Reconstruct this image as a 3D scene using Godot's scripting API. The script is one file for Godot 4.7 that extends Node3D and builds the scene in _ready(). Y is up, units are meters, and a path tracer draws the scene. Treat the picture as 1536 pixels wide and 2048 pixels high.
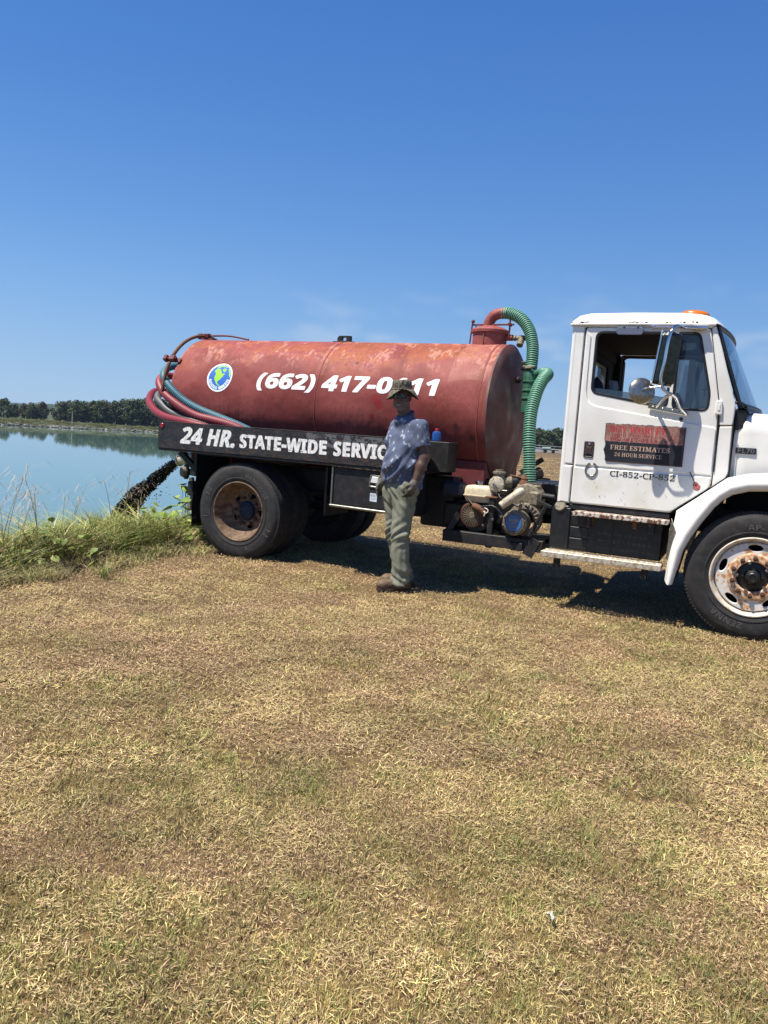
extends Node3D

var rng := RandomNumberGenerator.new()
var M := {}
var used := {}
var sans: SystemFont
var serif: SystemFont
var nz := FastNoiseLite.new()
var nz2 := FastNoiseLite.new()

func _ready():
	rng.seed = 20417
	# ---- camera
	var cam := Camera3D.new()
	cam.name = "camera"
	cam.position = Vector3(4.773, 1.436, 6.663)
	cam.rotation_degrees = Vector3(-5.9, 24.78, 3.96)
	cam.fov = 67.24
	cam.near = 0.05
	cam.far = 4000.0
	add_child(cam)
	cam.current = true
	# ---- sky, sun, exposure
	var env := Environment.new()
	env.background_mode = Environment.BG_SKY
	var sky := Sky.new()
	sky.sky_material = make_sky()
	env.sky = sky
	env.background_energy_multiplier = SKY_E
	env.tonemap_mode = Environment.TONE_MAPPER_LINEAR
	env.tonemap_exposure = EXPOSURE
	env.sdfgi_enabled = true
	env.ssao_enabled = true
	env.ssil_enabled = true
	var we := WorldEnvironment.new()
	we.name = "world_environment"
	we.environment = env
	add_child(we)
	env.fog_enabled = true
	env.fog_density = 0.00016
	env.fog_light_color = Color(0.72, 0.82, 0.95)
	var sun := DirectionalLight3D.new()
	sun.name = "sun"
	sun.light_energy = SUN_E
	sun.light_color = Color(1.0, 0.965, 0.91)
	sun.light_angular_distance = 0.53
	sun.shadow_enabled = true
	add_child(sun)
	sun.look_at_from_position(Vector3.ZERO, Vector3(0.30, -1.0, -0.34), Vector3.UP)
	# ---- shared
	sans = SystemFont.new()
	sans.font_names = PackedStringArray(["Droid Sans"])
	sans.font_weight = 700
	serif = SystemFont.new()
	serif.font_names = PackedStringArray(["Droid Serif"])
	serif.font_weight = 700
	nz.seed = 5
	nz.noise_type = FastNoiseLite.TYPE_SIMPLEX_SMOOTH
	nz.frequency = 1.0
	nz.fractal_octaves = 4
	nz2.seed = 11
	nz2.noise_type = FastNoiseLite.TYPE_SIMPLEX_SMOOTH
	nz2.frequency = 1.0
	nz2.fractal_type = FastNoiseLite.FRACTAL_NONE
	materials()
	# ---- setting
	build_ground()
	build_far_shore()
	# ---- objects
	build_truck()
	build_loose_hoses()
	build_sludge()
	build_person()
	build_field_things()
	build_lawn()
	build_bank_plants()

const SUN_E := 1.6
const SKY_E := 1.0
const EXPOSURE := 1.6

# ------------------------------------------------------------------ naming
func numbered(s: String) -> String:
	if not used.has(s):
		used[s] = 0
		return s
	used[s] += 1
	return "%s_%03d" % [s, used[s]]

func thing(called: String, label: String, category: String, at := Vector3.ZERO, turn := 0.0, group := "") -> Node3D:
	var o := Node3D.new()
	o.name = numbered(called)
	add_child(o)
	o.position = at
	o.rotation.y = turn
	tag(o, label, category, group)
	return o

func tag(o: Node, label: String, category: String, group := "", kind := ""):
	if label: o.set_meta("label", label)
	if category: o.set_meta("category", category)
	if group: o.set_meta("group", group)
	if kind: o.set_meta("kind", kind)

func part(called: String, mb, m: Material, parent: Node, label := "") -> MeshInstance3D:
	var o := MeshInstance3D.new()
	o.name = called if parent != self else numbered(called)
	o.mesh = mb if mb is Mesh else mb.done()
	o.material_override = null
	for i in o.mesh.get_surface_count():
		o.set_surface_override_material(i, m)
	parent.add_child(o, true)
	if label: o.set_meta("label", label)
	return o

func struct(called: String, mb, m: Material) -> MeshInstance3D:
	var o := part(called, mb, m, self)
	o.set_meta("kind", "structure")
	return o

func multi(called: String, mesh: Mesh, m: Material, xfs: Array, cols: Array, parent: Node) -> MultiMeshInstance3D:
	var mm := MultiMesh.new()
	mm.transform_format = MultiMesh.TRANSFORM_3D
	mm.use_colors = true
	mm.mesh = mesh
	mm.instance_count = xfs.size()
	for i in xfs.size():
		mm.set_instance_transform(i, xfs[i])
		mm.set_instance_color(i, cols[i])
	var o := MultiMeshInstance3D.new()
	o.name = called if parent != self else numbered(called)
	o.multimesh = mm
	o.material_override = m
	parent.add_child(o, true)
	o.set_meta("kind", "stuff")
	return o

# ------------------------------------------------------------------ mesh builder
class MB:
	var st := SurfaceTool.new()
	var g := 1
	var col := Color.WHITE
	func _init():
		st.begin(Mesh.PRIMITIVE_TRIANGLES)
	func done() -> ArrayMesh:
		st.generate_normals()
		return st.commit()
	func vert(p: Vector3, uv := Vector2.ZERO):
		st.set_color(col)
		st.set_smooth_group(g)
		st.set_uv(uv)
		st.add_vertex(p)
	func tri(a: Vector3, b: Vector3, c: Vector3, out := Vector3.ZERO, ua := Vector2.ZERO, ub := Vector2.ZERO, uc := Vector2.ZERO):
		if out != Vector3.ZERO and (a - c).cross(a - b).dot(out) < 0.0:
			vert(a, ua); vert(c, uc); vert(b, ub)
		else:
			vert(a, ua); vert(b, ub); vert(c, uc)
	func quad(a: Vector3, b: Vector3, c: Vector3, d: Vector3, out := Vector3.ZERO, ua := Vector2.ZERO, ub := Vector2.ZERO, uc := Vector2.ZERO, ud := Vector2.ZERO):
		tri(a, b, c, out, ua, ub, uc)
		tri(a, c, d, out, ua, uc, ud)
	func box(c: Vector3, s: Vector3, bev := 0.004, B := Basis()):
		var keep := g
		g = -1
		var h := s * 0.5
		bev = minf(bev, minf(h.x, minf(h.y, h.z)) * 0.8)
		var P := func(sx: int, sy: int, sz: int, a: int) -> Vector3:
			var v := Vector3(sx * (h.x - (0.0 if a == 0 else bev)), sy * (h.y - (0.0 if a == 1 else bev)), sz * (h.z - (0.0 if a == 2 else bev)))
			return c + B * v
		for s1 in [-1, 1]:
			quad(P.call(s1, -1, -1, 0), P.call(s1, 1, -1, 0), P.call(s1, 1, 1, 0), P.call(s1, -1, 1, 0), B * Vector3(s1, 0, 0))
			quad(P.call(-1, s1, -1, 1), P.call(1, s1, -1, 1), P.call(1, s1, 1, 1), P.call(-1, s1, 1, 1), B * Vector3(0, s1, 0))
			quad(P.call(-1, -1, s1, 2), P.call(1, -1, s1, 2), P.call(1, 1, s1, 2), P.call(-1, 1, s1, 2), B * Vector3(0, 0, s1))
			for s2 in [-1, 1]:
				quad(P.call(s1, s2, -1, 0), P.call(s1, s2, 1, 0), P.call(s1, s2, 1, 1), P.call(s1, s2, -1, 1), B * Vector3(s1, s2, 0))
				quad(P.call(s1, -1, s2, 0), P.call(s1, 1, s2, 0), P.call(s1, 1, s2, 2), P.call(s1, -1, s2, 2), B * Vector3(s1, 0, s2))
				quad(P.call(-1, s1, s2, 1), P.call(1, s1, s2, 1), P.call(1, s1, s2, 2), P.call(-1, s1, s2, 2), B * Vector3(0, s1, s2))
				for s3 in [-1, 1]:
					tri(P.call(s1, s2, s3, 0), P.call(s1, s2, s3, 1), P.call(s1, s2, s3, 2), B * Vector3(s1, s2, s3))
		g = keep
	func bar(a: Vector3, b: Vector3, w: float, t: float, up := Vector3.UP, bev := 0.003):
		var d := (b - a)
		var x := d.normalized()
		var zz := x.cross(up).normalized()
		if zz.length() < 0.5: zz = x.cross(Vector3.RIGHT).normalized()
		var yy := zz.cross(x)
		box((a + b) * 0.5, Vector3(d.length(), w, t), bev, Basis(x, yy, zz))
	# profile points are (radius, height along local y); the outside lies to the right of an upward run
	func lathe(prof: Array, X := Transform3D(), seg := 28, a0 := 0.0, a1 := TAU):
		var n := prof.size()
		g += 1
		var along := 0.0
		for i in n - 1:
			var p: Vector2 = prof[i]
			var q: Vector2 = prof[i + 1]
			if i > 0:
				var o: Vector2 = prof[i - 1]
				if absf((p - o).angle_to(q - p)) > 0.6: g += 1
			var nrm := Vector2(q.y - p.y, -(q.x - p.x))
			var len := p.distance_to(q)
			for k in seg:
				var t0 := a0 + (a1 - a0) * k / seg
				var t1 := a0 + (a1 - a0) * (k + 1) / seg
				var c0 := Vector3(cos(t0), 0, sin(t0))
				var c1 := Vector3(cos(t1), 0, sin(t1))
				var out := X.basis * ((c0 + c1) * 0.5 * nrm.x + Vector3(0, nrm.y, 0))
				var A := X * (c0 * p.x + Vector3(0, p.y, 0))
				var Bv := X * (c1 * p.x + Vector3(0, p.y, 0))
				var C := X * (c1 * q.x + Vector3(0, q.y, 0))
				var D := X * (c0 * q.x + Vector3(0, q.y, 0))
				var u0 := float(k) / seg
				var u1 := float(k + 1) / seg
				if p.x < 1e-5:
					tri(A, C, D, out, Vector2(u0, along), Vector2(u1, along + len), Vector2(u0, along + len))
				elif q.x < 1e-5:
					tri(A, Bv, D, out, Vector2(u0, along), Vector2(u1, along), Vector2(u0, along + len))
				else:
					quad(A, Bv, C, D, out, Vector2(u0, along), Vector2(u1, along), Vector2(u1, along + len), Vector2(u0, along + len))
			along += len
		g += 1
	func cyl(a: Vector3, b: Vector3, r: float, seg := 16, bev := 0.003, r2 := -1.0):
		if r2 < 0: r2 = r
		var d := b - a
		var L := d.length()
		bev = minf(bev, minf(r, r2) * 0.4)
		lathe([Vector2(0, 0), Vector2(r - bev, 0), Vector2(r, bev), Vector2(r2, L - bev), Vector2(r2 - bev, L), Vector2(0, L)], MB.aim(a, d), seg)
	static func aim(a: Vector3, d: Vector3) -> Transform3D:
		var y := d.normalized()
		var x := y.cross(Vector3(0, 0, 1))
		if x.length() < 0.05: x = y.cross(Vector3(1, 0, 0))
		x = x.normalized()
		return Transform3D(Basis(x, y, x.cross(y)), a)
	func tube(pts: Array, r, sides := 10, cap := true, cols := []):
		g += 1
		var n := pts.size()
		var t: Vector3 = (pts[1] - pts[0]).normalized()
		var u := t.cross(Vector3.UP)
		if u.length() < 0.1: u = t.cross(Vector3.RIGHT)
		u = u.normalized()
		var prev := []
		for i in n:
			var tn: Vector3 = (pts[mini(i + 1, n - 1)] - pts[maxi(i - 1, 0)]).normalized()
			u = (u - tn * u.dot(tn)).normalized()
			var w := tn.cross(u)
			var ring := []
			var rad: float = r[i] if r is Array else r
			for k in sides:
				var an := TAU * k / sides
				ring.append(pts[i] + (u * cos(an) + w * sin(an)) * rad)
			if i > 0:
				var c0: Color = cols[i - 1] if cols.size() else col
				var c1: Color = cols[i] if cols.size() else col
				for k in sides:
					var k2 := (k + 1) % sides
					var a: Vector3 = prev[k]
					var b: Vector3 = prev[k2]
					var c: Vector3 = ring[k2]
					var d: Vector3 = ring[k]
					var out: Vector3 = a + b + c + d - (pts[i] + pts[i - 1]) * 2.0
					if (a - c).cross(a - b).dot(out) < 0.0:
						col = c0; vert(a); col = c1; vert(c); col = c0; vert(b)
						col = c0; vert(a); col = c1; vert(d); vert(c)
					else:
						col = c0; vert(a); vert(b); col = c1; vert(c)
						col = c0; vert(a); col = c1; vert(c); vert(d)
			if cap and (i == 0 or i == n - 1):
				g += 1
				for k in sides:
					tri(pts[i], ring[k], ring[(k + 1) % sides], -tn if i == 0 else tn)
				g -= 1
			prev = ring
		g += 2
	static func inset(poly: PackedVector2Array, d: float) -> PackedVector2Array:
		var o := PackedVector2Array()
		var n := poly.size()
		var s := 1.0 if not Geometry2D.is_polygon_clockwise(poly) else -1.0
		for i in n:
			var e0 := (poly[i] - poly[(i + n - 1) % n]).normalized()
			var e1 := (poly[(i + 1) % n] - poly[i]).normalized()
			var n0 := Vector2(-e0.y, e0.x) * s
			var n1 := Vector2(-e1.y, e1.x) * s
			var b := (n0 + n1)
			if b.length() < 0.01: b = n0
			b = b.normalized()
			o.append(poly[i] + b * d / maxf(0.4, b.dot(n0)))
		# corners rounder than the inset fold over: draw them together
		for pas in 3:
			for i in n:
				var j := (i + 1) % n
				if (o[j] - o[i]).dot(poly[j] - poly[i]) < 0.0:
					var m := (o[i] + o[j]) * 0.5
					o[i] = m
					o[j] = m
		return o
	static func rounded(pts: Array, r, n := 4) -> PackedVector2Array:
		var o := PackedVector2Array()
		var m := pts.size()
		for i in m:
			var p: Vector2 = pts[i]
			var a: Vector2 = pts[(i + m - 1) % m]
			var b: Vector2 = pts[(i + 1) % m]
			var rr: float = r[i] if r is Array else r
			if rr <= 0.0:
				o.append(p)
				continue
			var d0 := (a - p).normalized()
			var d1 := (b - p).normalized()
			rr = minf(rr, minf(a.distance_to(p), b.distance_to(p)) * 0.48)
			for k in n + 1:
				var t := float(k) / n
				var q0 := p + d0 * rr * (1.0 - t)
				var q1 := p + d1 * rr * t
				o.append(q0.lerp(q1, t))
		return o
	static func circle(c: Vector2, rx: float, ry := -1.0, n := 20, turn := 0.0) -> PackedVector2Array:
		if ry < 0: ry = rx
		var o := PackedVector2Array()
		for k in n:
			o.append(c + Vector2(cos(TAU * k / n) * rx, sin(TAU * k / n) * ry).rotated(turn))
		return o
	# plate between z0 (back) and z1 (front, +z); holes are cut through
	func slab(poly: PackedVector2Array, z0: float, z1: float, bev := 0.0, X := Transform3D(), holes := [], uvr := Rect2()):
		var keep := g
		g = -1
		var outer := poly
		if Geometry2D.is_polygon_clockwise(outer):
			outer = outer.duplicate()
			outer.reverse()
		var hs := []
		for h in holes:
			var hh: PackedVector2Array = h
			if not Geometry2D.is_polygon_clockwise(hh):
				hh = hh.duplicate()
				hh.reverse()
			hs.append(hh)
		var fo := inset(outer, bev) if bev > 0 else outer
		var fh := []
		for h in hs:
			fh.append(inset(h, -bev) if bev > 0 else h)
		for side in 2:
			var o2 := fo if side == 1 else outer
			var h2 := fh if side == 1 else hs
			var key := o2
			var idx := Geometry2D.triangulate_polygon(key) if h2.is_empty() else PackedInt32Array()
			if idx.size() == 0:
				var fl := MB.fill(o2, h2)
				key = fl[0]
				idx = fl[1]
				if idx.size() == 0: push_warning("slab: no triangles")
			var z := z1 if side == 1 else z0
			var out := X.basis * Vector3(0, 0, 1 if side == 1 else -1)
			for i in range(0, idx.size(), 3):
				var a := key[idx[i]]
				var b := key[idx[i + 1]]
				var c := key[idx[i + 2]]
				if uvr.size.x != 0:
					tri(X * Vector3(a.x, a.y, z), X * Vector3(b.x, b.y, z), X * Vector3(c.x, c.y, z), out, uvof(a, uvr), uvof(b, uvr), uvof(c, uvr))
				else:
					tri(X * Vector3(a.x, a.y, z), X * Vector3(b.x, b.y, z), X * Vector3(c.x, c.y, z), out)
		walls(outer, fo, z0, z1, bev, X, 1.0)
		for i in hs.size():
			walls(hs[i], fh[i], z0, z1, bev, X, 1.0)
		g = keep
	func uvof(p: Vector2, r: Rect2) -> Vector2:
		return Vector2((p.x - r.position.x) / r.size.x, 1.0 - (p.y - r.position.y) / r.size.y)
	func walls(p: PackedVector2Array, f: PackedVector2Array, z0: float, z1: float, bev: float, X: Transform3D, s: float):
		var n := p.size()
		var zb := z1 - bev
		for i in n:
			var j := (i + 1) % n
			var e := p[j] - p[i]
			var out := X.basis * Vector3(e.y * s, -e.x * s, 0)
			quad(X * Vector3(p[i].x, p[i].y, z0), X * Vector3(p[j].x, p[j].y, z0), X * Vector3(p[j].x, p[j].y, zb), X * Vector3(p[i].x, p[i].y, zb), out)
			if bev > 0:
				quad(X * Vector3(p[i].x, p[i].y, zb), X * Vector3(p[j].x, p[j].y, zb), X * Vector3(f[j].x, f[j].y, z1), X * Vector3(f[i].x, f[i].y, z1), out + X.basis * Vector3(0, 0, 0.3 * e.length()))
	# triangles over a face with holes: edges are cut short, then Delaunay, keeping what lies inside
	static func fill(outer: PackedVector2Array, holes: Array) -> Array:
		var pts := PackedVector2Array()
		var box := Rect2(outer[0], Vector2.ZERO)
		for p in outer: box = box.expand(p)
		var step := maxf(0.004, minf(box.size.x, box.size.y) / 14.0)
		for l in [outer] + holes:
			var n: int = l.size()
			for i in n:
				var p: Vector2 = l[i]
				var q: Vector2 = l[(i + 1) % n]
				var m := maxi(1, int(ceil(p.distance_to(q) / step)))
				for k in m:
					var r := p.lerp(q, float(k) / m)
					if pts.size() == 0 or r.distance_squared_to(pts[pts.size() - 1]) > 1e-9: pts.append(r)
		var ix := Geometry2D.triangulate_delaunay(pts)
		var o := PackedInt32Array()
		for t in range(0, ix.size(), 3):
			var g := (pts[ix[t]] + pts[ix[t + 1]] + pts[ix[t + 2]]) / 3.0
			if not Geometry2D.is_point_in_polygon(g, outer): continue
			var inside := false
			for h in holes:
				if Geometry2D.is_point_in_polygon(g, h): inside = true
			if not inside: o.append_array(PackedInt32Array([ix[t], ix[t + 1], ix[t + 2]]))
		return [pts, o]
	func ball(c: Vector3, r: Vector3, B := Basis(), n := 12):
		var pr := []
		for i in n + 1:
			var a := -PI / 2 + PI * i / n
			pr.append(Vector2(maxf(0.0, cos(a)) if i > 0 and i < n else 0.0, sin(a)))
		lathe(pr, Transform3D(B * Basis.from_scale(r), c), n * 2)
	# smooth sheet of (nu+1) x (nv+1) points
	func sheet(nu: int, nv: int, f: Callable):
		g += 1
		var P := []
		for i in nu + 1:
			var row := []
			for j in nv + 1:
				row.append(f.call(float(i) / nu, float(j) / nv))
			P.append(row)
		for i in nu:
			for j in nv:
				var a: Vector3 = P[i][j]
				var b: Vector3 = P[i + 1][j]
				var c: Vector3 = P[i + 1][j + 1]
				var d: Vector3 = P[i][j + 1]
				var u0 := Vector2(float(i) / nu, float(j) / nv)
				var u1 := Vector2(float(i + 1) / nu, float(j) / nv)
				var u2 := Vector2(float(i + 1) / nu, float(j + 1) / nv)
				var u3 := Vector2(float(i) / nu, float(j + 1) / nv)
				quad(a, b, c, d, Vector3.ZERO, u0, u1, u2, u3)
		g += 1
	func text3d(text: String, font: Font, size: float, depth: float, place: Callable):
		var t := TextMesh.new()
		t.font = font
		t.text = text
		t.font_size = 64
		t.pixel_size = size / 64.0
		t.depth = depth
		t.curve_step = 3.0
		var a := t.get_mesh_arrays()
		var v: PackedVector3Array = a[Mesh.ARRAY_VERTEX]
		var ix: PackedInt32Array = a[Mesh.ARRAY_INDEX] if a[Mesh.ARRAY_INDEX] != null else PackedInt32Array(range(v.size()))
		var keep := g
		g = -1
		for i in ix:
			vert(place.call(v[i]))
		g = keep

func spline(pts: Array, step: float) -> Array:
	var c := Curve3D.new()
	c.bake_interval = step
	var n := pts.size()
	for i in n:
		var t: Vector3 = (pts[mini(i + 1, n - 1)] - pts[maxi(i - 1, 0)]) * 0.5
		var li: float = t.length()
		var din: float = pts[i].distance_to(pts[maxi(i - 1, 0)])
		var dout: float = pts[i].distance_to(pts[mini(i + 1, n - 1)])
		var tn := t / maxf(li, 1e-6)
		c.add_point(pts[i], -tn * din * 0.33, tn * dout * 0.33)
	var L := c.get_baked_length()
	var o := []
	var m := maxi(2, int(ceil(L / step)))
	for i in m + 1:
		o.append(c.sample_baked(L * i / m, true))
	return o

# corrugated hose: rings every pitch/4, ridge and groove differ in radius and colour
func hose(mb: MB, pts: Array, r: float, pitch: float, depth: float, ridge: Color, groove: Color, sides := 14, wear = null):
	var p := spline(pts, pitch / 4.0)
	var rr := []
	var cc := []
	for i in p.size():
		var ph := i % 4
		var k: float = [1.0, 0.9, 0.0, 0.1][ph]
		var w := 1.0
		if wear != null: w = wear.call(float(i) / p.size())
		rr.append(r - depth * (1.0 - k))
		cc.append(ridge.lerp(groove, (1.0 - k) * w + (1.0 - w) * 0.35))
	mb.tube(p, rr, sides, true, cc)

# ------------------------------------------------------------------ lettering drawn into an image
func glyphs(text: String, font: Font, place: Callable) -> Array:
	var ts := TextServerManager.get_primary_interface()
	var rid: RID = font.get_rids()[0]
	var pen := 0.0
	var all := []
	for i in text.length():
		var gi: int = ts.font_get_glyph_index(rid, 64, text.unicode_at(i), 0)
		var adv: Vector2 = ts.font_get_glyph_advance(rid, 64, gi)
		var d: Dictionary = ts.font_get_glyph_contours(rid, 64, gi)
		var cs := []
		if d.has("points"):
			var pts: PackedVector3Array = d.points
			var s := 0
			for e in d.contours:
				var raw := []
				for k in range(s, e + 1): raw.append(pts[k])
				s = e + 1
				cs.append(flat(raw, pen, place))
		all.append(cs)
		pen += adv.x
	return all

func text_len(text: String, font: Font) -> float:
	var ts := TextServerManager.get_primary_interface()
	var rid: RID = font.get_rids()[0]
	var pen := 0.0
	for i in text.length():
		pen += ts.font_get_glyph_advance(rid, 64, ts.font_get_glyph_index(rid, 64, text.unicode_at(i), 0)).x
	return pen

func flat(raw: Array, pen: float, place: Callable) -> PackedVector2Array:
	var q := []
	var n := raw.size()
	for i in n:
		var a: Vector3 = raw[i]
		var b: Vector3 = raw[(i + 1) % n]
		q.append(a)
		if a.z < 0.5 and b.z < 0.5:
			q.append(Vector3((a.x + b.x) * 0.5, (a.y + b.y) * 0.5, 1))
	var o := PackedVector2Array()
	n = q.size()
	for i in n:
		var a: Vector3 = q[i]
		if a.z > 0.5:
			o.append(place.call(Vector2(a.x + pen, a.y)))
		else:
			var p: Vector3 = q[(i + n - 1) % n]
			var r: Vector3 = q[(i + 1) % n]
			for k in range(1, 5):
				var t := k / 5.0
				var x := (1 - t) * (1 - t) * p.x + 2 * t * (1 - t) * a.x + t * t * r.x
				var y := (1 - t) * (1 - t) * p.y + 2 * t * (1 - t) * a.y + t * t * r.y
				o.append(place.call(Vector2(x + pen, y)))
	return o

func fill_shape(img: Image, cs: Array, col: Color, bold := 0):
	var lo := 1e9
	var hi := -1e9
	for c in cs:
		for p in c:
			lo = minf(lo, p.y); hi = maxf(hi, p.y)
	for yy in range(maxi(0, int(lo)), mini(img.get_height(), int(hi) + 2)):
		var fy := yy + 0.5
		var xs := []
		for c in cs:
			var n: int = c.size()
			for i in n:
				var a: Vector2 = c[i]
				var b: Vector2 = c[(i + 1) % n]
				if (a.y <= fy) != (b.y <= fy):
					xs.append(a.x + (fy - a.y) / (b.y - a.y) * (b.x - a.x))
		xs.sort()
		for k in range(0, xs.size() - 1, 2):
			for dy in range(-bold, bold + 1):
				var w := sqrt(maxf(0.0, float(bold * bold - dy * dy)))
				var x0 := int(round(xs[k] - w))
				var x1 := int(round(xs[k + 1] + w))
				img.fill_rect(Rect2i(x0, yy + dy, maxi(1, x1 - x0), 1), col)

# text scaled to run from x0 to x1 on baseline y with capitals cap pixels high
func text_box(img: Image, text: String, font: Font, x0: float, x1: float, y: float, cap: float, col: Color, slant := 0.0, bold := 0, rise := 0.0):
	var L := text_len(text, font)
	var sx := (x1 - x0) / L
	var sy := cap / 45.7
	for cs in glyphs(text, font, func(p: Vector2) -> Vector2: return Vector2(x0 + p.x * sx - p.y * sy * slant, y + p.y * sy + p.x * sx * rise)):
		fill_shape(img, cs, col, bold)

func tex(img: Image) -> ImageTexture:
	return ImageTexture.create_from_image(img)

func blank(w: int, h: int, c := Color(0, 0, 0, 0)) -> Image:
	var i := Image.create(w, h, false, Image.FORMAT_RGBA8)
	i.fill(c)
	return i

# ------------------------------------------------------------------ materials
func mat(called: String, c: Color, rough := 0.6, metal := 0.0) -> StandardMaterial3D:
	var m := StandardMaterial3D.new()
	m.resource_name = called
	m.albedo_color = c
	m.roughness = rough
	m.metallic = metal
	M[called] = m
	return m

func ramp(offs: Array, cols: Array) -> Gradient:
	var gr := Gradient.new()
	gr.offsets = PackedFloat32Array(offs)
	gr.colors = PackedColorArray(cols)
	return gr

func noise_tex(freq: float, gr, sd: int, size := 512, oct := 5, type := FastNoiseLite.TYPE_SIMPLEX_SMOOTH) -> NoiseTexture2D:
	var n := FastNoiseLite.new()
	n.seed = sd
	n.frequency = freq
	n.noise_type = type
	n.fractal_octaves = oct
	var t := NoiseTexture2D.new()
	t.width = size
	t.height = size
	t.seamless = true
	t.noise = n
	if gr: t.color_ramp = gr
	return t

# painted or worn surface: colours blend by noise, laid on from three sides in the object's own space
func worn(called: String, offs: Array, cols: Array, scale: float, freq: float, rough := 0.6, metal := 0.0, sd := 1, size := 512) -> StandardMaterial3D:
	var m := mat(called, Color.WHITE, rough, metal)
	m.albedo_texture = noise_tex(freq, ramp(offs, cols), sd, size)
	m.uv1_triplanar = true
	m.uv1_scale = Vector3.ONE * scale
	return m

func rgb8(r: int, g: int, b: int) -> Color:
	return Color(r / 255.0, g / 255.0, b / 255.0)

func make_sky() -> PanoramaSkyMaterial:
	var W := 1024
	var H := 512
	var img := Image.create(W, H, false, Image.FORMAT_RGBF)
	var n := FastNoiseLite.new()
	n.seed = 3
	n.frequency = 1.0
	n.fractal_octaves = 5
	var el := [-90.0, -2.0, 0.0, 3.0, 8.0, 16.0, 27.0, 45.0, 90.0]
	var cs := [rgb8(84, 78, 58), rgb8(120, 122, 112), rgb8(174, 203, 230), rgb8(160, 196, 232), rgb8(132, 180, 234), rgb8(95, 149, 220), rgb8(74, 127, 203), rgb8(52, 102, 184), rgb8(40, 82, 162)]
	for y in H:
		var e := 90.0 - 180.0 * (y + 0.5) / H
		# stops blended over a few degrees so that no kink shows
		var base := Color(0, 0, 0)
		var soft := clampf(absf(e) * 0.35, 0.4, 6.0)
		for j in 9:
			var ee := clampf(e + soft * (j - 4) / 4.0, -89.9, 89.9)
			var k := 0
			while k < el.size() - 2 and ee > el[k + 1]: k += 1
			var t: float = clampf((ee - el[k]) / (el[k + 1] - el[k]), 0, 1)
			var c0: Color = cs[k].srgb_to_linear()
			var c1: Color = cs[k + 1].srgb_to_linear()
			base += c0.lerp(c1, t) * (1.0 / 9.0)
		for x in W:
			var az := 360.0 * (x + 0.5) / W
			if az > 180.0: az -= 360.0
			var c := base
			if e > 0.5 and e < 40.0:
				# thin streaks of cirrus
				var v := n.get_noise_2d(az * 0.09, e * 0.55 + az * 0.03) + 0.5 * n.get_noise_2d(az * 0.3 + 40.0, e * 1.3)
				var band := exp(-pow((e - 7.5 - 1.2 * sin(az * 0.06)) / 3.0, 2.0))
				var w := clampf((v - 0.05) * 1.3, 0.0, 0.6) * band * smoothstep(-37.0, -29.0, az)
				c = c.lerp(Color(0.62, 0.72, 0.86), w * 0.62)
			c *= 1.0 + 0.09 * cos(deg_to_rad(az + 138.0)) * smoothstep(-4.0, 6.0, e)
			img.set_pixel(x, y, Color(c.r / EXPOSURE, c.g / EXPOSURE, c.b / EXPOSURE))
	var m := PanoramaSkyMaterial.new()
	m.panorama = ImageTexture.create_from_image(img)
	return m
const TREES_LEFT :=  [[52.02, 232, 4.66, 0, -1.7, 1.0], [51.32, 228, 5.28, 0, -1.7, 1.0], [50.71, 240, 4.02, 1, -1.7, 1.0], [50.05, 236, 4.37, 2, -1.7, 0.8], [49.57, 231, 4.64, 3, -1.7, 1.0], [49.02, 233, 5.12, 2, -1.7, 0.8], [47.84, 230, 5.62, 3, -1.7, 1.0], [47.27, 234, 6.0, 2, -1.7, 0.8], [46.77, 229, 6.25, 0, -1.7, 1.0], [46.25, 232, 6.17, 1, -1.7, 1.0], [45.77, 236, 6.53, 0, -1.7, 1.0], [45.26, 230, 6.9, 1, -1.7, 1.0], [44.76, 238, 6.45, 2, -1.7, 0.8], [44.24, 231, 6.81, 0, -1.7, 1.0], [43.69, 234, 7.63, 3, -1.7, 1.0], [43.12, 229, 7.87, 1, -1.7, 1.0], [42.49, 233, 8.31, 0, -1.7, 1.0], [41.85, 231, 7.89, 1, -1.7, 1.0], [41.03, 236, 8.41, 0, -1.7, 1.0], [40.18, 232, 8.3, 1, -1.7, 1.0]]
const TREES_RIGHT :=  [[14.88, 190, 3.52, 0, 0.0, 1.1], [14.38, 196, 3.97, 1, 0.0, 1.1], [13.91, 188, 5.1, 0, 0.0, 1.1], [13.52, 192, 4.89, 3, 0.0, 1.1], [13.09, 187, 4.77, 1, 0.0, 1.1], [12.71, 193, 5.47, 0, 0.0, 1.1], [12.22, 190, 5.4, 1, 0.0, 1.1]]
const LITTER := Vector2(4.393, 4.444)

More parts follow.
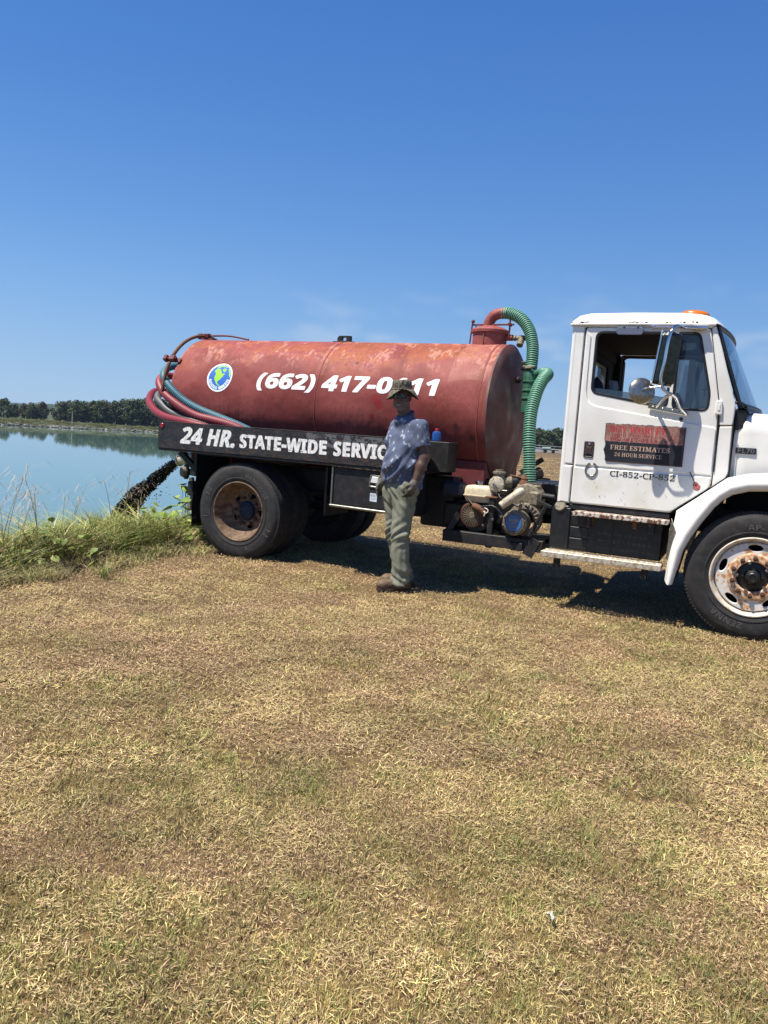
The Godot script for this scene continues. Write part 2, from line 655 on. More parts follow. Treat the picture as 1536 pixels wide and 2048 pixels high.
func materials():
	worn("rubber", [0.0, 0.45, 0.7, 1.0], [rgb8(26, 26, 28), rgb8(36, 36, 37), rgb8(46, 45, 44), rgb8(62, 59, 55)], 1.6, 0.012, 0.82, 0.0, 3)
	worn("rubber_letter", [0.0, 1.0], [rgb8(62, 61, 61), rgb8(84, 82, 79)], 2.0, 0.02, 0.75, 0.0, 4)
	worn("red_paint", [0.0, 0.4, 0.62, 0.8, 1.0], [rgb8(105, 48, 45), rgb8(138, 66, 62), rgb8(150, 78, 72), rgb8(128, 70, 52), rgb8(90, 58, 44)], 1.5, 0.012, 0.62, 0.0, 5)
	worn("dark_red", [0.0, 0.5, 1.0], [rgb8(78, 26, 30), rgb8(104, 38, 40), rgb8(86, 52, 44)], 1.5, 0.012, 0.65, 0.0, 6)
	worn("head_paint", [0.0, 0.3, 0.5, 0.68, 1.0], [rgb8(58, 36, 35), rgb8(86, 50, 48), rgb8(106, 58, 55), rgb8(98, 80, 76), rgb8(146, 126, 118)], 0.6, 0.008, 0.7, 0.0, 7)
	worn("white_paint", [0.0, 0.42, 0.55, 0.8, 1.0], [rgb8(214, 212, 203), rgb8(228, 227, 221), rgb8(233, 232, 227), rgb8(230, 229, 223), rgb8(216, 213, 202)], 0.35, 0.006, 0.28, 0.0, 8)
	M.white_paint.clearcoat_enabled = true
	M.white_paint.clearcoat = 0.5
	M.white_paint.clearcoat_roughness = 0.1
	worn("dirty_white", [0.0, 0.4, 0.7, 1.0], [rgb8(204, 200, 184), rgb8(222, 222, 214), rgb8(227, 228, 224), rgb8(214, 211, 196)], 0.5, 0.006, 0.45, 0.0, 9)
	worn("black_paint", [0.0, 0.42, 0.6, 0.76, 1.0], [rgb8(13, 14, 16), rgb8(19, 20, 23), rgb8(28, 28, 31), rgb8(38, 33, 30), rgb8(62, 44, 33)], 1.4, 0.012, 0.62, 0.0, 10)
	worn("black_plastic", [0.0, 0.5, 1.0], [rgb8(15, 16, 18), rgb8(22, 23, 25), rgb8(36, 36, 37)], 1.4, 0.02, 0.45, 0.0, 11)
	mat("dark", rgb8(20, 21, 24), 0.8)
	mat("hole_black", rgb8(9, 9, 10), 0.95)
	worn("headliner", [0.0, 1.0], [rgb8(28, 26, 26), rgb8(38, 35, 33)], 2.0, 0.02, 0.9, 0.0, 12)
	worn("seat_cloth", [0.0, 1.0], [rgb8(40, 42, 54), rgb8(62, 64, 78)], 3.0, 0.03, 0.95, 0.0, 13)
	mat("pale_cloth", rgb8(196, 198, 204), 0.95)
	mat("chrome", rgb8(205, 206, 208), 0.14, 1.0)
	worn("stainless", [0.0, 0.5, 1.0], [rgb8(120, 118, 112), rgb8(150, 148, 142), rgb8(176, 174, 168)], 3.0, 0.02, 0.28, 0.9, 14)
	worn("aluminium", [0.0, 0.3, 0.55, 0.8, 1.0], [rgb8(120, 96, 66), rgb8(168, 154, 128), rgb8(190, 184, 170), rgb8(206, 202, 192), rgb8(160, 136, 96)], 2.5, 0.018, 0.5, 0.35, 15)
	worn("rusty_step", [0.0, 0.4, 0.55, 1.0], [rgb8(80, 52, 38), rgb8(110, 74, 58), rgb8(196, 190, 178), rgb8(212, 208, 198)], 2.6, 0.014, 0.6, 0.1, 16)
	worn("cast_iron", [0.0, 0.5, 0.75, 1.0], [rgb8(84, 78, 66), rgb8(118, 110, 94), rgb8(140, 132, 114), rgb8(96, 72, 50)], 3.0, 0.02, 0.7, 0.2, 17)
	worn("pale_metal", [0.0, 0.5, 1.0], [rgb8(140, 128, 104), rgb8(190, 182, 160), rgb8(206, 200, 184)], 3.0, 0.02, 0.5, 0.2, 18)
	worn("rust", [0.0, 0.4, 0.7, 1.0], [rgb8(62, 40, 30), rgb8(92, 62, 44), rgb8(126, 86, 58), rgb8(80, 54, 40)], 3.0, 0.02, 0.85, 0.0, 19)
	worn("rim_rust", [0.0, 0.3, 0.5, 0.7, 1.0], [rgb8(58, 42, 32), rgb8(84, 62, 46), rgb8(108, 86, 66), rgb8(124, 108, 90), rgb8(88, 60, 40)], 2.5, 0.01, 0.75, 0.15, 20)
	worn("rim_white", [0.0, 0.5, 0.68, 0.78, 1.0], [rgb8(196, 192, 188), rgb8(214, 211, 206), rgb8(206, 196, 180), rgb8(190, 142, 96), rgb8(150, 92, 54)], 2.0, 0.009, 0.5, 0.05, 21)
	worn("rim_ring", [0.0, 0.4, 0.55, 0.75, 1.0], [rgb8(208, 196, 176), rgb8(206, 190, 166), rgb8(194, 152, 112), rgb8(170, 112, 68), rgb8(126, 76, 48)], 3.5, 0.012, 0.75, 0.0, 22)
	worn("lug", [0.0, 1.0], [rgb8(62, 40, 32), rgb8(104, 72, 56)], 6.0, 0.03, 0.7, 0.3, 23)
	worn("blue_steel", [0.0, 0.5, 1.0], [rgb8(24, 32, 48), rgb8(36, 46, 64), rgb8(54, 58, 66)], 4.0, 0.03, 0.6, 0.3, 24)
	worn("green_metal", [0.0, 0.5, 1.0], [rgb8(34, 74, 58), rgb8(48, 98, 76), rgb8(76, 120, 96)], 3.0, 0.015, 0.55, 0.1, 25)
	worn("cream_plastic", [0.0, 0.5, 0.8, 1.0], [rgb8(180, 168, 136), rgb8(206, 196, 166), rgb8(218, 208, 182), rgb8(150, 132, 98)], 3.0, 0.014, 0.5, 0.0, 26)
	mat("blue_cap", rgb8(58, 100, 152), 0.4)
	worn("mirror_shell", [0.0, 0.5, 1.0], [rgb8(50, 54, 48), rgb8(70, 72, 64), rgb8(92, 92, 84)], 2.0, 0.02, 0.22, 0.9, 28)
	worn("rim_flange", [0.0, 0.4, 0.62, 0.8, 1.0], [rgb8(204, 198, 184), rgb8(212, 206, 194), rgb8(196, 184, 162), rgb8(176, 146, 112), rgb8(140, 100, 68)], 2.5, 0.01, 0.6, 0.05, 29)
	mat("amber", rgb8(196, 104, 22), 0.25)
	mat("lamp_red", rgb8(140, 20, 30), 0.25)
	mat("seam", rgb8(24, 24, 25), 0.9)
	mat("bronze_plastic", rgb8(64, 44, 40), 0.45)
	mat("wire_white", rgb8(220, 214, 200), 0.6)
	mat("white_print", rgb8(224, 226, 228), 0.5)
	var gl := mat("glass_tint", Color(0.20, 0.26, 0.33, 0.52), 0.04)
	gl.transparency = BaseMaterial3D.TRANSPARENCY_ALPHA
	var gw := mat("glass_windscreen", Color(0.36, 0.50, 0.60, 0.42), 0.04)
	gw.transparency = BaseMaterial3D.TRANSPARENCY_ALPHA
	var hm := mat("hose", Color.WHITE, 0.5)
	hm.vertex_color_use_as_albedo = true
	hm.vertex_color_is_srgb = true
	var lf := mat("leaf", Color.WHITE, 0.65)
	lf.vertex_color_use_as_albedo = true
	lf.backlight_enabled = true
	lf.backlight = Color(0.5, 0.5, 0.5)
	var dg := mat("dry_blade", Color.WHITE, 0.8)
	dg.vertex_color_use_as_albedo = true
	dg.backlight_enabled = true
	dg.backlight = Color(0.25, 0.25, 0.25)
	var sl := worn("sludge", [0.0, 0.6, 1.0], [rgb8(7, 7, 8), rgb8(12, 11, 12), rgb8(22, 20, 18)], 3.0, 0.03, 0.42, 0.0, 27)
	sl.metallic_specular = 0.35
	tank_material()

func tank_material():
	var W := 1024
	var H := 1024
	var img := Image.create(W, H, false, Image.FORMAT_RGB8)
	var n := FastNoiseLite.new()
	n.seed = 31
	n.noise_type = FastNoiseLite.TYPE_SIMPLEX_SMOOTH
	n.frequency = 1.0
	n.fractal_octaves = 4
	var f := FastNoiseLite.new()
	f.seed = 77
	f.noise_type = FastNoiseLite.TYPE_SIMPLEX
	f.frequency = 1.0
	f.fractal_octaves = 2
	var base := rgb8(138, 72, 68)
	var deep := rgb8(110, 49, 47)
	var orange := rgb8(158, 90, 62)
	var pink := rgb8(160, 90, 84)
	var pale := rgb8(188, 146, 128)
	var dirt := rgb8(92, 56, 44)
	for y in H:
		var th := 90.0 - 360.0 * (y + 0.5) / H      # degrees above the horizontal on the near side
		var near := th > -90.0
		var up := th if near else -180.0 - th        # same measure on the far side
		var s := th * 0.0127                          # metres round the shell
		for x in W:
			var X := -1.35 + 3.82 * (x + 0.5) / W
			var c := base
			var a := n.get_noise_2d(X * 1.1, s * 1.4)
			var b := n.get_noise_2d(X * 3.0 + 20.0, s * 5.0)
			var v := n.get_noise_2d(X * 22.0, s * 1.6 + 50.0)
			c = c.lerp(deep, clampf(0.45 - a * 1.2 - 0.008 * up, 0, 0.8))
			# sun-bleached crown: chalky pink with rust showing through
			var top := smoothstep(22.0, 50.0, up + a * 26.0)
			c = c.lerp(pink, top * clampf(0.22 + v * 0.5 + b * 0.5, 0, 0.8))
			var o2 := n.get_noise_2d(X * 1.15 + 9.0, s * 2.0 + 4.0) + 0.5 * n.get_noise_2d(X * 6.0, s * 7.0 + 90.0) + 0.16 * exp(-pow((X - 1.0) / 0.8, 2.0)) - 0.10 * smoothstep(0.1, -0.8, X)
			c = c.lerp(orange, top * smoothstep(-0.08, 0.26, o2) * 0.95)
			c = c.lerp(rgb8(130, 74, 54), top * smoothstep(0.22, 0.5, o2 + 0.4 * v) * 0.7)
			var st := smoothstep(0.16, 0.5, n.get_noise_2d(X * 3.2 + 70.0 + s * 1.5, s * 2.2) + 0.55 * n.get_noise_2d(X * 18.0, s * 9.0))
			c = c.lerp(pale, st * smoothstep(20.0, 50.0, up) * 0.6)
			# scoured panel by the front seam
			if X > 2.04 and X < 2.42 and up > 23.5 + 2.0 * sin(X * 9.0):
				c = c.lerp(pale, 0.20 + 0.3 * clampf(0.2 + b, 0, 1))
			# drips and grime on the flank
			var low := smoothstep(20.0, -10.0, up)
			c = c.lerp(dirt, low * clampf(v * 0.7 - 0.02, 0, 0.4))
			var sp := f.get_noise_2d(X * 34.0, s * 30.0)
			if sp > 0.74 - 0.09 * low: c = c.lerp(rgb8(88, 42, 38), 0.7)
			var dr := f.get_noise_2d(X * 60.0 + 9.0, s * 16.0)
			var zone := exp(-pow((X - 1.98) / 0.22, 2.0)) * smoothstep(24.0, 10.0, up) * smoothstep(-25.0, -5.0, up)
			if dr > 0.75 - zone * 0.55: c = c.lerp(rgb8(110, 50, 28), 0.85)
			# rust runs below the seams, the dome and the lifting eye
			for rs in [[0.50, 62.0], [0.62, 40.0], [2.05, 70.0], [2.36, 36.0], [2.42, 20.0], [-0.9, 66.0], [1.5, 58.0]]:
				var rd: float = absf(X - rs[0] - 0.02 * b)
				if rd < 0.05 and up < rs[1] and up > rs[1] - 55.0:
					c = c.lerp(rgb8(104, 54, 34), (1.0 - rd / 0.05) * clampf(0.35 + v, 0, 0.7) * (1.0 - (rs[1] - up) / 55.0))
			for sx in [0.58, 2.38]:
				var d: float = absf(X - sx + 0.006 * a)
				if d < 0.008: c = c.lerp(deep, 0.4)
				elif d < 0.05 and up > 25.0: c = c.lerp(pale, 0.18 * clampf(0.6 + b, 0, 1))
			img.set_pixel(x, y, c)
	# touched-up spots
	rng.seed = 99
	for sp in [[1.33, 2.0, 0.05], [1.30, 6.0, 0.055], [1.56, -20.0, 0.04], [1.36, 22.0, 0.03], [1.26, -8.0, 0.03], [0.05, 2.0, 0.02], [2.18, -12.0, 0.035], [2.34, -20.0, 0.03], [0.98, 38.0, 0.022], [0.86, 36.0, 0.016], [0.42, -24.0, 0.04]]:
		var cx: float = (sp[0] + 1.35) / 3.82 * W
		var cy: float = (90.0 - sp[1]) / 360.0 * H
		var rx: float = sp[2] / 3.82 * W
		var ry: float = sp[2] / 4.587 * H
		for y in range(int(cy - ry * 1.4), int(cy + ry * 1.4)):
			for x in range(int(cx - rx), int(cx + rx)):
				var q := Vector2((x - cx) / rx, (y - cy) / ry / 1.2)
				if q.length() < 0.85 + 0.25 * nz.get_noise_2d(x * 0.05, y * 0.05) and x >= 0 and x < W and y >= 0:
					var dk: bool = sp[0] > 2.0 or (sp[1] > 30.0)
					img.set_pixel(x, y, img.get_pixel(x, y).lerp(rgb8(62, 44, 42) if dk else rgb8(128, 34, 40), 0.65))
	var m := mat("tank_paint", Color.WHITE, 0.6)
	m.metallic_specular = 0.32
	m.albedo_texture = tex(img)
	m.texture_repeat = false
	m.heightmap_enabled = true
	m.heightmap_texture = noise_tex(0.012, null, 60, 512, 4)
	m.heightmap_scale = 1.4

func decal_mat(called: String, img: Image, rough := 0.5) -> StandardMaterial3D:
	var m := mat(called, Color.WHITE, rough)
	m.albedo_texture = tex(img)
	m.transparency = BaseMaterial3D.TRANSPARENCY_ALPHA_SCISSOR
	m.alpha_scissor_threshold = 0.5
	m.texture_repeat = false
	return m

# ------------------------------------------------------------------ terrain
func crest(z: float) -> float:
	return -1.25 + 0.18 * sin(z * 0.7) - (0.5 * (-20.0 - z) if z < -20.0 else 0.0)

func hgt(x: float, z: float) -> float:
	var s := x - crest(z)
	var y := 0.0
	if s < 0.0:
		var t := clampf(-s / 3.6, 0, 1)
		y = -2.7 * t * t * (3.0 - 2.0 * t)
	var near := clampf(1.0 - (absf(x - 2.0) + absf(z - 2.0) - 12.0) / 20.0, 0, 1)
	y += near * 0.03 * nz2.get_noise_2d(x * 0.35, z * 0.35)
	# the tyres have settled into the turf; it stays level between them
	return y

func axis_steps(fine0: float, fine1: float, step: float, lo: float, hi: float) -> Array:
	var o := []
	var v := fine0
	while v <= fine1 + 1e-6:
		o.append(v)
		v += step
	var d := step
	v = fine1
	while v < hi:
		d *= 1.35
		v += d
		o.append(v)
	d = step
	v = fine0
	while v > lo:
		d *= 1.35
		v -= d
		o.push_front(v)
	return o

func build_ground():
	var xs := axis_steps(-6.0, 9.0, 0.2, -900.0, 900.0)
	var zs := axis_steps(-7.0, 8.0, 0.25, -1500.0, 60.0)
	var mb := MB.new()
	var nx := xs.size() - 1
	var nzz := zs.size() - 1
	mb.sheet(nx, nzz, func(u: float, v: float) -> Vector3:
		var x: float = xs[int(round(u * nx))]
		var z: float = zs[int(round(v * nzz))]
		return Vector3(x, hgt(x, z), z))
	var m := mat("turf_soil", Color.WHITE, 0.95)
	m.albedo_texture = noise_tex(0.03, ramp([0.0, 0.35, 0.5, 0.65, 1.0], [rgb8(54, 42, 28), rgb8(86, 69, 46), rgb8(112, 92, 62), rgb8(106, 94, 58), rgb8(146, 122, 84)]), 41, 1024)
	m.uv1_triplanar = true
	m.uv1_world_triplanar = true
	m.uv1_scale = Vector3.ONE * 0.6
	m.detail_enabled = true
	m.detail_blend_mode = BaseMaterial3D.BLEND_MODE_MUL
	m.detail_albedo = noise_tex(0.02, ramp([0.0, 0.4, 0.6, 1.0], [rgb8(170, 160, 140), rgb8(235, 226, 205), rgb8(250, 240, 222), rgb8(200, 206, 160)]), 42, 512)
	m.uv2_triplanar = true
	m.uv2_world_triplanar = true
	m.uv2_scale = Vector3.ONE * 0.021
	m.detail_uv_layer = BaseMaterial3D.DETAIL_UV_2
	struct("ground", mb, m)
	# water of the lagoon
	var wm := mat("lagoon_water", rgb8(88, 118, 112), 0.02)
	wm.metallic_specular = 0.5
	var wn := FastNoiseLite.new()
	wn.seed = 8
	wn.frequency = 0.02
	wn.fractal_octaves = 4
	var nt := NoiseTexture2D.new()
	nt.width = 512; nt.height = 512; nt.seamless = true
	nt.as_normal_map = true
	nt.bump_strength = 1.2
	nt.noise = wn
	wm.normal_enabled = true
	wm.normal_texture = nt
	wm.normal_scale = 0.035
	wm.uv1_scale = Vector3(60, 60, 1)
	var wb := MB.new()
	wb.sheet(8, 24, func(u: float, v: float) -> Vector3: return Vector3(lerpf(-230.0, -2.2, u), -2.0, lerpf(-380.0, 90.0, v)))
	struct("lagoon_water", wb, wm)

func far_x(z: float) -> float:
	return -116.4 + (-89.6 - z) * 0.196

func build_far_shore():
	# opposite bank: rip-rap foot, grassy top, land behind it
	var prof := [Vector2(-2.0, -2.5), Vector2(0.0, -2.02), Vector2(0.9, -1.75), Vector2(2.6, -1.18), Vector2(5.0, -1.0), Vector2(7.5, -1.15), Vector2(12.0, -1.45), Vector2(30.0, -1.6), Vector2(110.0, -1.6), Vector2(700.0, -1.6)]
	var mb := MB.new()
	var np := prof.size() - 1
	mb.sheet(np, 120, func(u: float, v: float) -> Vector3:
		var z := lerpf(-420.0, 120.0, v)
		var p: Vector2 = prof[int(round(u * np))]
		var k := 1.0 if p.x > 0.1 and p.x < 20.0 else 0.0
		return Vector3(far_x(z) - p.x + 0.25 * k * nz2.get_noise_1d(z * 0.8), p.y + k * 0.12 * nz2.get_noise_1d(z * 0.5 + 50.0), z))
	var m := worn("far_turf", [0.0, 0.4, 0.6, 1.0], [rgb8(40, 50, 26), rgb8(54, 64, 33), rgb8(70, 76, 40), rgb8(86, 86, 50)], 0.06, 0.02, 0.95, 0.0, 44)
	struct("far_bank", mb, m)
	# pale rip-rap stones at the water's edge, far too many and too small to tell apart
	var stone := MB.new()
	stone.g = -1
	rng.seed = 5
	var pts := []
	for i in 26:
		pts.append(Vector3(rng.randf_range(-1, 1), rng.randf_range(-1, 1), rng.randf_range(-1, 1)).normalized() * rng.randf_range(0.7, 1.0))
	for i in 8:
		for j in 6:
			var a := func(ii: int, jj: int) -> Vector3:
				var th := TAU * (ii % 8) / 8.0
				var ph := -PI / 2 + PI * jj / 6.0
				return Vector3(cos(th) * cos(ph), sin(ph) * 0.6, sin(th) * cos(ph)) * (0.8 + 0.3 * nz2.get_noise_2d((ii % 8) * 1.7, jj * 1.3))
			stone.quad(a.call(i, j), a.call(i + 1, j), a.call(i + 1, j + 1), a.call(i, j + 1), a.call(i, j) + a.call(i + 1, j + 1))
	var xs := []
	var cols := []
	for i in 2600:
		var z := rng.randf_range(-260.0, 20.0)
		var d := rng.randf_range(0.1, 1.5)
		if nz2.get_noise_1d(z * 0.3) * 0.6 + 0.75 < rng.randf() * 0.9: continue
		var s := rng.randf_range(0.10, 0.34)
		xs.append(Transform3D(Basis.from_euler(Vector3(rng.randf(), rng.randf() * 6, rng.randf())).scaled(Vector3(s * 1.5, s, s * 1.5)), Vector3(far_x(z) - d, -1.98 + d * 0.27, z)))
		var g := rng.randf_range(0.10, 0.30)
		cols.append(Color(g, g * 0.97, g * 0.9))
	var sm := mat("stone", Color.WHITE, 0.9)
	sm.vertex_color_use_as_albedo = true
	var so := multi("riprap_stones", stone.done(), sm, xs, cols, self)
	tag(so, "pale broken stones along the far water line of the lagoon", "stones")
	# tall weeds on top of the far bank
	var gm := tuft(60, 0.5, 0.16, 0.5, 0.03, [Color(0.13, 0.15, 0.055), Color(0.08, 0.11, 0.035), Color(0.20, 0.19, 0.08)], 0.5, 61)
	xs = []
	cols = []
	for i in 3200:
		var z := rng.randf_range(-260.0, 30.0)
		var d := rng.randf_range(0.8, 7.0)
		var y := lerpf(-1.8, -1.1, clampf((d - 0.8) / 1.8, 0, 1))
		var s := rng.randf_range(0.5, 1.3) * (0.7 + 0.6 * nz2.get_noise_1d(z * 0.3))
		xs.append(Transform3D(Basis(Vector3.UP, rng.randf() * TAU).scaled(Vector3(1.6, s, 1.6)), Vector3(far_x(z) - d, y, z)))
		var b := rng.randf_range(0.6, 1.1)
		cols.append(Color(b * 1.05, b, b * 0.8))
	var fo := multi("far_bank_weeds", gm, M.dry_blade, xs, cols, self)
	tag(fo, "rough grass and weeds topping the bank across the water", "grass")
	# wooded ridge in the haze behind the trees
	var hb := MB.new()
	hb.sheet(150, 8, func(u: float, v: float) -> Vector3:
		var z := lerpf(-900.0, 260.0, u)
		var top := 6.0 + 2.5 * nz2.get_noise_1d(z * 0.006) + 1.6 * nz.get_noise_1d(z * 0.05)
		var y := -4.0 + (top + 4.0) * sin(v * PI)
		return Vector3(-760.0 - 60.0 * v + 5.0 * nz.get_noise_2d(z * 0.04, v * 3.0), y + 1.2 * nz.get_noise_2d(z * 0.11, v * 9.0), z))
	var hm := worn("ridge_wood", [0.0, 0.45, 1.0], [rgb8(28, 44, 30), rgb8(40, 58, 38), rgb8(54, 70, 46)], 0.03, 0.03, 1.0, 0.0, 45)
	struct("wooded_ridge", hb, hm)
	trees()

# ------------------------------------------------------------------ grass and leaf meshes
# blades rooted in a disc; each is a bent strip with a pointed tip
func tuft(n: int, rad: float, h0: float, h1: float, wid: float, cols: Array, lean: float, sd: int, segs := 2, straight := false) -> ArrayMesh:
	var r := RandomNumberGenerator.new()
	r.seed = sd
	var mb := MB.new()
	for i in n:
		var a := r.randf() * TAU
		var d := sqrt(r.randf()) * rad
		var p := Vector3(cos(a) * d, -0.004, sin(a) * d)
		var h := r.randf_range(h0, h1)
		var la := r.randf() * TAU
		var ln := Vector3(cos(la), 0, sin(la)) * lean * r.randf_range(0.3, 1.7)
		var side := Vector3(-sin(la + r.randf_range(-1.2, 1.2)), 0, cos(la + r.randf_range(-1.2, 1.2))).normalized() * wid * r.randf_range(0.6, 1.3) * 0.5
		var c: Color = cols[r.randi() % cols.size()]
		var k := r.randf_range(0.7, 1.25)
		mb.col = Color(c.r * k, c.g * k, c.b * k)
		mb.g += 1
		var prev := p
		var pw := side
		for s in range(1, segs + 1):
			var t := float(s) / segs
			var q := p + (Vector3.UP * (t - 0.28 * lean * t * t) + ln * t * t) * h
			if straight: q = p + (Vector3.UP * (1.0 - 0.12 * t) + ln * (1.0 + 0.25 * t)).normalized() * t * h
			var w := side * (1.0 - t * t * 0.9)
			if s == segs:
				mb.tri(prev - pw, prev + pw, q)
			else:
				mb.quad(prev - pw, prev + pw, q + w, q - w)
			prev = q
			pw = w
	return mb.done()

func clippings(n: int, rad: float, l0: float, l1: float, wid: float, cols: Array, sd: int) -> ArrayMesh:
	var r := RandomNumberGenerator.new()
	r.seed = sd
	var mb := MB.new()
	for i in n:
		var a := r.randf() * TAU
		var d := sqrt(r.randf()) * rad
		var p := Vector3(cos(a) * d, r.randf_range(0.002, 0.022), sin(a) * d)
		var la := r.randf() * TAU
		var L := r.randf_range(l0, l1)
		var dir := Vector3(cos(la), r.randf_range(-0.15, 0.4), sin(la)) * L
		var side := Vector3(-sin(la), r.randf_range(-0.5, 0.5), cos(la)).normalized() * wid * r.randf_range(0.6, 1.4) * 0.5
		var c: Color = cols[r.randi() % cols.size()]
		var k := r.randf_range(0.65, 1.3)
		mb.col = Color(c.r * k, c.g * k, c.b * k)
		mb.g += 1
		var m := p + dir * r.randf_range(0.35, 0.6) + Vector3(0, L * r.randf_range(0.0, 0.05), 0)
		mb.quad(p - side * 0.5, p + side * 0.5, m + side, m - side)
		mb.tri(m - side, m + side, p + dir)
	return mb.done()

func build_lawn():
	rng.seed = 71
	var straw := [Color(0.37, 0.305, 0.145), Color(0.33, 0.26, 0.12), Color(0.28, 0.205, 0.10), Color(0.42, 0.365, 0.20)]
	var olive := [Color(0.165, 0.155, 0.055), Color(0.21, 0.20, 0.07), Color(0.30, 0.26, 0.095), Color(0.13, 0.14, 0.045), Color(0.34, 0.30, 0.12)]
	var brown := [Color(0.20, 0.135, 0.075), Color(0.26, 0.18, 0.10), Color(0.31, 0.225, 0.13), Color(0.14, 0.095, 0.05)]
	var green := [Color(0.105, 0.155, 0.035), Color(0.15, 0.20, 0.05), Color(0.22, 0.25, 0.08)]
	var kinds := [
		tuft(60, 0.085, 0.012, 0.036, 0.0029, straw + olive + brown, 0.95, 1, 2, true),
		tuft(60, 0.085, 0.010, 0.033, 0.0029, straw + brown + brown, 1.1, 2, 2, true),
		tuft(60, 0.080, 0.014, 0.040, 0.0028, olive + olive + straw, 0.7, 3, 2, true),
		tuft(44, 0.060, 0.025, 0.060, 0.0034, green + olive, 0.6, 4, 2, true),
		clippings(60, 0.10, 0.010, 0.034, 0.0028, straw + brown + olive, 5),
		clippings(60, 0.10, 0.008, 0.030, 0.0028, brown + straw + brown, 6)]
	var xf := [[], [], [], [], [], []]
	var cl := [[], [], [], [], [], []]
	var C := Vector3(4.773, 0, 6.663)
	var count := 0
	# denser where the lawn is close, wider tufts farther off
	for band in [[0.0, 3.2, 1150.0, 0.70, 1.3], [3.2, 6.0, 400.0, 1.0, 0.95], [6.0, 10.0, 190.0, 1.15, 0.8], [10.0, 17.0, 60.0, 1.7], [17.0, 34.0, 9.0, 3.0], [34.0, 80.0, 1.6, 6.0]]:
		var r0: float = band[0]
		var r1: float = band[1]
		var half: float = band[4] if band.size() > 4 else 0.66
		var area := half * (r1 * r1 - r0 * r0)
		for i in int(area * band[2]):
			var rr := sqrt(rng.randf_range(r0 * r0, r1 * r1))
			var an := rng.randf_range(-half, half) + 0.4325
			var x := C.x - sin(an) * rr
			var z := C.z - cos(an) * rr
			if x < crest(z) - 0.5: continue
			var gn := nz2.get_noise_2d(x * 0.7, z * 0.7) + 0.6 * nz2.get_noise_2d(x * 2.6 + 30.0, z * 2.6)
			var bn := nz2.get_noise_2d(x * 0.9 + 80.0, z * 0.9) + 0.5 * nz2.get_noise_2d(x * 3.1, z * 3.1 + 70.0)
			# greener toward the photographer's right, browner by the bank and the wheels
			gn += 0.14 * (x - 2.5) + 0.12 * clampf(z - 2.0, 0.0, 3.0) - 0.16 * maxf(0.0, 2.6 - z)
			# paler, flattened straw where wheels have rolled beside the truck
			var roll := exp(-pow((z - 1.1 - 0.12 * x) / 0.5, 2.0)) + 0.7 * exp(-pow((z - 2.6 - 0.25 * x) / 0.4, 2.0))
			gn -= 0.5 * roll
			var k := 0
			var u := rng.randf()
			if u < (0.22 if band[0] < 3.0 else 0.30) + 0.25 * clampf(roll, 0, 1): k = 4 if bn < 0.25 else 5
			elif gn > 0.10 and u < 0.66: k = 2
			elif gn > 0.5 and u < 0.80: k = 3
			elif bn > 0.25: k = 1
			elif gn < -0.15: k = 1 if u < 0.7 else 0
			elif u > 0.96: k = 3
			else: k = 0 if u < 0.8 else 2
			var s: float = band[3] * rng.randf_range(0.8, 1.2)
			var hs := lerpf(1.0, s, 0.45) * rng.randf_range(0.7, 1.25)
			xf[k].append(Transform3D(Basis(Vector3.UP, rng.randf() * TAU).scaled(Vector3(s, hs, s)), Vector3(x, hgt(x, z), z)))
			var v := 1.48 * rng.randf_range(0.66, 1.25) * (1.0 + 0.22 * nz2.get_noise_2d(x * 1.3, z * 1.3 + 11.0) + 0.14 * nz2.get_noise_2d(x * 4.0, z * 4.0))
			cl[k].append(Color(v * 1.05, v * rng.randf_range(0.94, 1.01), v * rng.randf_range(0.92, 1.08)))
			count += 1
	var names := ["lawn_grass", "brown_grass", "olive_grass", "green_grass", "straw_clippings", "brown_clippings"]
	var labels := ["short sun-dried lawn grass around the truck", "browned mown grass in the dry patches of the lawn", "olive green short grass mixed through the lawn", "fresh green tufts dotted through the dry lawn", "pale straw clippings lying on the lawn", "brown dead clippings lying on the lawn"]
	for k in 6:
		var o := multi(names[k], kinds[k], M.dry_blade, xf[k], cl[k], self)
		tag(o, labels[k], "grass")
	print("tufts ", count)

# ------------------------------------------------------------------ bank plants
func seed_stalk(h: float, sd: int) -> ArrayMesh:
	var r := RandomNumberGenerator.new()
	r.seed = sd
	var mb := MB.new()
	for k in 3:
		var c := Color(0.42, 0.36, 0.20) if k != 1 else Color(0.26, 0.28, 0.10)
		mb.col = c
		var base := Vector3(r.randf_range(-0.06, 0.06), 0, r.randf_range(-0.06, 0.06))
		var ln := Vector3(r.randf_range(-0.3, 0.3), 0, r.randf_range(-0.3, 0.3))
		var hh := h * r.randf_range(0.75, 1.1)
		var p := []
		for i in 6:
			var t := i / 5.0
			p.append(base + Vector3(0, hh * (t - 0.1 * t * t), 0) + ln * t * t * hh)
		mb.tube(p, [0.004, 0.0035, 0.003, 0.0026, 0.002, 0.0012], 4, false)
		# open seed head of fine drooping branches
		mb.col = Color(0.36, 0.29, 0.20)
		for b in 16:
			var t := r.randf_range(0.72, 1.0)
			var q: Vector3 = base + Vector3(0, hh * (t - 0.1 * t * t), 0) + ln * t * t * hh
			var a := r.randf() * TAU
			var L := r.randf_range(0.05, 0.16)
			var e := q + Vector3(cos(a) * L, r.randf_range(0.0, 0.6) * L, sin(a) * L)
			var f := e + Vector3(cos(a) * L * 0.5, -0.4 * L, sin(a) * L * 0.5)
			var sd2 := Vector3(-sin(a), 0, cos(a)) * 0.0009
			mb.g += 1
			mb.quad(q - sd2, q + sd2, e + sd2, e - sd2)
			mb.quad(e - sd2 * 2.0, e + sd2 * 2.0, f + sd2, f - sd2)
	return mb.done()

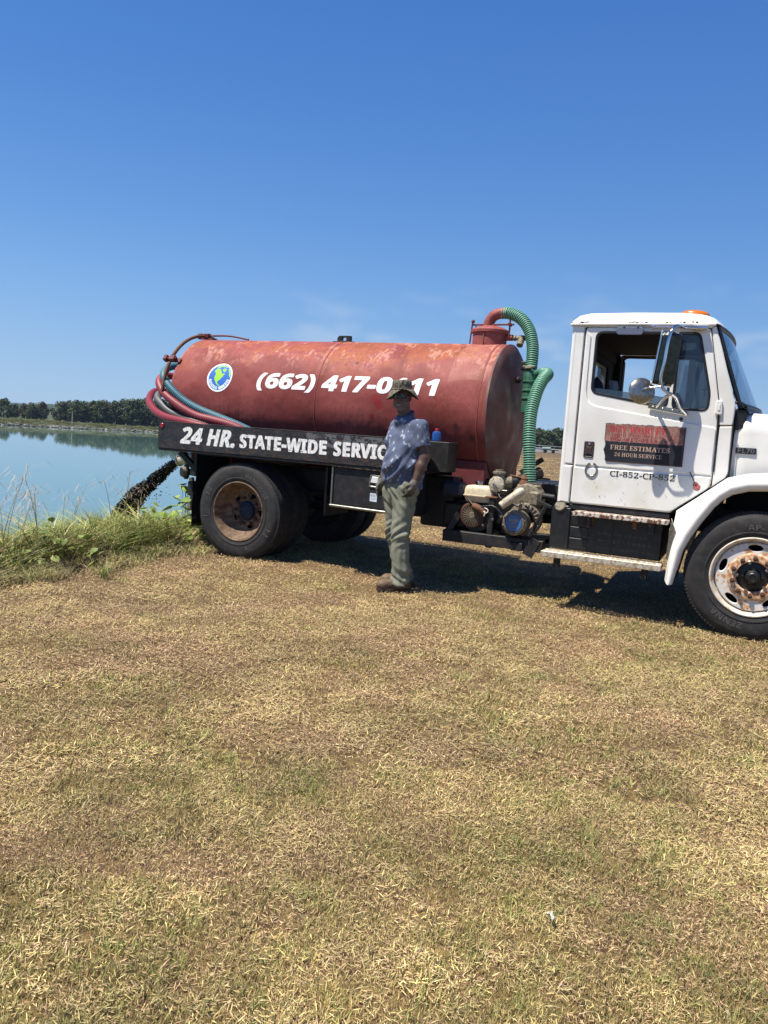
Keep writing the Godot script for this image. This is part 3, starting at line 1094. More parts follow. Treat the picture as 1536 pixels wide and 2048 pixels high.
func build_bank_plants():
	rng.seed = 303
	var yel := [Color(0.29, 0.28, 0.085), Color(0.35, 0.32, 0.12), Color(0.22, 0.24, 0.065), Color(0.40, 0.35, 0.18)]
	var grn := [Color(0.10, 0.155, 0.032), Color(0.145, 0.20, 0.045), Color(0.20, 0.24, 0.06)]
	var tan_ := [Color(0.37, 0.30, 0.16), Color(0.31, 0.24, 0.12), Color(0.24, 0.17, 0.09)]
	var kinds := [
		tuft(34, 0.13, 0.20, 0.52, 0.0105, yel + grn, 0.9, 11, 4),
		tuft(34, 0.13, 0.16, 0.44, 0.0095, yel + tan_, 1.1, 12, 4),
		tuft(30, 0.13, 0.20, 0.50, 0.0115, grn + yel, 0.8, 13, 4),
		tuft(40, 0.14, 0.10, 0.26, 0.0085, tan_ + yel, 1.1, 14, 3)]
	var xf := [[], [], [], []]
	var cl := [[], [], [], []]
	for i in 9000:
		var z := rng.randf_range(-7.0, 9.5)
		var edge := -0.42 + 0.16 * nz2.get_noise_1d(z * 1.4) + 0.1 * nz2.get_noise_1d(z * 5.0)
		if z < -0.2: edge = minf(edge, -0.95)
		var x := edge - pow(rng.randf(), 0.8) * 3.4
		var from_edge := edge - x
		var k: int = [0, 0, 1, 2, 2][rng.randi() % 5]
		if from_edge < 0.32 + 0.2 * rng.randf(): k = 3
		var s := rng.randf_range(0.75, 1.2) * clampf(0.66 + from_edge * 0.5, 0.5, 1.2)
		if z < -0.2 and z > -1.6 and x > -2.0: s *= 0.78
		xf[k].append(Transform3D(Basis(Vector3.UP, rng.randf() * TAU).scaled(Vector3(s, s, s)), Vector3(x, hgt(x, z) - 0.01, z)))
		var v := rng.randf_range(0.7, 1.5)
		var dry := 0.5 + 0.5 * nz2.get_noise_2d(x * 0.8, z * 0.8)
		cl[k].append(Color(v * lerpf(0.85, 1.15, dry), v, v * lerpf(0.8, 1.1, dry)))
	var names := ["tall_yellow_grass", "tall_straw_grass", "tall_green_grass", "short_bank_grass"]
	var labels := ["tall yellow-green grass along the crest of the bank", "dry tan grass mixed into the bank growth", "greener tall grass along the water side", "low matted grass at the foot of the bank growth"]
	for k in 4:
		tag(multi(names[k], kinds[k], M.dry_blade, xf[k], cl[k], self), labels[k], "grass")
	var sx := []
	var sc := []
	for i in 120:
		var z := rng.randf_range(-6.0, 9.0)
		if z > -1.5 and z < 0.3 and rng.randf() < 0.75: continue
		if z < -0.6 and rng.randf() < 0.5: continue
		var x := -0.8 - rng.randf() * 1.7
		var s := rng.randf_range(0.7, 1.25)
		if z > 0.3 and z < 2.4: s *= 1.1
		if z < -0.3: s *= 0.7
		sx.append(Transform3D(Basis(Vector3.UP, rng.randf() * TAU).scaled(Vector3.ONE * s), Vector3(x, hgt(x, z), z)))
		var v := rng.randf_range(0.75, 1.2)
		sc.append(Color(v, v, v))
	tag(multi("seed_stalks", seed_stalk(0.72, 21), M.dry_blade, sx, sc, self), "wispy tan seed heads standing above the bank grass", "grass")
	# broad-leaved plants
	vine("leafy_vine", "bright green heart-leaved vine on the bank just behind the rear tyre", Vector3(-1.25, hgt(-1.25, -0.70), -0.70), 0.60, 0.62, 130, 1, [Color(0.20, 0.30, 0.035), Color(0.30, 0.38, 0.05), Color(0.13, 0.21, 0.03)])
	vine("leafy_vine", "darker green vine at the left picture edge among tall grass", Vector3(-0.95, hgt(-0.95, 1.55), 1.55), 0.45, 0.46, 90, 2, [Color(0.13, 0.19, 0.035), Color(0.19, 0.25, 0.045), Color(0.24, 0.29, 0.07)], 0.62)
	vine("leafy_vine", "small clump of green leaves low beside the black mud flap", Vector3(-0.95, hgt(-0.95, -0.35), -0.35), 0.28, 0.3, 26, 3, [Color(0.2, 0.28, 0.05), Color(0.15, 0.23, 0.04)])
	weed("grass_weed", "single dark green grass weed in front of the bank growth", Vector3(-0.22, 0, 1.62), 0.2, 8)
	weed("tall_weed", "tall bright weed showing between the tank and green hose", Vector3(1.58, 0, -4.9), 1.2, 9)

func vine(called: String, label: String, at: Vector3, rad: float, h: float, n: int, sd: int, cols: Array, leaf := 1.0):
	var r := RandomNumberGenerator.new()
	r.seed = 900 + sd
	var o := thing(called, label, "plant", at, 0.0, "leafy vines on the bank")
	var meshes := []
	for v in 3:
		var mb := MB.new()
		mb.col = cols[v % cols.size()]
		# heart-shaped leaf, folded a little along its midrib
		var half := [Vector2(0, -0.05), Vector2(0.28, -0.22), Vector2(0.50, 0.05), Vector2(0.46, 0.36), Vector2(0.22, 0.74), Vector2(0, 1.0)]
		for s in [-1.0, 1.0]:
			mb.g += 1
			for i in range(0, 5):
				var a: Vector2 = half[i]
				var b: Vector2 = half[i + 1]
				mb.tri(Vector3(0, 0.1, lerpf(0.0, 0.9, i / 5.0)), Vector3(a.x * s, 0.1 - 0.22 * a.x - 0.12 * a.y * a.y, a.y), Vector3(b.x * s, 0.1 - 0.22 * b.x - 0.12 * b.y * b.y, b.y), Vector3.UP)
				mb.tri(Vector3(0, 0.1, lerpf(0.0, 0.9, i / 5.0)), Vector3(0, 0.1 - 0.02, lerpf(0.0, 0.9, (i + 1) / 5.0)), Vector3(b.x * s, 0.1 - 0.22 * b.x - 0.12 * b.y * b.y, b.y), Vector3.UP)
		meshes.append(mb.done())
	var stm := MB.new()
	stm.col = Color(0.2, 0.2, 0.08)
	for i in n:
		var a := r.randf() * TAU
		var d := sqrt(r.randf()) * rad
		var y := h * (1.0 - 0.55 * d / rad) * r.randf_range(0.35, 1.1)
		var p := Vector3(cos(a) * d, y, sin(a) * d)
		var s := r.randf_range(0.06, 0.12) * leaf
		var B := Basis.from_euler(Vector3(r.randf_range(-0.2, 1.0), r.randf() * TAU, r.randf_range(-0.5, 0.5))).scaled(Vector3.ONE * s)
		var lf := MeshInstance3D.new()
		lf.name = "leaf"
		lf.mesh = meshes[r.randi() % 3]
		lf.set_surface_override_material(0, M.leaf)
		lf.transform = Transform3D(B, p)
		o.add_child(lf, true)
		if i % 2 == 0:
			stm.tube([Vector3(p.x * 0.3, -0.05, p.z * 0.3), Vector3(p.x * 0.8, p.y * 0.7, p.z * 0.8), p], 0.003, 4, false)
	part("stem", stm, M.leaf, o)

func weed(called: String, label: String, at: Vector3, h: float, sd: int):
	var o := thing(called, label, "plant", Vector3(at.x, hgt(at.x, at.z), at.z))
	part("blades", tuft(34, h * 0.16, h * 0.6, h * 1.1, maxf(0.007, h * 0.02), [Color(0.12, 0.2, 0.04), Color(0.2, 0.28, 0.07), Color(0.3, 0.32, 0.1)], 0.75, sd, 4), M.leaf, o)

# ------------------------------------------------------------------ trees
func crown_mesh(sd: int, tint: Color, n := 2600) -> ArrayMesh:
	# many leaf-clump faces on and inside overlapping boughs; unit height 1
	var r := RandomNumberGenerator.new()
	r.seed = sd
	var mb := MB.new()
	mb.g = -1
	var boughs := []
	for i in 22:
		var t := (i + 0.5) / 22.0
		var w := 0.40 * pow(sin(PI * clampf(t * 0.74 + 0.22, 0, 1)), 0.7)
		var a := i * 2.4 + r.randf() * 0.8
		var d := w * r.randf_range(0.45, 1.0)
		boughs.append([Vector3(cos(a) * d, 0.06 + 0.84 * t, sin(a) * d), r.randf_range(0.12, 0.20), r.randf_range(0.75, 1.25)])
	for i in n:
		var b: Array = boughs[r.randi() % boughs.size()]
		var dir := Vector3(r.randfn(), r.randfn(), r.randfn()).normalized()
		var p: Vector3 = b[0] + dir * b[1] * pow(r.randf(), 0.35) * Vector3(1.0, 0.8, 1.0)
		p.y = maxf(p.y, 0.0)
		var s := r.randf_range(0.016, 0.036)
		var B := Basis.from_euler(Vector3(r.randf_range(-1, 1), r.randf() * TAU, r.randf_range(-1, 1)))
		var k: float = b[2] * r.randf_range(0.7, 1.3)
		mb.col = Color(tint.r * k, tint.g * k, tint.b * k)
		mb.quad(p + B * Vector3(-s, 0, -s * 0.6), p + B * Vector3(s * 0.4, 0.2 * s, -s), p + B * Vector3(s, 0, s * 0.7), p + B * Vector3(-s * 0.5, 0.3 * s, s))
	return mb.done()

func trees():
	var tints := [Color(0.055, 0.085, 0.030), Color(0.065, 0.095, 0.034), Color(0.10, 0.085, 0.045), Color(0.075, 0.105, 0.038)]
	var kind := ["dark green", "mid green", "brown tinged", "pale green"]
	var crowns := []
	for i in 4: crowns.append([crown_mesh(400 + i, tints[i]), crown_mesh(450 + i, tints[i])])
	var lm := mat("far_leaf", Color.WHITE, 0.8)
	lm.vertex_color_use_as_albedo = true
	lm.backlight_enabled = true
	lm.backlight = Color(0.3, 0.3, 0.3)
	var bark := mat("bark", rgb8(70, 60, 48), 0.95)
	var trunk := MB.new()
	trunk.tube([Vector3(0, -0.02, 0), Vector3(0.005, 0.2, 0.004), Vector3(-0.004, 0.5, 0.006), Vector3(0.0, 0.8, 0)], [0.028, 0.02, 0.014, 0.004], 7)
	for k in 5:
		var a := k * 1.9
		trunk.tube([Vector3(0, 0.18 + k * 0.11, 0), Vector3(cos(a) * 0.12, 0.27 + k * 0.11, sin(a) * 0.12), Vector3(cos(a) * 0.24, 0.34 + k * 0.11, sin(a) * 0.24)], [0.012, 0.008, 0.003], 5)
	var tm := trunk.done()
	# direction across the water (degrees left of straight ahead), distance, height, kind
	var row := TREES_LEFT
	var i := 0
	for t in row:
		tree_at(t, i, row.size(), "across the lagoon", crowns, tm, lm, bark, kind, "trees along the far bank")
		i += 1
	i = 0
	row = TREES_RIGHT
	for t in row:
		tree_at(t, i, row.size(), "beyond the field, between tank and cab", crowns, tm, lm, bark, kind, "trees beyond the field")
		i += 1

func tree_at(t: Array, i: int, n: int, where: String, crowns: Array, tm: Mesh, lm: Material, bark: Material, kind: Array, group: String):
	var a := deg_to_rad(t[0])
	var at := Vector3(4.77 - sin(a) * t[1], t[4], 6.66 - cos(a) * t[1])
	var ord := ["leftmost", "second from left", "third from left", "fourth from left", "fifth from left", "sixth from left", "seventh from left", "eighth from left", "ninth from left", "tenth from left", "eleventh from left", "twelfth from left", "thirteenth from left", "fourteenth from left", "fifteenth from left", "sixteenth from left", "seventeenth from left", "eighteenth from left", "nineteenth from left", "twentieth from left"]
	var o := thing("shade_tree", "%s leafy tree, %s %s" % [kind[t[3]], ord[i], where], "tree", at, i * 1.3, group)
	var h: float = t[2]
	var w: float = t[5]
	var tr := part("trunk", tm, bark, o)
	tr.scale = Vector3(h, h, h)
	var cr := part("crown", crowns[t[3]][i % 2], lm, o)
	cr.scale = Vector3(h * w, h, h * w)

# ------------------------------------------------------------------ the truck
const TC := Vector2(1.69, -1.2)      # tank axis: height, depth
const TR := 0.73
const WX := Transform3D(Basis(Vector3(1, 0, 0), Vector3(0, 0, 1), Vector3(0, -1, 0)), Vector3.ZERO)   # local y points out to the near side
const XF := Transform3D(Basis(Vector3(0, 0, -1), Vector3(0, 1, 0), Vector3(1, 0, 0)), Vector3.ZERO)   # plates across the truck: drawn (-z, y), thickness along x
var truck: Node3D

func V(x: float, y: float) -> Vector2:
	return Vector2(x, y)

func shift(X: Transform3D, at: Vector3) -> Transform3D:
	return Transform3D(X.basis, at)

func tank_pt(x: float, th: float, r := TR) -> Vector3:
	return Vector3(x, TC.x + r * sin(deg_to_rad(th)), TC.y + r * cos(deg_to_rad(th)))

func build_truck():
	truck = thing("septic_tank_truck", "white cab truck with long faded red tank and black side board, parked at the lagoon", "truck")
	build_tank()
	build_hose_work()
	build_bed()
	build_wheels()
	build_pump_deck()
	build_cab()
	build_cab_trim()

func build_tank():
	var mb := MB.new()
	mb.sheet(24, 96, func(u: float, v: float) -> Vector3: return tank_pt(-1.35 + 3.82 * u, 90.0 - 360.0 * v))
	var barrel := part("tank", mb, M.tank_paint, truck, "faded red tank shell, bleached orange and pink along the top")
	# welded bands
	for x in [0.58, 2.39]:
		var wb := MB.new()
		var ring := []
		for k in 65: ring.append(tank_pt(x + 0.003 * sin(k * 1.7), k * 360.0 / 64.0, TR + 0.001))
		wb.tube(ring, 0.005, 6, false)
		part("weld_seam", wb, M.red_paint, barrel)
	# dished heads with a standing rim
	var hX := Transform3D(Basis(Vector3(0, 1, 0), Vector3(1, 0, 0), Vector3(0, 0, -1)), Vector3(2.47, TC.x, TC.y))
	var hb := MB.new()
	var prof := [V(TR + 0.001, -0.01), V(TR + 0.004, 0.012), V(TR - 0.012, 0.02), V(TR - 0.03, 0.035)]
	for k in range(1, 13):
		var r := (TR - 0.03) * (1.0 - k / 12.0)
		prof.append(V(r, 0.035 + 0.11 * (1.0 - pow(r / (TR - 0.03), 2.0))))
	hb.lathe(prof, hX, 64)
	part("front_head", hb, M.head_paint, truck, "grey-streaked dished front end of the tank")
	var rX := Transform3D(Basis(Vector3(0, 1, 0), Vector3(-1, 0, 0), Vector3(0, 0, 1)), Vector3(-1.35, TC.x, TC.y))
	var rb := MB.new()
	rb.lathe(prof, rX, 64)
	part("rear_head", rb, M.red_paint, truck)
	# rear door clamps and the bent pipe that joins them
	for th in [88.0, 34.0, 142.0]:
		var cb := MB.new()
		var B := Basis(Vector3(1, 0, 0), deg_to_rad(90.0 - th))
		var c := tank_pt(-1.46, th, TR + 0.05)
		cb.box(c + B * Vector3(0.045, 0, 0), Vector3(0.075, 0.055, 0.07), 0.006, B)
		cb.box(c + B * Vector3(-0.055, 0, 0), Vector3(0.05, 0.055, 0.07), 0.006, B)
		cb.box(c + B * Vector3(0.03, -0.035, 0), Vector3(0.22, 0.014, 0.06), 0.003, B)
		cb.cyl(c + B * Vector3(-0.09, 0, 0), c + B * Vector3(0.10, 0, 0), 0.014, 10)
		part("door_clamp", cb, M.dark_red, truck)
	var pb: MB
	for seg in [[85.0, 38.0], [30.0, 4.0], [91.0, 138.0], [146.0, 174.0]]:
		pb = MB.new()
		var arc := []
		for k in 9: arc.append(tank_pt(-1.44, lerpf(seg[0], seg[1], k / 8.0), TR + 0.045))
		pb.tube(arc, 0.02, 8)
		part("clamp_ring", pb, M.rust, truck)
	var tb := MB.new()
	tb.tube(spline([tank_pt(-1.38, 92, TR + 0.06), tank_pt(-1.1, 90, TR + 0.055), tank_pt(-0.8, 88, TR + 0.012)], 0.04), 0.012, 6)
	part("top_rod", tb, M.dark_red, truck)
	# lifting eye half way along the top
	var lb := MB.new()
	var lx := Transform3D(Basis(), Vector3(0.50, TC.x + TR, TC.y))
	lb.slab(MB.rounded([V(-0.085, -0.01), V(0.085, -0.01), V(0.085, 0.075), V(-0.06, 0.075), V(-0.085, 0.05)], 0.008, 2), -0.02, 0.02, 0.003, lx, [MB.rounded([V(-0.025, 0.02), V(0.03, 0.02), V(0.03, 0.055), V(-0.025, 0.055)], 0.006, 2)])
	lb.box(Vector3(0.50, TC.x + TR + 0.003, TC.y), Vector3(0.26, 0.014, 0.09), 0.003)
	part("lifting_eye", lb, M.black_paint, truck)
	# man-way dome, its lid and the swan neck
	var dc := Vector3(2.22, TC.x + TR, TC.y)
	var db := MB.new()
	db.lathe([V(0.178, -0.06), V(0.178, 0.108), V(0.192, 0.110), V(0.192, 0.118)], Transform3D(Basis(), dc), 36)
	db.box(dc + Vector3(-0.01, 0.05, 0.18), Vector3(0.012, 0.11, 0.012), 0.002)
	var dome := part("manway_dome", db, M.red_paint, truck)
	var db2 := MB.new()
	db2.lathe([V(0.18, 0.112), V(0.196, 0.116), V(0.197, 0.142), V(0.188, 0.152), V(0.13, 0.178), V(0.075, 0.192), V(0.0, 0.195)], Transform3D(Basis(), dc), 36)
	part("dome_lid", db2, M.red_paint, dome)
	var eb := MB.new()
	var el := spline([dc + Vector3(-0.03, 0.17, 0), dc + Vector3(-0.015, 0.24, 0), dc + Vector3(0.03, 0.30, 0), dc + Vector3(0.11, 0.325, 0), dc + Vector3(0.16, 0.325, 0)], 0.03)
	eb.tube(el, 0.056, 14)
	part("swan_neck", eb, M.red_paint, dome)
	var rb2 := MB.new()
	rb2.bar(dc + Vector3(-0.19, 0.20, 0.03), dc + Vector3(0.26, 0.205, 0.03), 0.018, 0.014)
	rb2.bar(dc + Vector3(0.215, 0.07, 0.03), dc + Vector3(0.215, 0.255, 0.03), 0.016, 0.016, Vector3.RIGHT)
	rb2.bar(dc + Vector3(-0.19, 0.235, 0.03), dc + Vector3(-0.195, 0.0, 0.06), 0.012, 0.02, Vector3.RIGHT)
	rb2.bar(dc + Vector3(-0.15, 0.2, 0.03), dc + Vector3(-0.15, 0.15, 0.03), 0.012, 0.012, Vector3.RIGHT)
	rb2.ball(dc + Vector3(-0.185, 0.235, 0.03), Vector3.ONE * 0.02, Basis(), 6)
	rb2.cyl(dc + Vector3(0.215, 0.205, 0.0), dc + Vector3(0.215, 0.205, 0.06), 0.02, 8)
	part("lid_clamp", rb2, M.dark_red, dome)
	var vb := MB.new()
	vb.cyl(dc + Vector3(0.17, 0.075, 0), dc + Vector3(0.25, 0.075, 0), 0.032, 12)
	part("overflow_stub", vb, M.red_paint, dome)
	var vb2 := MB.new()
	vb2.cyl(dc + Vector3(0.24, 0.072, 0.0), dc + Vector3(0.44, 0.068, 0), 0.022, 12)
	vb2.cyl(dc + Vector3(0.26, 0.072, 0.0), dc + Vector3(0.285, 0.072, 0), 0.03, 8)
	vb2.cyl(dc + Vector3(0.305, 0.07, 0.0), dc + Vector3(0.37, 0.07, 0), 0.031, 10)
	vb2.cyl(dc + Vector3(0.395, 0.069, 0.0), dc + Vector3(0.415, 0.069, 0), 0.03, 8)
	vb2.cyl(dc + Vector3(0.34, 0.06, 0.0), dc + Vector3(0.34, -0.01, 0.05), 0.034, 12)
	part("relief_valve", vb2, M.cast_iron, dome)
	# telephone number, a curved film on the shell
	var img := blank(1600, 150)
	text_box(img, "(662) 417-0111", sans, 14, 1576, 127, 106, Color.WHITE, 0.16, 5)
	rng.seed = 12
	for k in 260:
		var x := rng.randi_range(0, 1590)
		var y := rng.randi_range(0, 149)
		img.fill_rect(Rect2i(x, y, rng.randi_range(1, 4), rng.randi_range(1, 4)), Color(0, 0, 0, 0))
	for k in [[326, 30, 6], [330, 60, 5]]: img.fill_rect(Rect2i(k[0], k[1], 3, 34), Color(0, 0, 0, 0))
	tint_white(img, rgb8(226, 224, 222), 0.05)
	var nb := MB.new()
	nb.sheet(40, 10, func(u: float, v: float) -> Vector3: return tank_pt(lerpf(-0.215, 2.01, u), lerpf(26.3, 8.4, v), TR + 0.003))
	part("phone_number", nb, decal_mat("number_film", img, 0.45), barrel)
	# round globe emblem
	var gb := MB.new()
	gb.sheet(14, 14, func(u: float, v: float) -> Vector3: return tank_pt(lerpf(-0.867, -0.523, u), lerpf(32.8, 5.2, v), TR + 0.003))
	part("globe_emblem", gb, decal_mat("globe_film", globe_image(), 0.4), barrel)
	# saddle under the front of the tank
	for x in [2.30, 0.9, -0.6]:
		var sb := MB.new()
		sb.box(Vector3(x, 1.06, -1.2), Vector3(0.34 if x > 2 else 0.1, 0.30, 1.16), 0.006)
		part("tank_saddle", sb, M.dark_red, truck)

func tint_white(img: Image, c: Color, amt: float):
	for y in img.get_height():
		for x in img.get_width():
			var p := img.get_pixel(x, y)
			if p.a > 0.5:
				var k := 1.0 + amt * nz.get_noise_2d(x * 0.03, y * 0.03)
				img.set_pixel(x, y, Color(p.r * c.r * k, p.g * c.g * k, p.b * c.b * k, 1))
			else:
				img.set_pixel(x, y, Color(c.r, c.g, c.b, 0))

func globe_image() -> Image:
	var img := blank(256, 256, Color(0.85, 0.87, 0.88, 0))
	fill_shape(img, [MB.circle(V(128, 128), 126, -1, 60)], rgb8(232, 236, 238))
	fill_shape(img, [MB.circle(V(128, 128), 112, -1, 60)], rgb8(52, 104, 186))
	var gr := rgb8(150, 214, 62)
	# the land of a northern continent, the tip of a southern one and the far coasts, roughly
	fill_shape(img, [PackedVector2Array([V(66, 70), V(80, 54), V(104, 52), V(118, 60), V(128, 74), V(136, 92), V(150, 100), V(166, 92), V(172, 104), V(158, 116), V(160, 126), V(144, 136), V(138, 152), V(120, 160), V(112, 172), V(122, 186), V(140, 196), V(146, 206), V(128, 200), V(106, 188), V(92, 166), V(80, 150), V(76, 128), V(82, 108), V(78, 90), V(64, 82)])], gr)
	fill_shape(img, [PackedVector2Array([V(138, 62), V(160, 48), V(176, 56), V(174, 76), V(160, 84), V(150, 76)])], gr)
	fill_shape(img, [PackedVector2Array([V(80, 38), V(112, 22), V(150, 18), V(190, 40), V(170, 38), V(130, 32), V(104, 40), V(88, 50)])], gr)
	fill_shape(img, [PackedVector2Array([V(196, 44), V(218, 68), V(232, 104), V(230, 132), V(218, 110), V(212, 84), V(200, 66)])], gr)
	fill_shape(img, [PackedVector2Array([V(140, 214), V(168, 202), V(198, 196), V(186, 216), V(160, 232), V(142, 236)])], gr)
	var txt := "GOING GREEN"
	var L := text_len(txt, sans)
	for cs in glyphs(txt, sans, func(p: Vector2) -> Vector2:
			var a := deg_to_rad(168.0 - 156.0 * p.x / L)
			var r := 84.0 - p.y * 0.0 + 0.0
			r = 106.0 + p.y * 0.52
			return V(128 + cos(a) * r, 128 + sin(a) * r)):
		fill_shape(img, cs, rgb8(228, 232, 236), 1)
	return img

func build_hose_work():
	var dc := Vector3(2.22, TC.x + TR, TC.y)
	var pale := rgb8(112, 178, 148)
	var deep := rgb8(2, 22, 16)
	var a := MB.new()
	hose(a, [dc + Vector3(0.12, 0.325, 0.0), dc + Vector3(0.20, 0.322, 0.0), dc + Vector3(0.33, 0.262, 0.03), dc + Vector3(0.435, 0.14, 0.07), dc + Vector3(0.492, -0.01, 0.11), dc + Vector3(0.508, -0.13, 0.14), dc + Vector3(0.512, -0.235, 0.16)], 0.062, 0.0225, 0.008, pale, deep, 16)
	part("green_vacuum_hose", a, M.hose, truck)
	# moisture trap hung on the front head
	var t := Vector3(2.74, 2.18, -1.04)
	var b := MB.new()
	b.lathe([V(0.0, -0.46), V(0.062, -0.46), V(0.075, -0.45), V(0.075, -0.32), V(0.084, -0.315), V(0.084, -0.30), V(0.078, -0.295), V(0.078, -0.24), V(0.086, -0.235), V(0.086, -0.222), V(0.078, -0.217), V(0.078, -0.15), V(0.086, -0.145), V(0.086, -0.132), V(0.078, -0.128), V(0.078, -0.06), V(0.066, -0.02), V(0.05, -0.012), V(0.05, 0.06)], Transform3D(Basis(), t), 24)
	var trap := part("moisture_trap", b, M.green_metal, truck)
	var b2 := MB.new()
	b2.cyl(t + Vector3(0.05, -0.06, 0.02), t + Vector3(0.13, -0.055, 0.07), 0.042, 16)
	b2.cyl(t + Vector3(0.12, -0.055, 0.065), t + Vector3(0.145, -0.053, 0.08), 0.05, 16)
	part("trap_port", b2, M.green_metal, trap)
	var b3 := MB.new()
	b3.cyl(t + Vector3(0.135, -0.053, 0.075), t + Vector3(0.20, -0.055, 0.11), 0.03, 12)
	part("hose_stub", b3, M.cast_iron, trap)
	b3 = MB.new()
	b3.box(t + Vector3(-0.02, 0.005, 0.05), Vector3(0.12, 0.02, 0.03), 0.004)
	b3.cyl(t + Vector3(-0.05, -0.01, 0.06), t + Vector3(0.02, -0.01, 0.09), 0.014, 8)
	part("hose_clamp", b3, M.cast_iron, trap)
	var b4 := MB.new()
	b4.bar(Vector3(2.60, 2.06, -1.08), Vector3(2.70, 2.10, -1.05), 0.03, 0.02)
	b4.cyl(Vector3(2.58, 2.05, -1.08), Vector3(2.62, 2.065, -1.075), 0.034, 10)
	b4.box(Vector3(2.66, 2.2, -1.08), Vector3(0.09, 0.09, 0.07), 0.01)
	part("trap_bracket", b4, M.black_paint, trap)
	var c := MB.new()
	hose(c, [t + Vector3(0.15, -0.06, 0.09), t + Vector3(0.20, -0.075, 0.16), t + Vector3(0.185, -0.14, 0.27), Vector3(2.905, 1.915, -0.66), Vector3(2.895, 1.70, -0.56), Vector3(2.915, 1.46, -0.50), Vector3(2.945, 1.22, -0.48), Vector3(2.965, 1.03, -0.47)], 0.061, 0.0225, 0.008, pale, deep, 16, func(u: float) -> float: return smoothstep(0.02, 0.22, u))
	part("green_suction_hose", c, M.hose, truck)

func build_bed():
	# side board with painted lettering, then the two deck wings, frame rails and hangings
	var img := blank(2048, 192, rgb8(28, 29, 32))
	for y in 192:
		for x in 2048:
			var n := nz.get_noise_2d(x * 0.006, y * 0.012)
			var n2 := nz.get_noise_2d(x * 0.03 + 90.0, y * 0.03)
			var c := rgb8(28, 29, 32).lerp(rgb8(52, 52, 54), clampf(0.3 + n + 0.5 * n2, 0, 1))
			var e := clampf((y - 120.0) / 72.0, 0, 1) * clampf(0.2 + nz.get_noise_2d(x * 0.01 + 5.0, y * 0.05) * 1.8, 0, 1)
			c = c.lerp(rgb8(92, 62, 44), e * 0.7)
			if x > 1230 and y < 92:
				# paint flaked to grey primer near the front end
				var fl := nz.get_noise_2d(x * 0.012, y * 0.022 + 200.0) + 0.5 * nz.get_noise_2d(x * 0.06, y * 0.06) + (x - 1230) * 0.0004 - y * 0.003
				if fl > -0.04: c = c.lerp(rgb8(112, 118, 122), 0.75)
			if n2 > 0.34: c = c.lerp(rgb8(100, 56, 36), 0.6)
			img.set_pixel(x, y, c)
	var px := 2048.0 / 3.14
	var ty := func(y: float) -> float: return (1.384 - y) / 0.285 * 192.0
	var lay := blank(2048, 192)
	text_box(lay, "24", sans, (-0.785 + 1.085) * px, (-0.50 + 1.085) * px, ty.call(1.172), 112, Color.WHITE, 0.22, 4)
	text_box(lay, "HR.", sans, (-0.44 + 1.085) * px, (-0.06 + 1.085) * px, ty.call(1.172), 112, Color.WHITE, 0.22, 4)
	text_box(lay, "STATE-WIDE", sans, (0.0 + 1.085) * px, (1.045 + 1.085) * px, ty.call(1.180), 86, Color.WHITE, 0.0, 4)
	text_box(lay, "SERVICE", sans, (1.115 + 1.085) * px, (1.80 + 1.085) * px, ty.call(1.180), 86, Color.WHITE, 0.0, 4)
	for y in 192:
		for x in 2048:
			if lay.get_pixel(x, y).a > 0.5:
				var ch := nz.get_noise_2d(x * 0.03 + 7.0, y * 0.05 + 33.0) + 0.55 * nz.get_noise_2d(x * 0.12, y * 0.12)
				var chip := ch > (0.54 if x < 1330 else 0.64)
				if not chip:
					var k := clampf(0.97 + 0.2 * nz.get_noise_2d(x * 0.05, y * 0.02), 0.6, 1)
					img.set_pixel(x, y, Color(0.93 * k, 0.93 * k, 0.92 * k))
	var bm := mat("board_paint", Color.WHITE, 0.5)
	bm.albedo_texture = tex(img)
	bm.texture_repeat = false
	var mb := MB.new()
	mb.slab(PackedVector2Array([V(-1.085, 1.099), V(2.055, 1.099), V(2.055, 1.384), V(-1.085, 1.384)]), -0.004, 0.022, 0.003, Transform3D(), [], Rect2(-1.085, 1.099, 3.14, 0.285))
	var board := part("side_board", mb, bm, truck, "black side board with chipped white lettering")
	var lp := MB.new()
	lp.box(Vector3(0.48, 1.0855, -0.03), Vector3(3.12, 0.026, 0.09), 0.004)
	lp.box(Vector3(0.48, 1.389, 0.006), Vector3(3.14, 0.007, 0.036), 0.002)
	part("board_lip", lp, M.black_paint, board)
	var rl := MB.new()
	rl.cyl(Vector3(-1.03, 1.345, 0.02), Vector3(-1.03, 1.345, 0.034), 0.026, 16)
	part("marker_lamp", rl, M.lamp_red, board)
	var far := MB.new()
	far.box(Vector3(0.48, 1.24, -2.40), Vector3(3.14, 0.285, 0.026), 0.003)
	part("far_side_board", far, M.black_paint, truck)
	for z in [-0.34, -2.06]:
		var d := MB.new()
		d.box(Vector3(0.48, 1.085, z), Vector3(3.13, 0.03, 0.60), 0.003)
		for k in 0:
			d.box(Vector3(-0.95 + k * 0.36, 1.05, z), Vector3(0.05, 0.05, 0.58), 0.003)
		part("deck_wing", d, M.black_paint, truck)
	var rr := MB.new()
	rr.box(Vector3(-1.09, 1.13, -1.2), Vector3(0.05, 0.12, 2.3), 0.004)
	part("rear_beam", rr, M.black_paint, truck)
	for z in [-0.79, -1.61]:
		var f := MB.new()
		f.box(Vector3(2.45, 0.86, z), Vector3(7.0, 0.22, 0.07), 0.006)
		part("frame_rail", f, M.black_paint, truck)
	var cm := MB.new()
	cm.box(Vector3(0, 0.86, -1.2), Vector3(0.09, 0.16, 0.8), 0.006)
	var cmm := cm.done()
	for x in [-0.85, 0.75, 1.6, 2.75, 4.3, 5.7]: part("cross_member", cmm, M.black_paint, truck).position.x = x
	# dark locker face ahead of the board, set back
	var lk := MB.new()
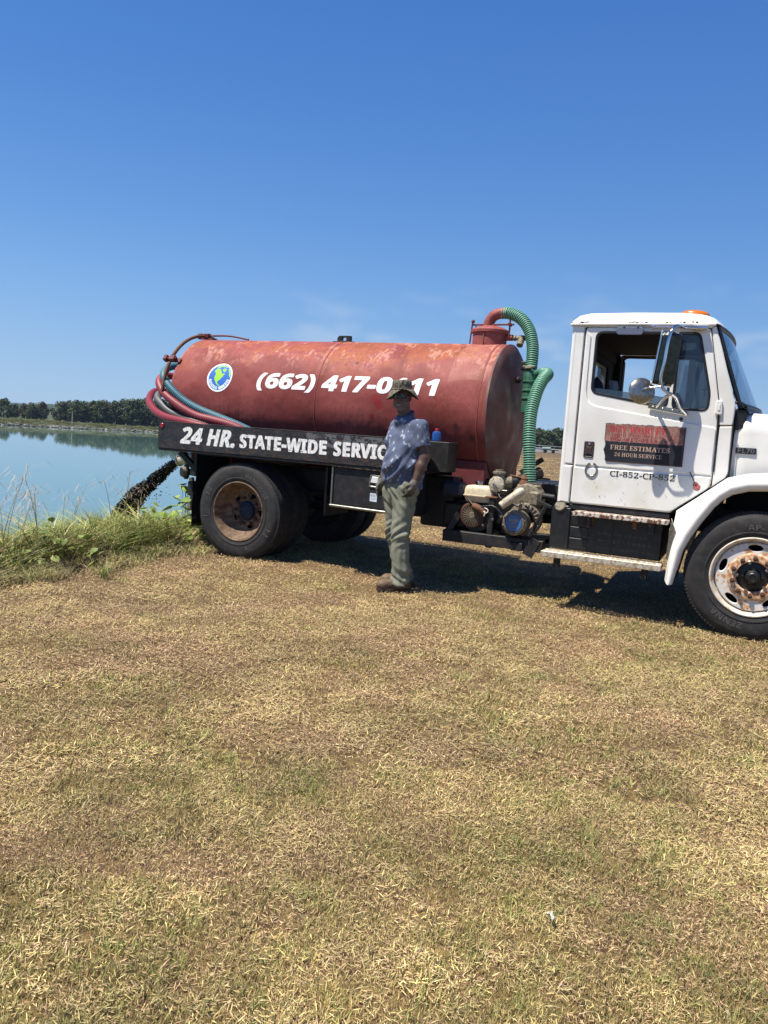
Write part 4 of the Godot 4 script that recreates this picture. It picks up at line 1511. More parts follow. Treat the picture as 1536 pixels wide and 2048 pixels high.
	lk.box(Vector3(2.135, 1.24, -0.30), Vector3(0.21, 0.285, 0.24), 0.005)
	part("front_locker", lk, M.black_paint, truck)
	# leaf springs and axle under the bed
	for z in [-0.66, -1.74]:
		var sp := MB.new()
		for k in 6:
			var h := 0.62 - k * 0.075
			sp.tube([Vector3(-h, 0.74 - k * 0.016, z), Vector3(-h * 0.5, 0.66 - k * 0.018, z), Vector3(0, 0.635 - k * 0.018, z), Vector3(h * 0.5, 0.66 - k * 0.018, z), Vector3(h, 0.74 - k * 0.016, z)], 0.02, 6)
		part("leaf_spring", sp, M.black_paint, truck)
	var ax := MB.new()
	ax.cyl(Vector3(0, 0.5, -0.3), Vector3(0, 0.5, -2.1), 0.075, 14)
	ax.ball(Vector3(0, 0.5, -1.2), Vector3(0.22, 0.22, 0.2), Basis(), 10)
	ax.cyl(Vector3(0.1, 0.52, -1.2), Vector3(3.2, 0.68, -1.2), 0.05, 12)
	part("axle", ax, M.black_paint, truck)
	ax = MB.new()
	ax.cyl(Vector3(4.92, 0.45, -0.25), Vector3(4.92, 0.45, -2.15), 0.05, 10)
	part("axle", ax, M.black_paint, truck)
	# tool box under the board
	var tx := MB.new()
	tx.box(Vector3(1.53, 0.875, -0.28), Vector3(0.88, 0.435, 0.5), 0.006)
	var tool := part("tool_box", tx, M.black_paint, truck)
	var td := MB.new()
	td.slab(MB.rounded([V(1.13, 0.70), V(1.95, 0.69), V(1.95, 1.05), V(1.13, 1.06)], 0.02, 2), -0.03, -0.014, 0.004)
	part("box_door", td, M.black_paint, tool)
	var te := MB.new()
	te.bar(Vector3(1.095, 1.078, -0.012), Vector3(1.97, 1.066, -0.012), 0.018, 0.03)
	part("hinge_strip", te, M.rusty_step, tool)
	var te2 := MB.new()
	te2.cyl(Vector3(1.095, 0.685, -0.006), Vector3(1.96, 0.67, -0.006), 0.014, 10)
	te2.bar(Vector3(1.10, 0.68, -0.022), Vector3(1.10, 1.06, -0.022), 0.02, 0.014, Vector3.RIGHT)
	part("box_edge", te2, M.stainless, tool)
	var tl := MB.new()
	tl.slab(MB.rounded([V(1.51, 0.90), V(1.625, 0.895), V(1.635, 1.02), V(1.52, 1.025)], 0.015, 3), -0.02, -0.004, 0.004, Transform3D(), [MB.rounded([V(1.53, 0.915), V(1.61, 0.912), V(1.618, 1.005), V(1.538, 1.008)], 0.008, 2)])
	part("latch_frame", tl, M.stainless, tool)
	var tl2 := MB.new()
	tl2.slab(MB.rounded([V(1.533, 0.945), V(1.608, 0.942), V(1.613, 1.003), V(1.545, 1.006)], 0.006, 2), -0.02, 0.0, 0.004)
	tl2.cyl(Vector3(1.595, 0.93, -0.02), Vector3(1.595, 0.93, -0.008), 0.012, 10)
	part("latch_paddle", tl2, M.white_print, tool)
	var lab := blank(64, 72, rgb8(206, 214, 224))
	text_box(lab, "NTEA", sans, 4, 50, 30, 18, rgb8(70, 100, 150), 0.0, 0)
	lab.fill_rect(Rect2i(6, 38, 50, 5), rgb8(150, 170, 200))
	lab.fill_rect(Rect2i(6, 50, 44, 5), rgb8(150, 170, 200))
	var ts := MB.new()
	ts.slab(PackedVector2Array([V(1.53, 0.765), V(1.605, 0.762), V(1.605, 0.842), V(1.53, 0.845)]), -0.016, -0.0125, 0.0, Transform3D(), [], Rect2(1.53, 0.762, 0.075, 0.083))
	var labm := mat("small_label", Color.WHITE, 0.6)
	labm.albedo_texture = tex(lab)
	part("small_label", ts, labm, tool)
	var un := MB.new()
	un.box(Vector3(2.08, 0.80, -0.62), Vector3(0.34, 0.5, 0.45), 0.02)
	un.cyl(Vector3(0.75, 0.72, -0.62), Vector3(1.9, 0.70, -0.62), 0.1, 16)
	part("air_tank", un, M.black_plastic, truck)
	# inner wheel well, mud flap and its bracket
	var ww := MB.new()
	ww.box(Vector3(0.0, 1.06, -0.37), Vector3(1.5, 0.006, 0.62), 0.001)
	ww.box(Vector3(0.95, 0.80, -0.42), Vector3(0.03, 0.5, 0.5), 0.004)
	part("wheel_guard", ww, M.black_paint, truck)
	for s in 2:
		var z0 := -0.05 if s == 0 else -1.75
		var fl := MB.new()
		fl.sheet(8, 12, func(u: float, v: float) -> Vector3: return Vector3(-0.60 - 0.05 * v * v + 0.02 * sin(v * 7.0 + u * 2.0) * v, lerpf(1.07, 0.27, v), z0 - 0.60 * u))
		fl.sheet(8, 12, func(u: float, v: float) -> Vector3: return Vector3(-0.59 - 0.05 * v * v + 0.02 * sin(v * 7.0 + u * 2.0) * v, lerpf(1.07, 0.27, v), z0 - 0.60 * (1.0 - u)))
		for k in 12:
			pass
		part("mud_flap", fl, M.black_plastic, truck)
	var br := MB.new()
	br.bar(Vector3(-1.03, 1.06, -0.30), Vector3(-0.76, 0.84, -0.30), 0.06, 0.05)
	br.bar(Vector3(-0.80, 1.06, -0.3), Vector3(-0.78, 0.80, -0.3), 0.05, 0.05, Vector3.RIGHT)
	part("flap_bracket", br, M.black_paint, truck)
	var rp := MB.new()
	rp.box(Vector3(-0.86, 1.0, -0.40), Vector3(0.16, 0.2, 0.06), 0.004)
	part("rear_plate", rp, M.dark_red, truck)
	# discharge valve the sludge leaves by, a capped second outlet and a drain pipe
	var ov := MB.new()
	var o := Vector3(-1.40, 0.935, -0.78)
	var od := Vector3(-0.86, -0.20, -0.08).normalized()
	ov.lathe([V(0.05, -0.30), V(0.05, -0.10), V(0.074, -0.095), V(0.074, -0.06), V(0.06, -0.055), V(0.06, 0.03), V(0.07, 0.035), V(0.07, 0.06), V(0.055, 0.06), V(0.05, 0.0)], MB.aim(o, od), 24)
	var outl := part("discharge_valve", ov, M.pale_metal, truck)
	var ol := MB.new()
	ol.tube(spline([o + Vector3(-0.02, 0.05, 0.05), o + Vector3(-0.06, 0.10, 0.06), o + Vector3(-0.10, 0.12, 0.06)], 0.02), 0.010, 6)
	ol.tube(spline([o + Vector3(0.03, 0.06, 0.02), o + Vector3(-0.02, 0.13, 0.02), o + Vector3(-0.12, 0.16, 0.02)], 0.02), 0.008, 6)
	ol.box(o + Vector3(0.02, 0.075, 0.0), Vector3(0.06, 0.05, 0.06), 0.008)
	part("valve_lever", ol, M.stainless, outl)
	var cv := MB.new()
	var c0 := Vector3(-1.29, 0.80, -0.72)
	var cd := Vector3(-0.55, 0.0, 0.83).normalized()
	cv.lathe([V(0.04, -0.3), V(0.04, -0.02), V(0.088, -0.02), V(0.088, 0.012), V(0.062, 0.014), V(0.06, 0.03)], MB.aim(c0, cd), 24)
	var cap := part("capped_outlet", cv, M.black_paint, truck)
	var cv2 := MB.new()
	cv2.lathe([V(0.064, 0.012), V(0.064, 0.045), V(0.05, 0.062), V(0.0, 0.07)], MB.aim(c0, cd), 20)
	part("outlet_cap", cv2, M.cast_iron, cap)
	var dp := MB.new()
	dp.cyl(Vector3(-1.20, 0.74, -0.72), Vector3(-1.17, 0.56, -0.72), 0.03, 10)
	dp.box(Vector3(-1.19, 0.57, -0.71), Vector3(0.09, 0.05, 0.06), 0.008)
	dp.cyl(Vector3(-1.17, 0.55, -0.72), Vector3(-1.20, 0.36, -0.72), 0.026, 10)
	dp.cyl(Vector3(-0.9, 0.8, -0.72), Vector3(-1.2, 0.8, -0.72), 0.04, 10)
	part("drain_pipe", dp, M.cast_iron, truck)
	var bp := MB.new()
	bp.box(Vector3(-1.0, 0.66, -1.2), Vector3(0.08, 0.12, 1.5), 0.01)
	part("rear_bumper", bp, M.black_paint, truck)

# ------------------------------------------------------------------ wheels
func tyre_mesh(text: Array, tread: bool) -> MB:
	var mb := MB.new()
	# from the inner bead over the tread to the outer bead; local y points outward, 0 is the outer wall
	var pr := [V(0.295, -0.255), V(0.32, -0.278), V(0.40, -0.292), V(0.455, -0.284), V(0.485, -0.268), V(0.50, -0.262), V(0.512, -0.250)]
	for gz in [-0.205, -0.165, -0.125, -0.085]:
		pr.append(V(0.5165, gz - 0.006))
		pr.append(V(0.503, gz - 0.005))
		pr.append(V(0.503, gz + 0.005))
		pr.append(V(0.5165, gz + 0.006))
	pr.append_array([V(0.512, -0.040), V(0.500, -0.028), V(0.497, -0.026), V(0.488, -0.022), V(0.484, -0.018), V(0.470, -0.010), V(0.466, -0.008), V(0.455, -0.004), V(0.42, 0.001), V(0.385, 0.0), V(0.362, -0.003), V(0.359, 0.001), V(0.350, 0.001), V(0.347, -0.003), V(0.33, -0.008), V(0.318, -0.012), V(0.312, -0.02), V(0.308, -0.03)])
	mb.lathe(pr, WX, 72)
	mb.g = -1
	# notched shoulder
	for k in 110:
		var a := TAU * k / 110.0
		var B := Basis(Vector3(0, 0, 1), a)
		mb.box(B * Vector3(0.5045, 0, -0.036), Vector3(0.016, 0.015, 0.020), 0.002, B)
	return mb

func arc_text(mb: MB, text: String, size: float, r0: float, mid_deg: float, z: float, squeeze := 1.0):
	mb.text3d(text, sans, size, 0.005, func(v: Vector3) -> Vector3:
		var a := deg_to_rad(mid_deg) - v.x * squeeze / (r0 + 0.02)
		var r := r0 + v.y
		return Vector3(cos(a) * r, sin(a) * r, z + v.z))

func wheel(called: String, at: Vector3, near: bool, label := "") -> Node3D:
	var w := Node3D.new()
	w.name = called
	truck.add_child(w, true)
	w.position = at
	if not near: w.rotation.y = PI
	if label: w.set_meta("label", label)
	return w

func hex_nut(mb: MB, c: Vector3, r: float, len: float):
	mb.lathe([V(r, -0.004), V(r, len * 0.7), V(r * 0.8, len * 0.78), V(r * 0.55, len * 0.8), V(r * 0.5, len * 1.3), V(r * 0.35, len * 1.36), V(0, len * 1.36)], shift(WX, c), 6)

func build_wheels():
	var rear_tyre := tyre_mesh([], true).done()
	# --- rear duals
	var rt := MB.new()
	arc_text(rt, "HANKSUGI", 0.062, 0.392, 52.0, -0.0005, 1.22)
	arc_text(rt, "R", 0.05, 0.395, 290.0, -0.001)
	for a in [192.0, 330.0, 338.0, 150.0, 158.0]:
		var B := Basis(Vector3(0, 0, 1), deg_to_rad(a))
		rt.box(B * Vector3(0.42, 0, 0.0), Vector3(0.06, 0.010, 0.006), 0.001, B)
	var rear_text := rt.done()
	var rim := MB.new()
	rim.lathe([V(0.318, -0.016), V(0.318, -0.008), V(0.311, -0.004), V(0.304, -0.006), V(0.300, -0.016), V(0.288, -0.03), V(0.284, -0.05), V(0.272, -0.062), V(0.262, -0.11), V(0.244, -0.150), V(0.218, -0.176), V(0.200, -0.184)], WX, 56)
	var rim_m := rim.done()
	var disc := MB.new()
	var holes := [MB.circle(Vector2.ZERO, 0.108, -1, 24)]
	for k in 5: holes.append(MB.circle(Vector2.from_angle(TAU * k / 5.0 - 1.35) * 0.172, 0.022, 0.034, 14, TAU * k / 5.0 - 1.35))
	disc.slab(MB.circle(Vector2.ZERO, 0.206, -1, 48), -0.196, -0.184, 0.002, Transform3D(), holes)
	var disc_m := disc.done()
	var hub := MB.new()
	hub.lathe([V(0.106, -0.30), V(0.106, -0.19), V(0.092, -0.185), V(0.090, -0.155), V(0.080, -0.15), V(0.0, -0.148)], WX, 28)
	for k in 8: hex_nut(hub, Vector3(cos(TAU * k / 8 + 0.2) * 0.066, sin(TAU * k / 8 + 0.2) * 0.066, -0.150), 0.010, 0.012)
	var hub_m := hub.done()
	var nut := MB.new()
	hex_nut(nut, Vector3.ZERO, 0.0195, 0.028)
	var nut_m := nut.done()
	var back := MB.new()
	back.lathe([V(0.0, -0.262), V(0.24, -0.262), V(0.29, -0.25), V(0.298, -0.24)], WX, 32)
	var back_m := back.done()
	var spots := [[Vector3(0, 0.5, 0.0), true], [Vector3(0, 0.5, -2.40), false]]
	for s in spots:
		var w := wheel("rear_wheel", s[0], s[1], "rear outer wheel with brown deep-dished rim" if s[1] else "")
		var ty := part("tyre", rear_tyre, M.rubber, w)
		part("raised_lettering", rear_text, M.rubber_letter, w)
		part("rim", rim_m, M.rim_rust, w)
		part("rim_disc", disc_m, M.rim_rust, w)
		part("hub", hub_m, M.blue_steel, w)
		for k in 10: part("lug_nut", nut_m, M.lug, w).position = Vector3(cos(TAU * k / 10) * 0.140, sin(TAU * k / 10) * 0.140, -0.184)
		part("brake_drum", back_m, M.dark, w)
	for s in [[Vector3(0, 0.5, -0.335), true], [Vector3(0, 0.5, -2.065), false]]:
		var w := wheel("rear_inner_wheel", s[0], s[1])
		part("tyre", rear_tyre, M.rubber, w)
		part("rim", back_m, M.dark, w)
	# --- steer wheels
	var ft := MB.new()
	arc_text(ft, "AP-", 0.064, 0.395, 92.0, -0.0005, 1.25)
	var front_text := ft.done()
	ft = MB.new()
	arc_text(ft, "ZENNA", 0.064, 0.395, 246.0, -0.0005, 1.30)
	var front_text2 := ft.done()
	var fr := MB.new()
	fr.lathe([V(0.318, -0.016), V(0.318, -0.006), V(0.311, -0.002), V(0.304, -0.004), V(0.299, -0.018), V(0.288, -0.03), V(0.281, -0.060), V(0.272, -0.062), V(0.268, -0.050)], WX, 64)
	var fr_m := fr.done()
	# convex disc in two steps with five hand holes, a lug ring and a black hub
	var fd := MB.new()
	var fh := []
	for k in 5:
		var a := TAU * k / 5.0 + 0.32
		fh.append(MB.circle(Vector2.from_angle(a) * 0.232, 0.025, 0.054, 20, a))
	fh.append(MB.circle(Vector2.ZERO, 0.184, -1, 40))
	fd.slab(MB.circle(Vector2.ZERO, 0.273, -1, 64), -0.062, -0.034, 0.006, Transform3D(), fh)
	var fd_m := fd.done()
	var fg := MB.new()
	fg.lathe([V(0.190, -0.06), V(0.190, -0.030), V(0.182, -0.022), V(0.174, -0.020), V(0.126, -0.020), V(0.120, -0.026), V(0.120, -0.07)], WX, 48)
	var fg_m := fg.done()
	var fc := MB.new()
	fc.lathe([V(0.119, -0.10), V(0.119, -0.060), V(0.100, -0.055), V(0.066, -0.048), V(0.06, -0.03), V(0.052, -0.012), V(0.044, -0.008), V(0.040, 0.012), V(0.033, 0.018), V(0.024, 0.018), V(0.022, 0.014), V(0.0, 0.014)], WX, 28)
	for k in 6: hex_nut(fc, Vector3(cos(TAU * k / 6) * 0.072, sin(TAU * k / 6) * 0.072, -0.050), 0.009, 0.014)
	var fc_m := fc.done()
	var fcl := MB.new()
	fcl.box(Vector3(0.118, 0, -0.018), Vector3(0.03, 0.022, 0.016), 0.003)
	var fcl_m := fcl.done()
	for s in [[Vector3(4.92, 0.5, 0.0), true], [Vector3(4.92, 0.5, -2.40), false]]:
		var w := wheel("front_wheel", s[0], s[1], "front wheel with rusty white disc and ten lug nuts" if s[1] else "")
		part("tyre", rear_tyre, M.rubber, w)
		part("raised_lettering", front_text, M.rubber_letter, w)
		part("raised_lettering", front_text2, M.rubber_letter, w)
		part("rim", fr_m, M.rim_flange, w)
		part("rim_disc", fd_m, M.rim_white, w)
		part("lug_ring", fg_m, M.rim_ring, w)
		for k in 10: part("lug_nut", nut_m, M.lug, w).position = Vector3(cos(TAU * k / 10 + 0.28) * 0.150, sin(TAU * k / 10 + 0.28) * 0.150, -0.020)
		part("hub", fc_m, M.black_plastic, w)
		for k in 5: part("wheel_clamp", fcl_m, M.stainless, w).rotation.z = TAU * k / 5.0 + 0.6
		part("brake_drum", back_m, M.dark, w)

func build_pump_deck():
	var sk := MB.new()
	sk.box(Vector3(2.70, 0.495, -0.30), Vector3(0.98, 0.11, 0.08), 0.006)
	sk.box(Vector3(2.70, 0.495, -0.85), Vector3(0.98, 0.11, 0.08), 0.006)
	for x in [2.25, 2.66, 3.12]: sk.box(Vector3(x, 0.47, -0.57), Vector3(0.08, 0.06, 0.5), 0.004)
	sk.box(Vector3(2.68, 0.54, -0.57), Vector3(0.95, 0.012, 0.56), 0.003)
	sk.bar(Vector3(2.24, 0.52, -0.30), Vector3(2.34, 0.72, -0.34), 0.06, 0.05)
	sk.box(Vector3(2.95, 0.475, -0.26), Vector3(0.12, 0.08, 0.05), 0.01)
	part("pump_skid", sk, M.black_paint, truck)
	var po := MB.new()
	po.box(Vector3(2.672, 0.66, -0.29), Vector3(0.055, 0.47, 0.05), 0.004)
	var post := part("deck_post", po, M.black_paint, truck)
	var pt := MB.new()
	pt.box(Vector3(2.665, 0.902, -0.29), Vector3(0.115, 0.012, 0.07), 0.002)
	pt.box(Vector3(2.70, 0.915, -0.36), Vector3(0.10, 0.012, 0.09), 0.002)
	part("post_cap", pt, M.rust, post)
	var bk := MB.new()
	bk.box(Vector3(2.52, 0.80, -0.72), Vector3(0.74, 0.5, 0.10), 0.02)
	bk.box(Vector3(2.28, 0.69, -0.52), Vector3(0.26, 0.26, 0.30), 0.03)
	bk.box(Vector3(2.80, 0.64, -0.56), Vector3(0.16, 0.2, 0.3), 0.02)
	bk.cyl(Vector3(2.50, 0.70, -0.60), Vector3(2.50, 0.70, -0.36), 0.15, 24)
	bk.tube(spline([Vector3(2.72, 1.06, -0.42), Vector3(2.82, 1.05, -0.45), Vector3(2.92, 1.10, -0.52), Vector3(3.02, 1.16, -0.62)], 0.05), 0.055, 12)
	part("engine_block", bk, M.black_plastic, truck)
	var af := MB.new()
	af.box(Vector3(2.255, 0.94, -0.38), Vector3(0.21, 0.14, 0.18), 0.025)
	part("air_filter", af, M.blue_steel, truck)
	# small engine: cream fuel tank and a rust-red pull starter
	var ft := MB.new()
	var tankp := func(y: float, k: float) -> PackedVector2Array: return MB.rounded([V(-0.145 * k, -0.10 * k), V(0.145 * k, -0.10 * k), V(0.145 * k, 0.10 * k), V(-0.145 * k, 0.10 * k)], 0.035, 4)
	var lv := [[0.838, 0.80], [0.852, 0.88], [0.893, 0.97], [0.894, 1.03], [0.902, 1.03], [0.903, 0.97], [0.955, 0.95], [0.978, 0.90], [0.990, 0.80], [0.996, 0.5], [0.998, 0.0]]
	for i in lv.size() - 1:
		if i in [2, 3, 4, 5]: ft.g += 1
		var p0: PackedVector2Array = tankp.call(0.0, lv[i][1])
		var p1: PackedVector2Array = tankp.call(0.0, lv[i + 1][1])
		var c := Vector3(2.517, 0, -0.40)
		for k in p0.size():
			var j := (k + 1) % p0.size()
			ft.quad(c + Vector3(p0[k].x, lv[i][0], p0[k].y), c + Vector3(p0[j].x, lv[i][0], p0[j].y), c + Vector3(p1[j].x, lv[i + 1][0], p1[j].y), c + Vector3(p1[k].x, lv[i + 1][0], p1[k].y), Vector3(p0[k].x, 0.03, p0[k].y))
	ft.g += 1
	var fuel := part("fuel_tank", ft, M.cream_plastic, truck, "cream white plastic fuel tank of the small engine")
	var fc := MB.new()
	fc.lathe([V(0.036, -0.01), V(0.036, 0.012), V(0.042, 0.013), V(0.042, 0.034), V(0.036, 0.040), V(0, 0.041)], Transform3D(Basis(), Vector3(2.50, 0.995, -0.39)), 20)
	part("fuel_cap", fc, M.chrome, fuel)
	var rc := MB.new()
	var rX := shift(WX, Vector3(2.475, 0.71, -0.33))
	rc.lathe([V(0.128, -0.05), V(0.128, 0.0), V(0.115, 0.018), V(0.10, 0.02), V(0.10, 0.012), V(0.0, 0.012)], rX, 32)
	var rec := part("pull_starter", rc, M.lug, truck)
	var rg := MB.new()
	for k in 22:
		var B := Basis(Vector3(0, 0, 1), TAU * k / 22.0)
		rg.box(Vector3(2.475, 0.71, -0.308) + B * Vector3(0.065, 0, 0), Vector3(0.06, 0.006, 0.006), 0.001, B)
	rg.cyl(Vector3(2.475, 0.71, -0.318), Vector3(2.475, 0.71, -0.302), 0.032, 14)
	part("starter_grille", rg, M.cast_iron, rec)
	var ex := MB.new()
	ex.tube(spline([Vector3(2.49, 0.80, -0.29), Vector3(2.56, 0.785, -0.27), Vector3(2.62, 0.74, -0.27)], 0.02), 0.03, 10)
	part("exhaust_guard", ex, M.rust, truck)
	var wi := MB.new()
	wi.tube(spline([Vector3(2.60, 0.80, -0.26), Vector3(2.635, 0.79, -0.25), Vector3(2.65, 0.77, -0.25), Vector3(2.63, 0.75, -0.25), Vector3(2.60, 0.745, -0.25)], 0.008), 0.005, 6)
	wi.tube(spline([Vector3(2.595, 0.765, -0.25), Vector3(2.625, 0.755, -0.24), Vector3(2.615, 0.72, -0.245)], 0.008), 0.005, 6)
	part("white_wire", wi, M.wire_white, truck)
	# change-over valve
	var vb := MB.new()
	vb.lathe([V(0.066, -0.14), V(0.066, 0.0), V(0.052, 0.03), V(0.052, 0.05), V(0.062, 0.052), V(0.062, 0.07), V(0.05, 0.075), V(0.04, 0.076), V(0.04, 0.09), V(0.0, 0.092)], Transform3D(Basis(), Vector3(2.69, 1.07, -0.38)), 24)
	vb.cyl(Vector3(2.70, 1.04, -0.40), Vector3(2.80, 1.05, -0.44), 0.058, 16)
	var val := part("changeover_valve", vb, M.cast_iron, truck)
	var vf := MB.new()
	vf.lathe([V(0.062, -0.06), V(0.062, 0.0), V(0.075, 0.002), V(0.075, 0.02), V(0.06, 0.026), V(0.0, 0.028)], shift(WX, Vector3(2.692, 1.025, -0.32)), 12)
	for k in 6: hex_nut(vf, Vector3(2.692 + cos(TAU * k / 6) * 0.064, 1.025 + sin(TAU * k / 6) * 0.064, -0.302), 0.008, 0.01)
	part("valve_cover", vf, M.pale_metal, val)
	var vl := MB.new()
	vl.bar(Vector3(2.665, 1.03, -0.285), Vector3(2.72, 0.985, -0.275), 0.022, 0.016)
	vl.box(Vector3(2.735, 0.972, -0.34), Vector3(0.13, 0.012, 0.08), 0.003)
	part("valve_handle", vl, M.stainless, val)
	# vacuum pump: casing, exhaust pipe, blue gear cover with ribs
	var pb := MB.new()
	pb.lathe([V(0.0, -0.22), V(0.12, -0.22), V(0.14, -0.2), V(0.14, -0.02), V(0.125, 0.0), V(0.09, 0.008), V(0.0, 0.01)], shift(WX, Vector3(2.965, 0.915, -0.36)), 32)
	pb.box(Vector3(2.965, 1.015, -0.46), Vector3(0.20, 0.06, 0.16), 0.015)
	pb.box(Vector3(3.05, 0.92, -0.40), Vector3(0.10, 0.14, 0.14), 0.02)
	for k in 5: pb.cyl(Vector3(3.075 + k * 0.006, 0.86, -0.36), Vector3(3.09 + k * 0.006, 0.99, -0.36), 0.008, 8)
	var pump := part("vacuum_pump", pb, M.cast_iron, truck)
	var mu := MB.new()
	mu.lathe([V(0.0, 0.0), V(0.030, 0.0), V(0.037, 0.008), V(0.037, 0.045), V(0.040, 0.05), V(0.040, 0.17), V(0.044, 0.20), V(0.038, 0.24), V(0.02, 0.26)], MB.aim(Vector3(2.80, 0.84, -0.13), Vector3(0.155, 0.14, -0.06)), 22)
	part("exhaust_pipe", mu, M.pale_metal, pump)
	var co := MB.new()
	co.lathe([V(0.052, -0.07), V(0.045, -0.02), V(0.03, 0.0), V(0.034, 0.004), V(0.034, 0.012), V(0.02, 0.03), V(0.012, 0.05), V(0, 0.052)], Transform3D(Basis(), Vector3(2.925, 1.085, -0.42)), 16)
	co.cyl(Vector3(2.92, 1.10, -0.42), Vector3(2.78, 1.115, -0.43), 0.009, 8)
	part("oiler", co, M.rust, pump)
	var cl := MB.new()
	cl.cyl(Vector3(2.968, 1.045, -0.47), Vector3(2.970, 1.0, -0.47), 0.068, 20)
	cl.lathe([V(0.066, 0.0), V(0.07, 0.003), V(0.07, 0.018), V(0.066, 0.02)], Transform3D(Basis(), Vector3(2.968, 1.05, -0.47)), 20)
	part("hose_coupling", cl, M.stainless, pump)
	var gc := MB.new()
	var g0 := Vector3(2.915, 0.692, -0.22)
	gc.lathe([V(0.118, -0.16), V(0.118, -0.01), V(0.108, 0.0), V(0.098, 0.002), V(0.094, 0.016), V(0.084, 0.018), V(0.080, 0.010), V(0.0, 0.010)], shift(WX, g0), 40)
	for k in 8: hex_nut(gc, g0 + Vector3(cos(TAU * k / 8 + 0.3) * 0.106, sin(TAU * k / 8 + 0.3) * 0.106, 0.002), 0.008, 0.010)
	gc.lathe([V(0.155, -0.2), V(0.155, -0.12), V(0.14, -0.11), V(0.1, -0.11)], shift(WX, g0 + Vector3(0.06, 0.03, 0)), 40)
	for k in 9:
		var a := -0.9 + k * 0.28
		gc.bar(g0 + Vector3(0.06 + cos(a) * 0.10, 0.03 + sin(a) * 0.10, -0.105), g0 + Vector3(0.06 + cos(a) * 0.15, 0.03 + sin(a) * 0.15, -0.105), 0.008, 0.014, Vector3(0, 0, 1))
	gc.cyl(g0 + Vector3(0.035, 0.115, -0.03), g0 + Vector3(0.04, 0.17, -0.03), 0.016, 10)
	gc.lathe([V(0.012, -0.004), V(0.02, 0), V(0.012, 0.004)], shift(WX, g0 + Vector3(0.045, 0.19, -0.03)), 12)
	var gear := part("gear_cover", gc, M.cast_iron, truck)
	var gb := MB.new()
	gb.lathe([V(0.079, 0.008), V(0.079, 0.017), V(0.076, 0.02), V(0.0, 0.021)], shift(WX, g0), 36)
	var cap := part("blue_end_cap", gb, M.blue_cap, gear)
	var gt := MB.new()
	gt.text3d("jurop", sans, 0.036, 0.003, func(v: Vector3) -> Vector3: return g0 + Vector3(v.x + 0.0, v.y + 0.028, 0.0215 + v.z))
	gt.bar(g0 + Vector3(-0.02, -0.004, 0.022), g0 + Vector3(0.02, 0.012, 0.022), 0.006, 0.003)
	gt.text3d("IN ITALY", sans, 0.016, 0.003, func(v: Vector3) -> Vector3: return g0 + Vector3(v.x, v.y - 0.034, 0.0215 + v.z))
	part("cap_lettering", gt, M.stainless, gear)
	# cables and small hoses slung between the engine and the pump
	for cbl in [[Vector3(2.42, 0.86, -0.32), Vector3(2.52, 0.80, -0.27), Vector3(2.70, 0.82, -0.25), Vector3(2.80, 0.74, -0.24)], [Vector3(2.70, 0.98, -0.33), Vector3(2.76, 0.90, -0.26), Vector3(2.84, 0.88, -0.27), Vector3(2.93, 0.84, -0.25)], [Vector3(2.74, 0.78, -0.27), Vector3(2.79, 0.70, -0.24), Vector3(2.82, 0.62, -0.24), Vector3(2.86, 0.56, -0.25)], [Vector3(3.0, 0.86, -0.24), Vector3(3.07, 0.80, -0.22), Vector3(3.10, 0.70, -0.24), Vector3(3.07, 0.60, -0.26)]]:
		var cb2 := MB.new()
		cb2.tube(spline(cbl, 0.02), 0.009, 7)
		part("cable", cb2, M.black_plastic, truck)
	for bl in [Vector3(2.86, 0.775, -0.215), Vector3(2.79, 0.735, -0.23), Vector3(2.70, 0.70, -0.255), Vector3(2.60, 0.63, -0.29)]:
		var bo := MB.new()
		hex_nut(bo, Vector3.ZERO, 0.013, 0.02)
		part("bolt", bo, M.stainless, truck).position = bl
	var hs := MB.new()
	hs.bar(Vector3(3.06, 0.58, -0.24), Vector3(3.17, 0.86, -0.30), 0.03, 0.02)
	hs.bar(Vector3(3.05, 0.40, -0.26), Vector3(3.12, 0.56, -0.26), 0.10, 0.012)
	part("drive_guard", hs, M.black_paint, truck)
	var cp := MB.new()
	cp.cyl(Vector3(3.08, 0.955, -0.42), Vector3(3.22, 0.945, -0.42), 0.028, 12)
	cp.bar(Vector3(3.10, 0.90, -0.33), Vector3(3.22, 0.86, -0.33), 0.03, 0.03)
	part("cross_pipe", cp, M.black_paint, truck)
	var bh := MB.new()
	bh.bar(Vector3(2.82, 1.14, -0.64), Vector3(3.03, 1.285, -0.64), 0.045, 0.03)
	bh.box(Vector3(3.05, 1.10, -0.66), Vector3(0.12, 0.016, 0.02), 0.003)
	bh.tube(arc_pts(Vector3(3.075, 1.068, -0.66), 0.032, PI, TAU), 0.004, 6)
	part("lock_bar", bh, M.black_paint, truck)
	var bt := MB.new()
	bt.box(Vector3(3.0, 1.0, -1.2), Vector3(0.46, 0.09, 0.9), 0.006)
	part("chassis_deck", bt, M.black_paint, truck)

func arc_pts(c: Vector3, r: float, a0: float, a1: float) -> Array:
	var o := []
	for k in 13:
		var a := lerpf(a0, a1, k / 12.0)
		o.append(c + Vector3(cos(a) * r, sin(a) * r, 0))
	return o

# ------------------------------------------------------------------ cab
const ZN := -0.17
const ZF := -2.23

func door_outline() -> PackedVector2Array:
	return MB.rounded([V(3.415, 0.932), V(4.255, 0.932), V(4.535, 1.165), V(4.541, 1.486), V(4.526, 1.86), V(4.408, 2.452), V(3.415, 2.452)], [0.02, 0.03, 0.05, 0.02, 0.03, 0.03, 0.03], 3)

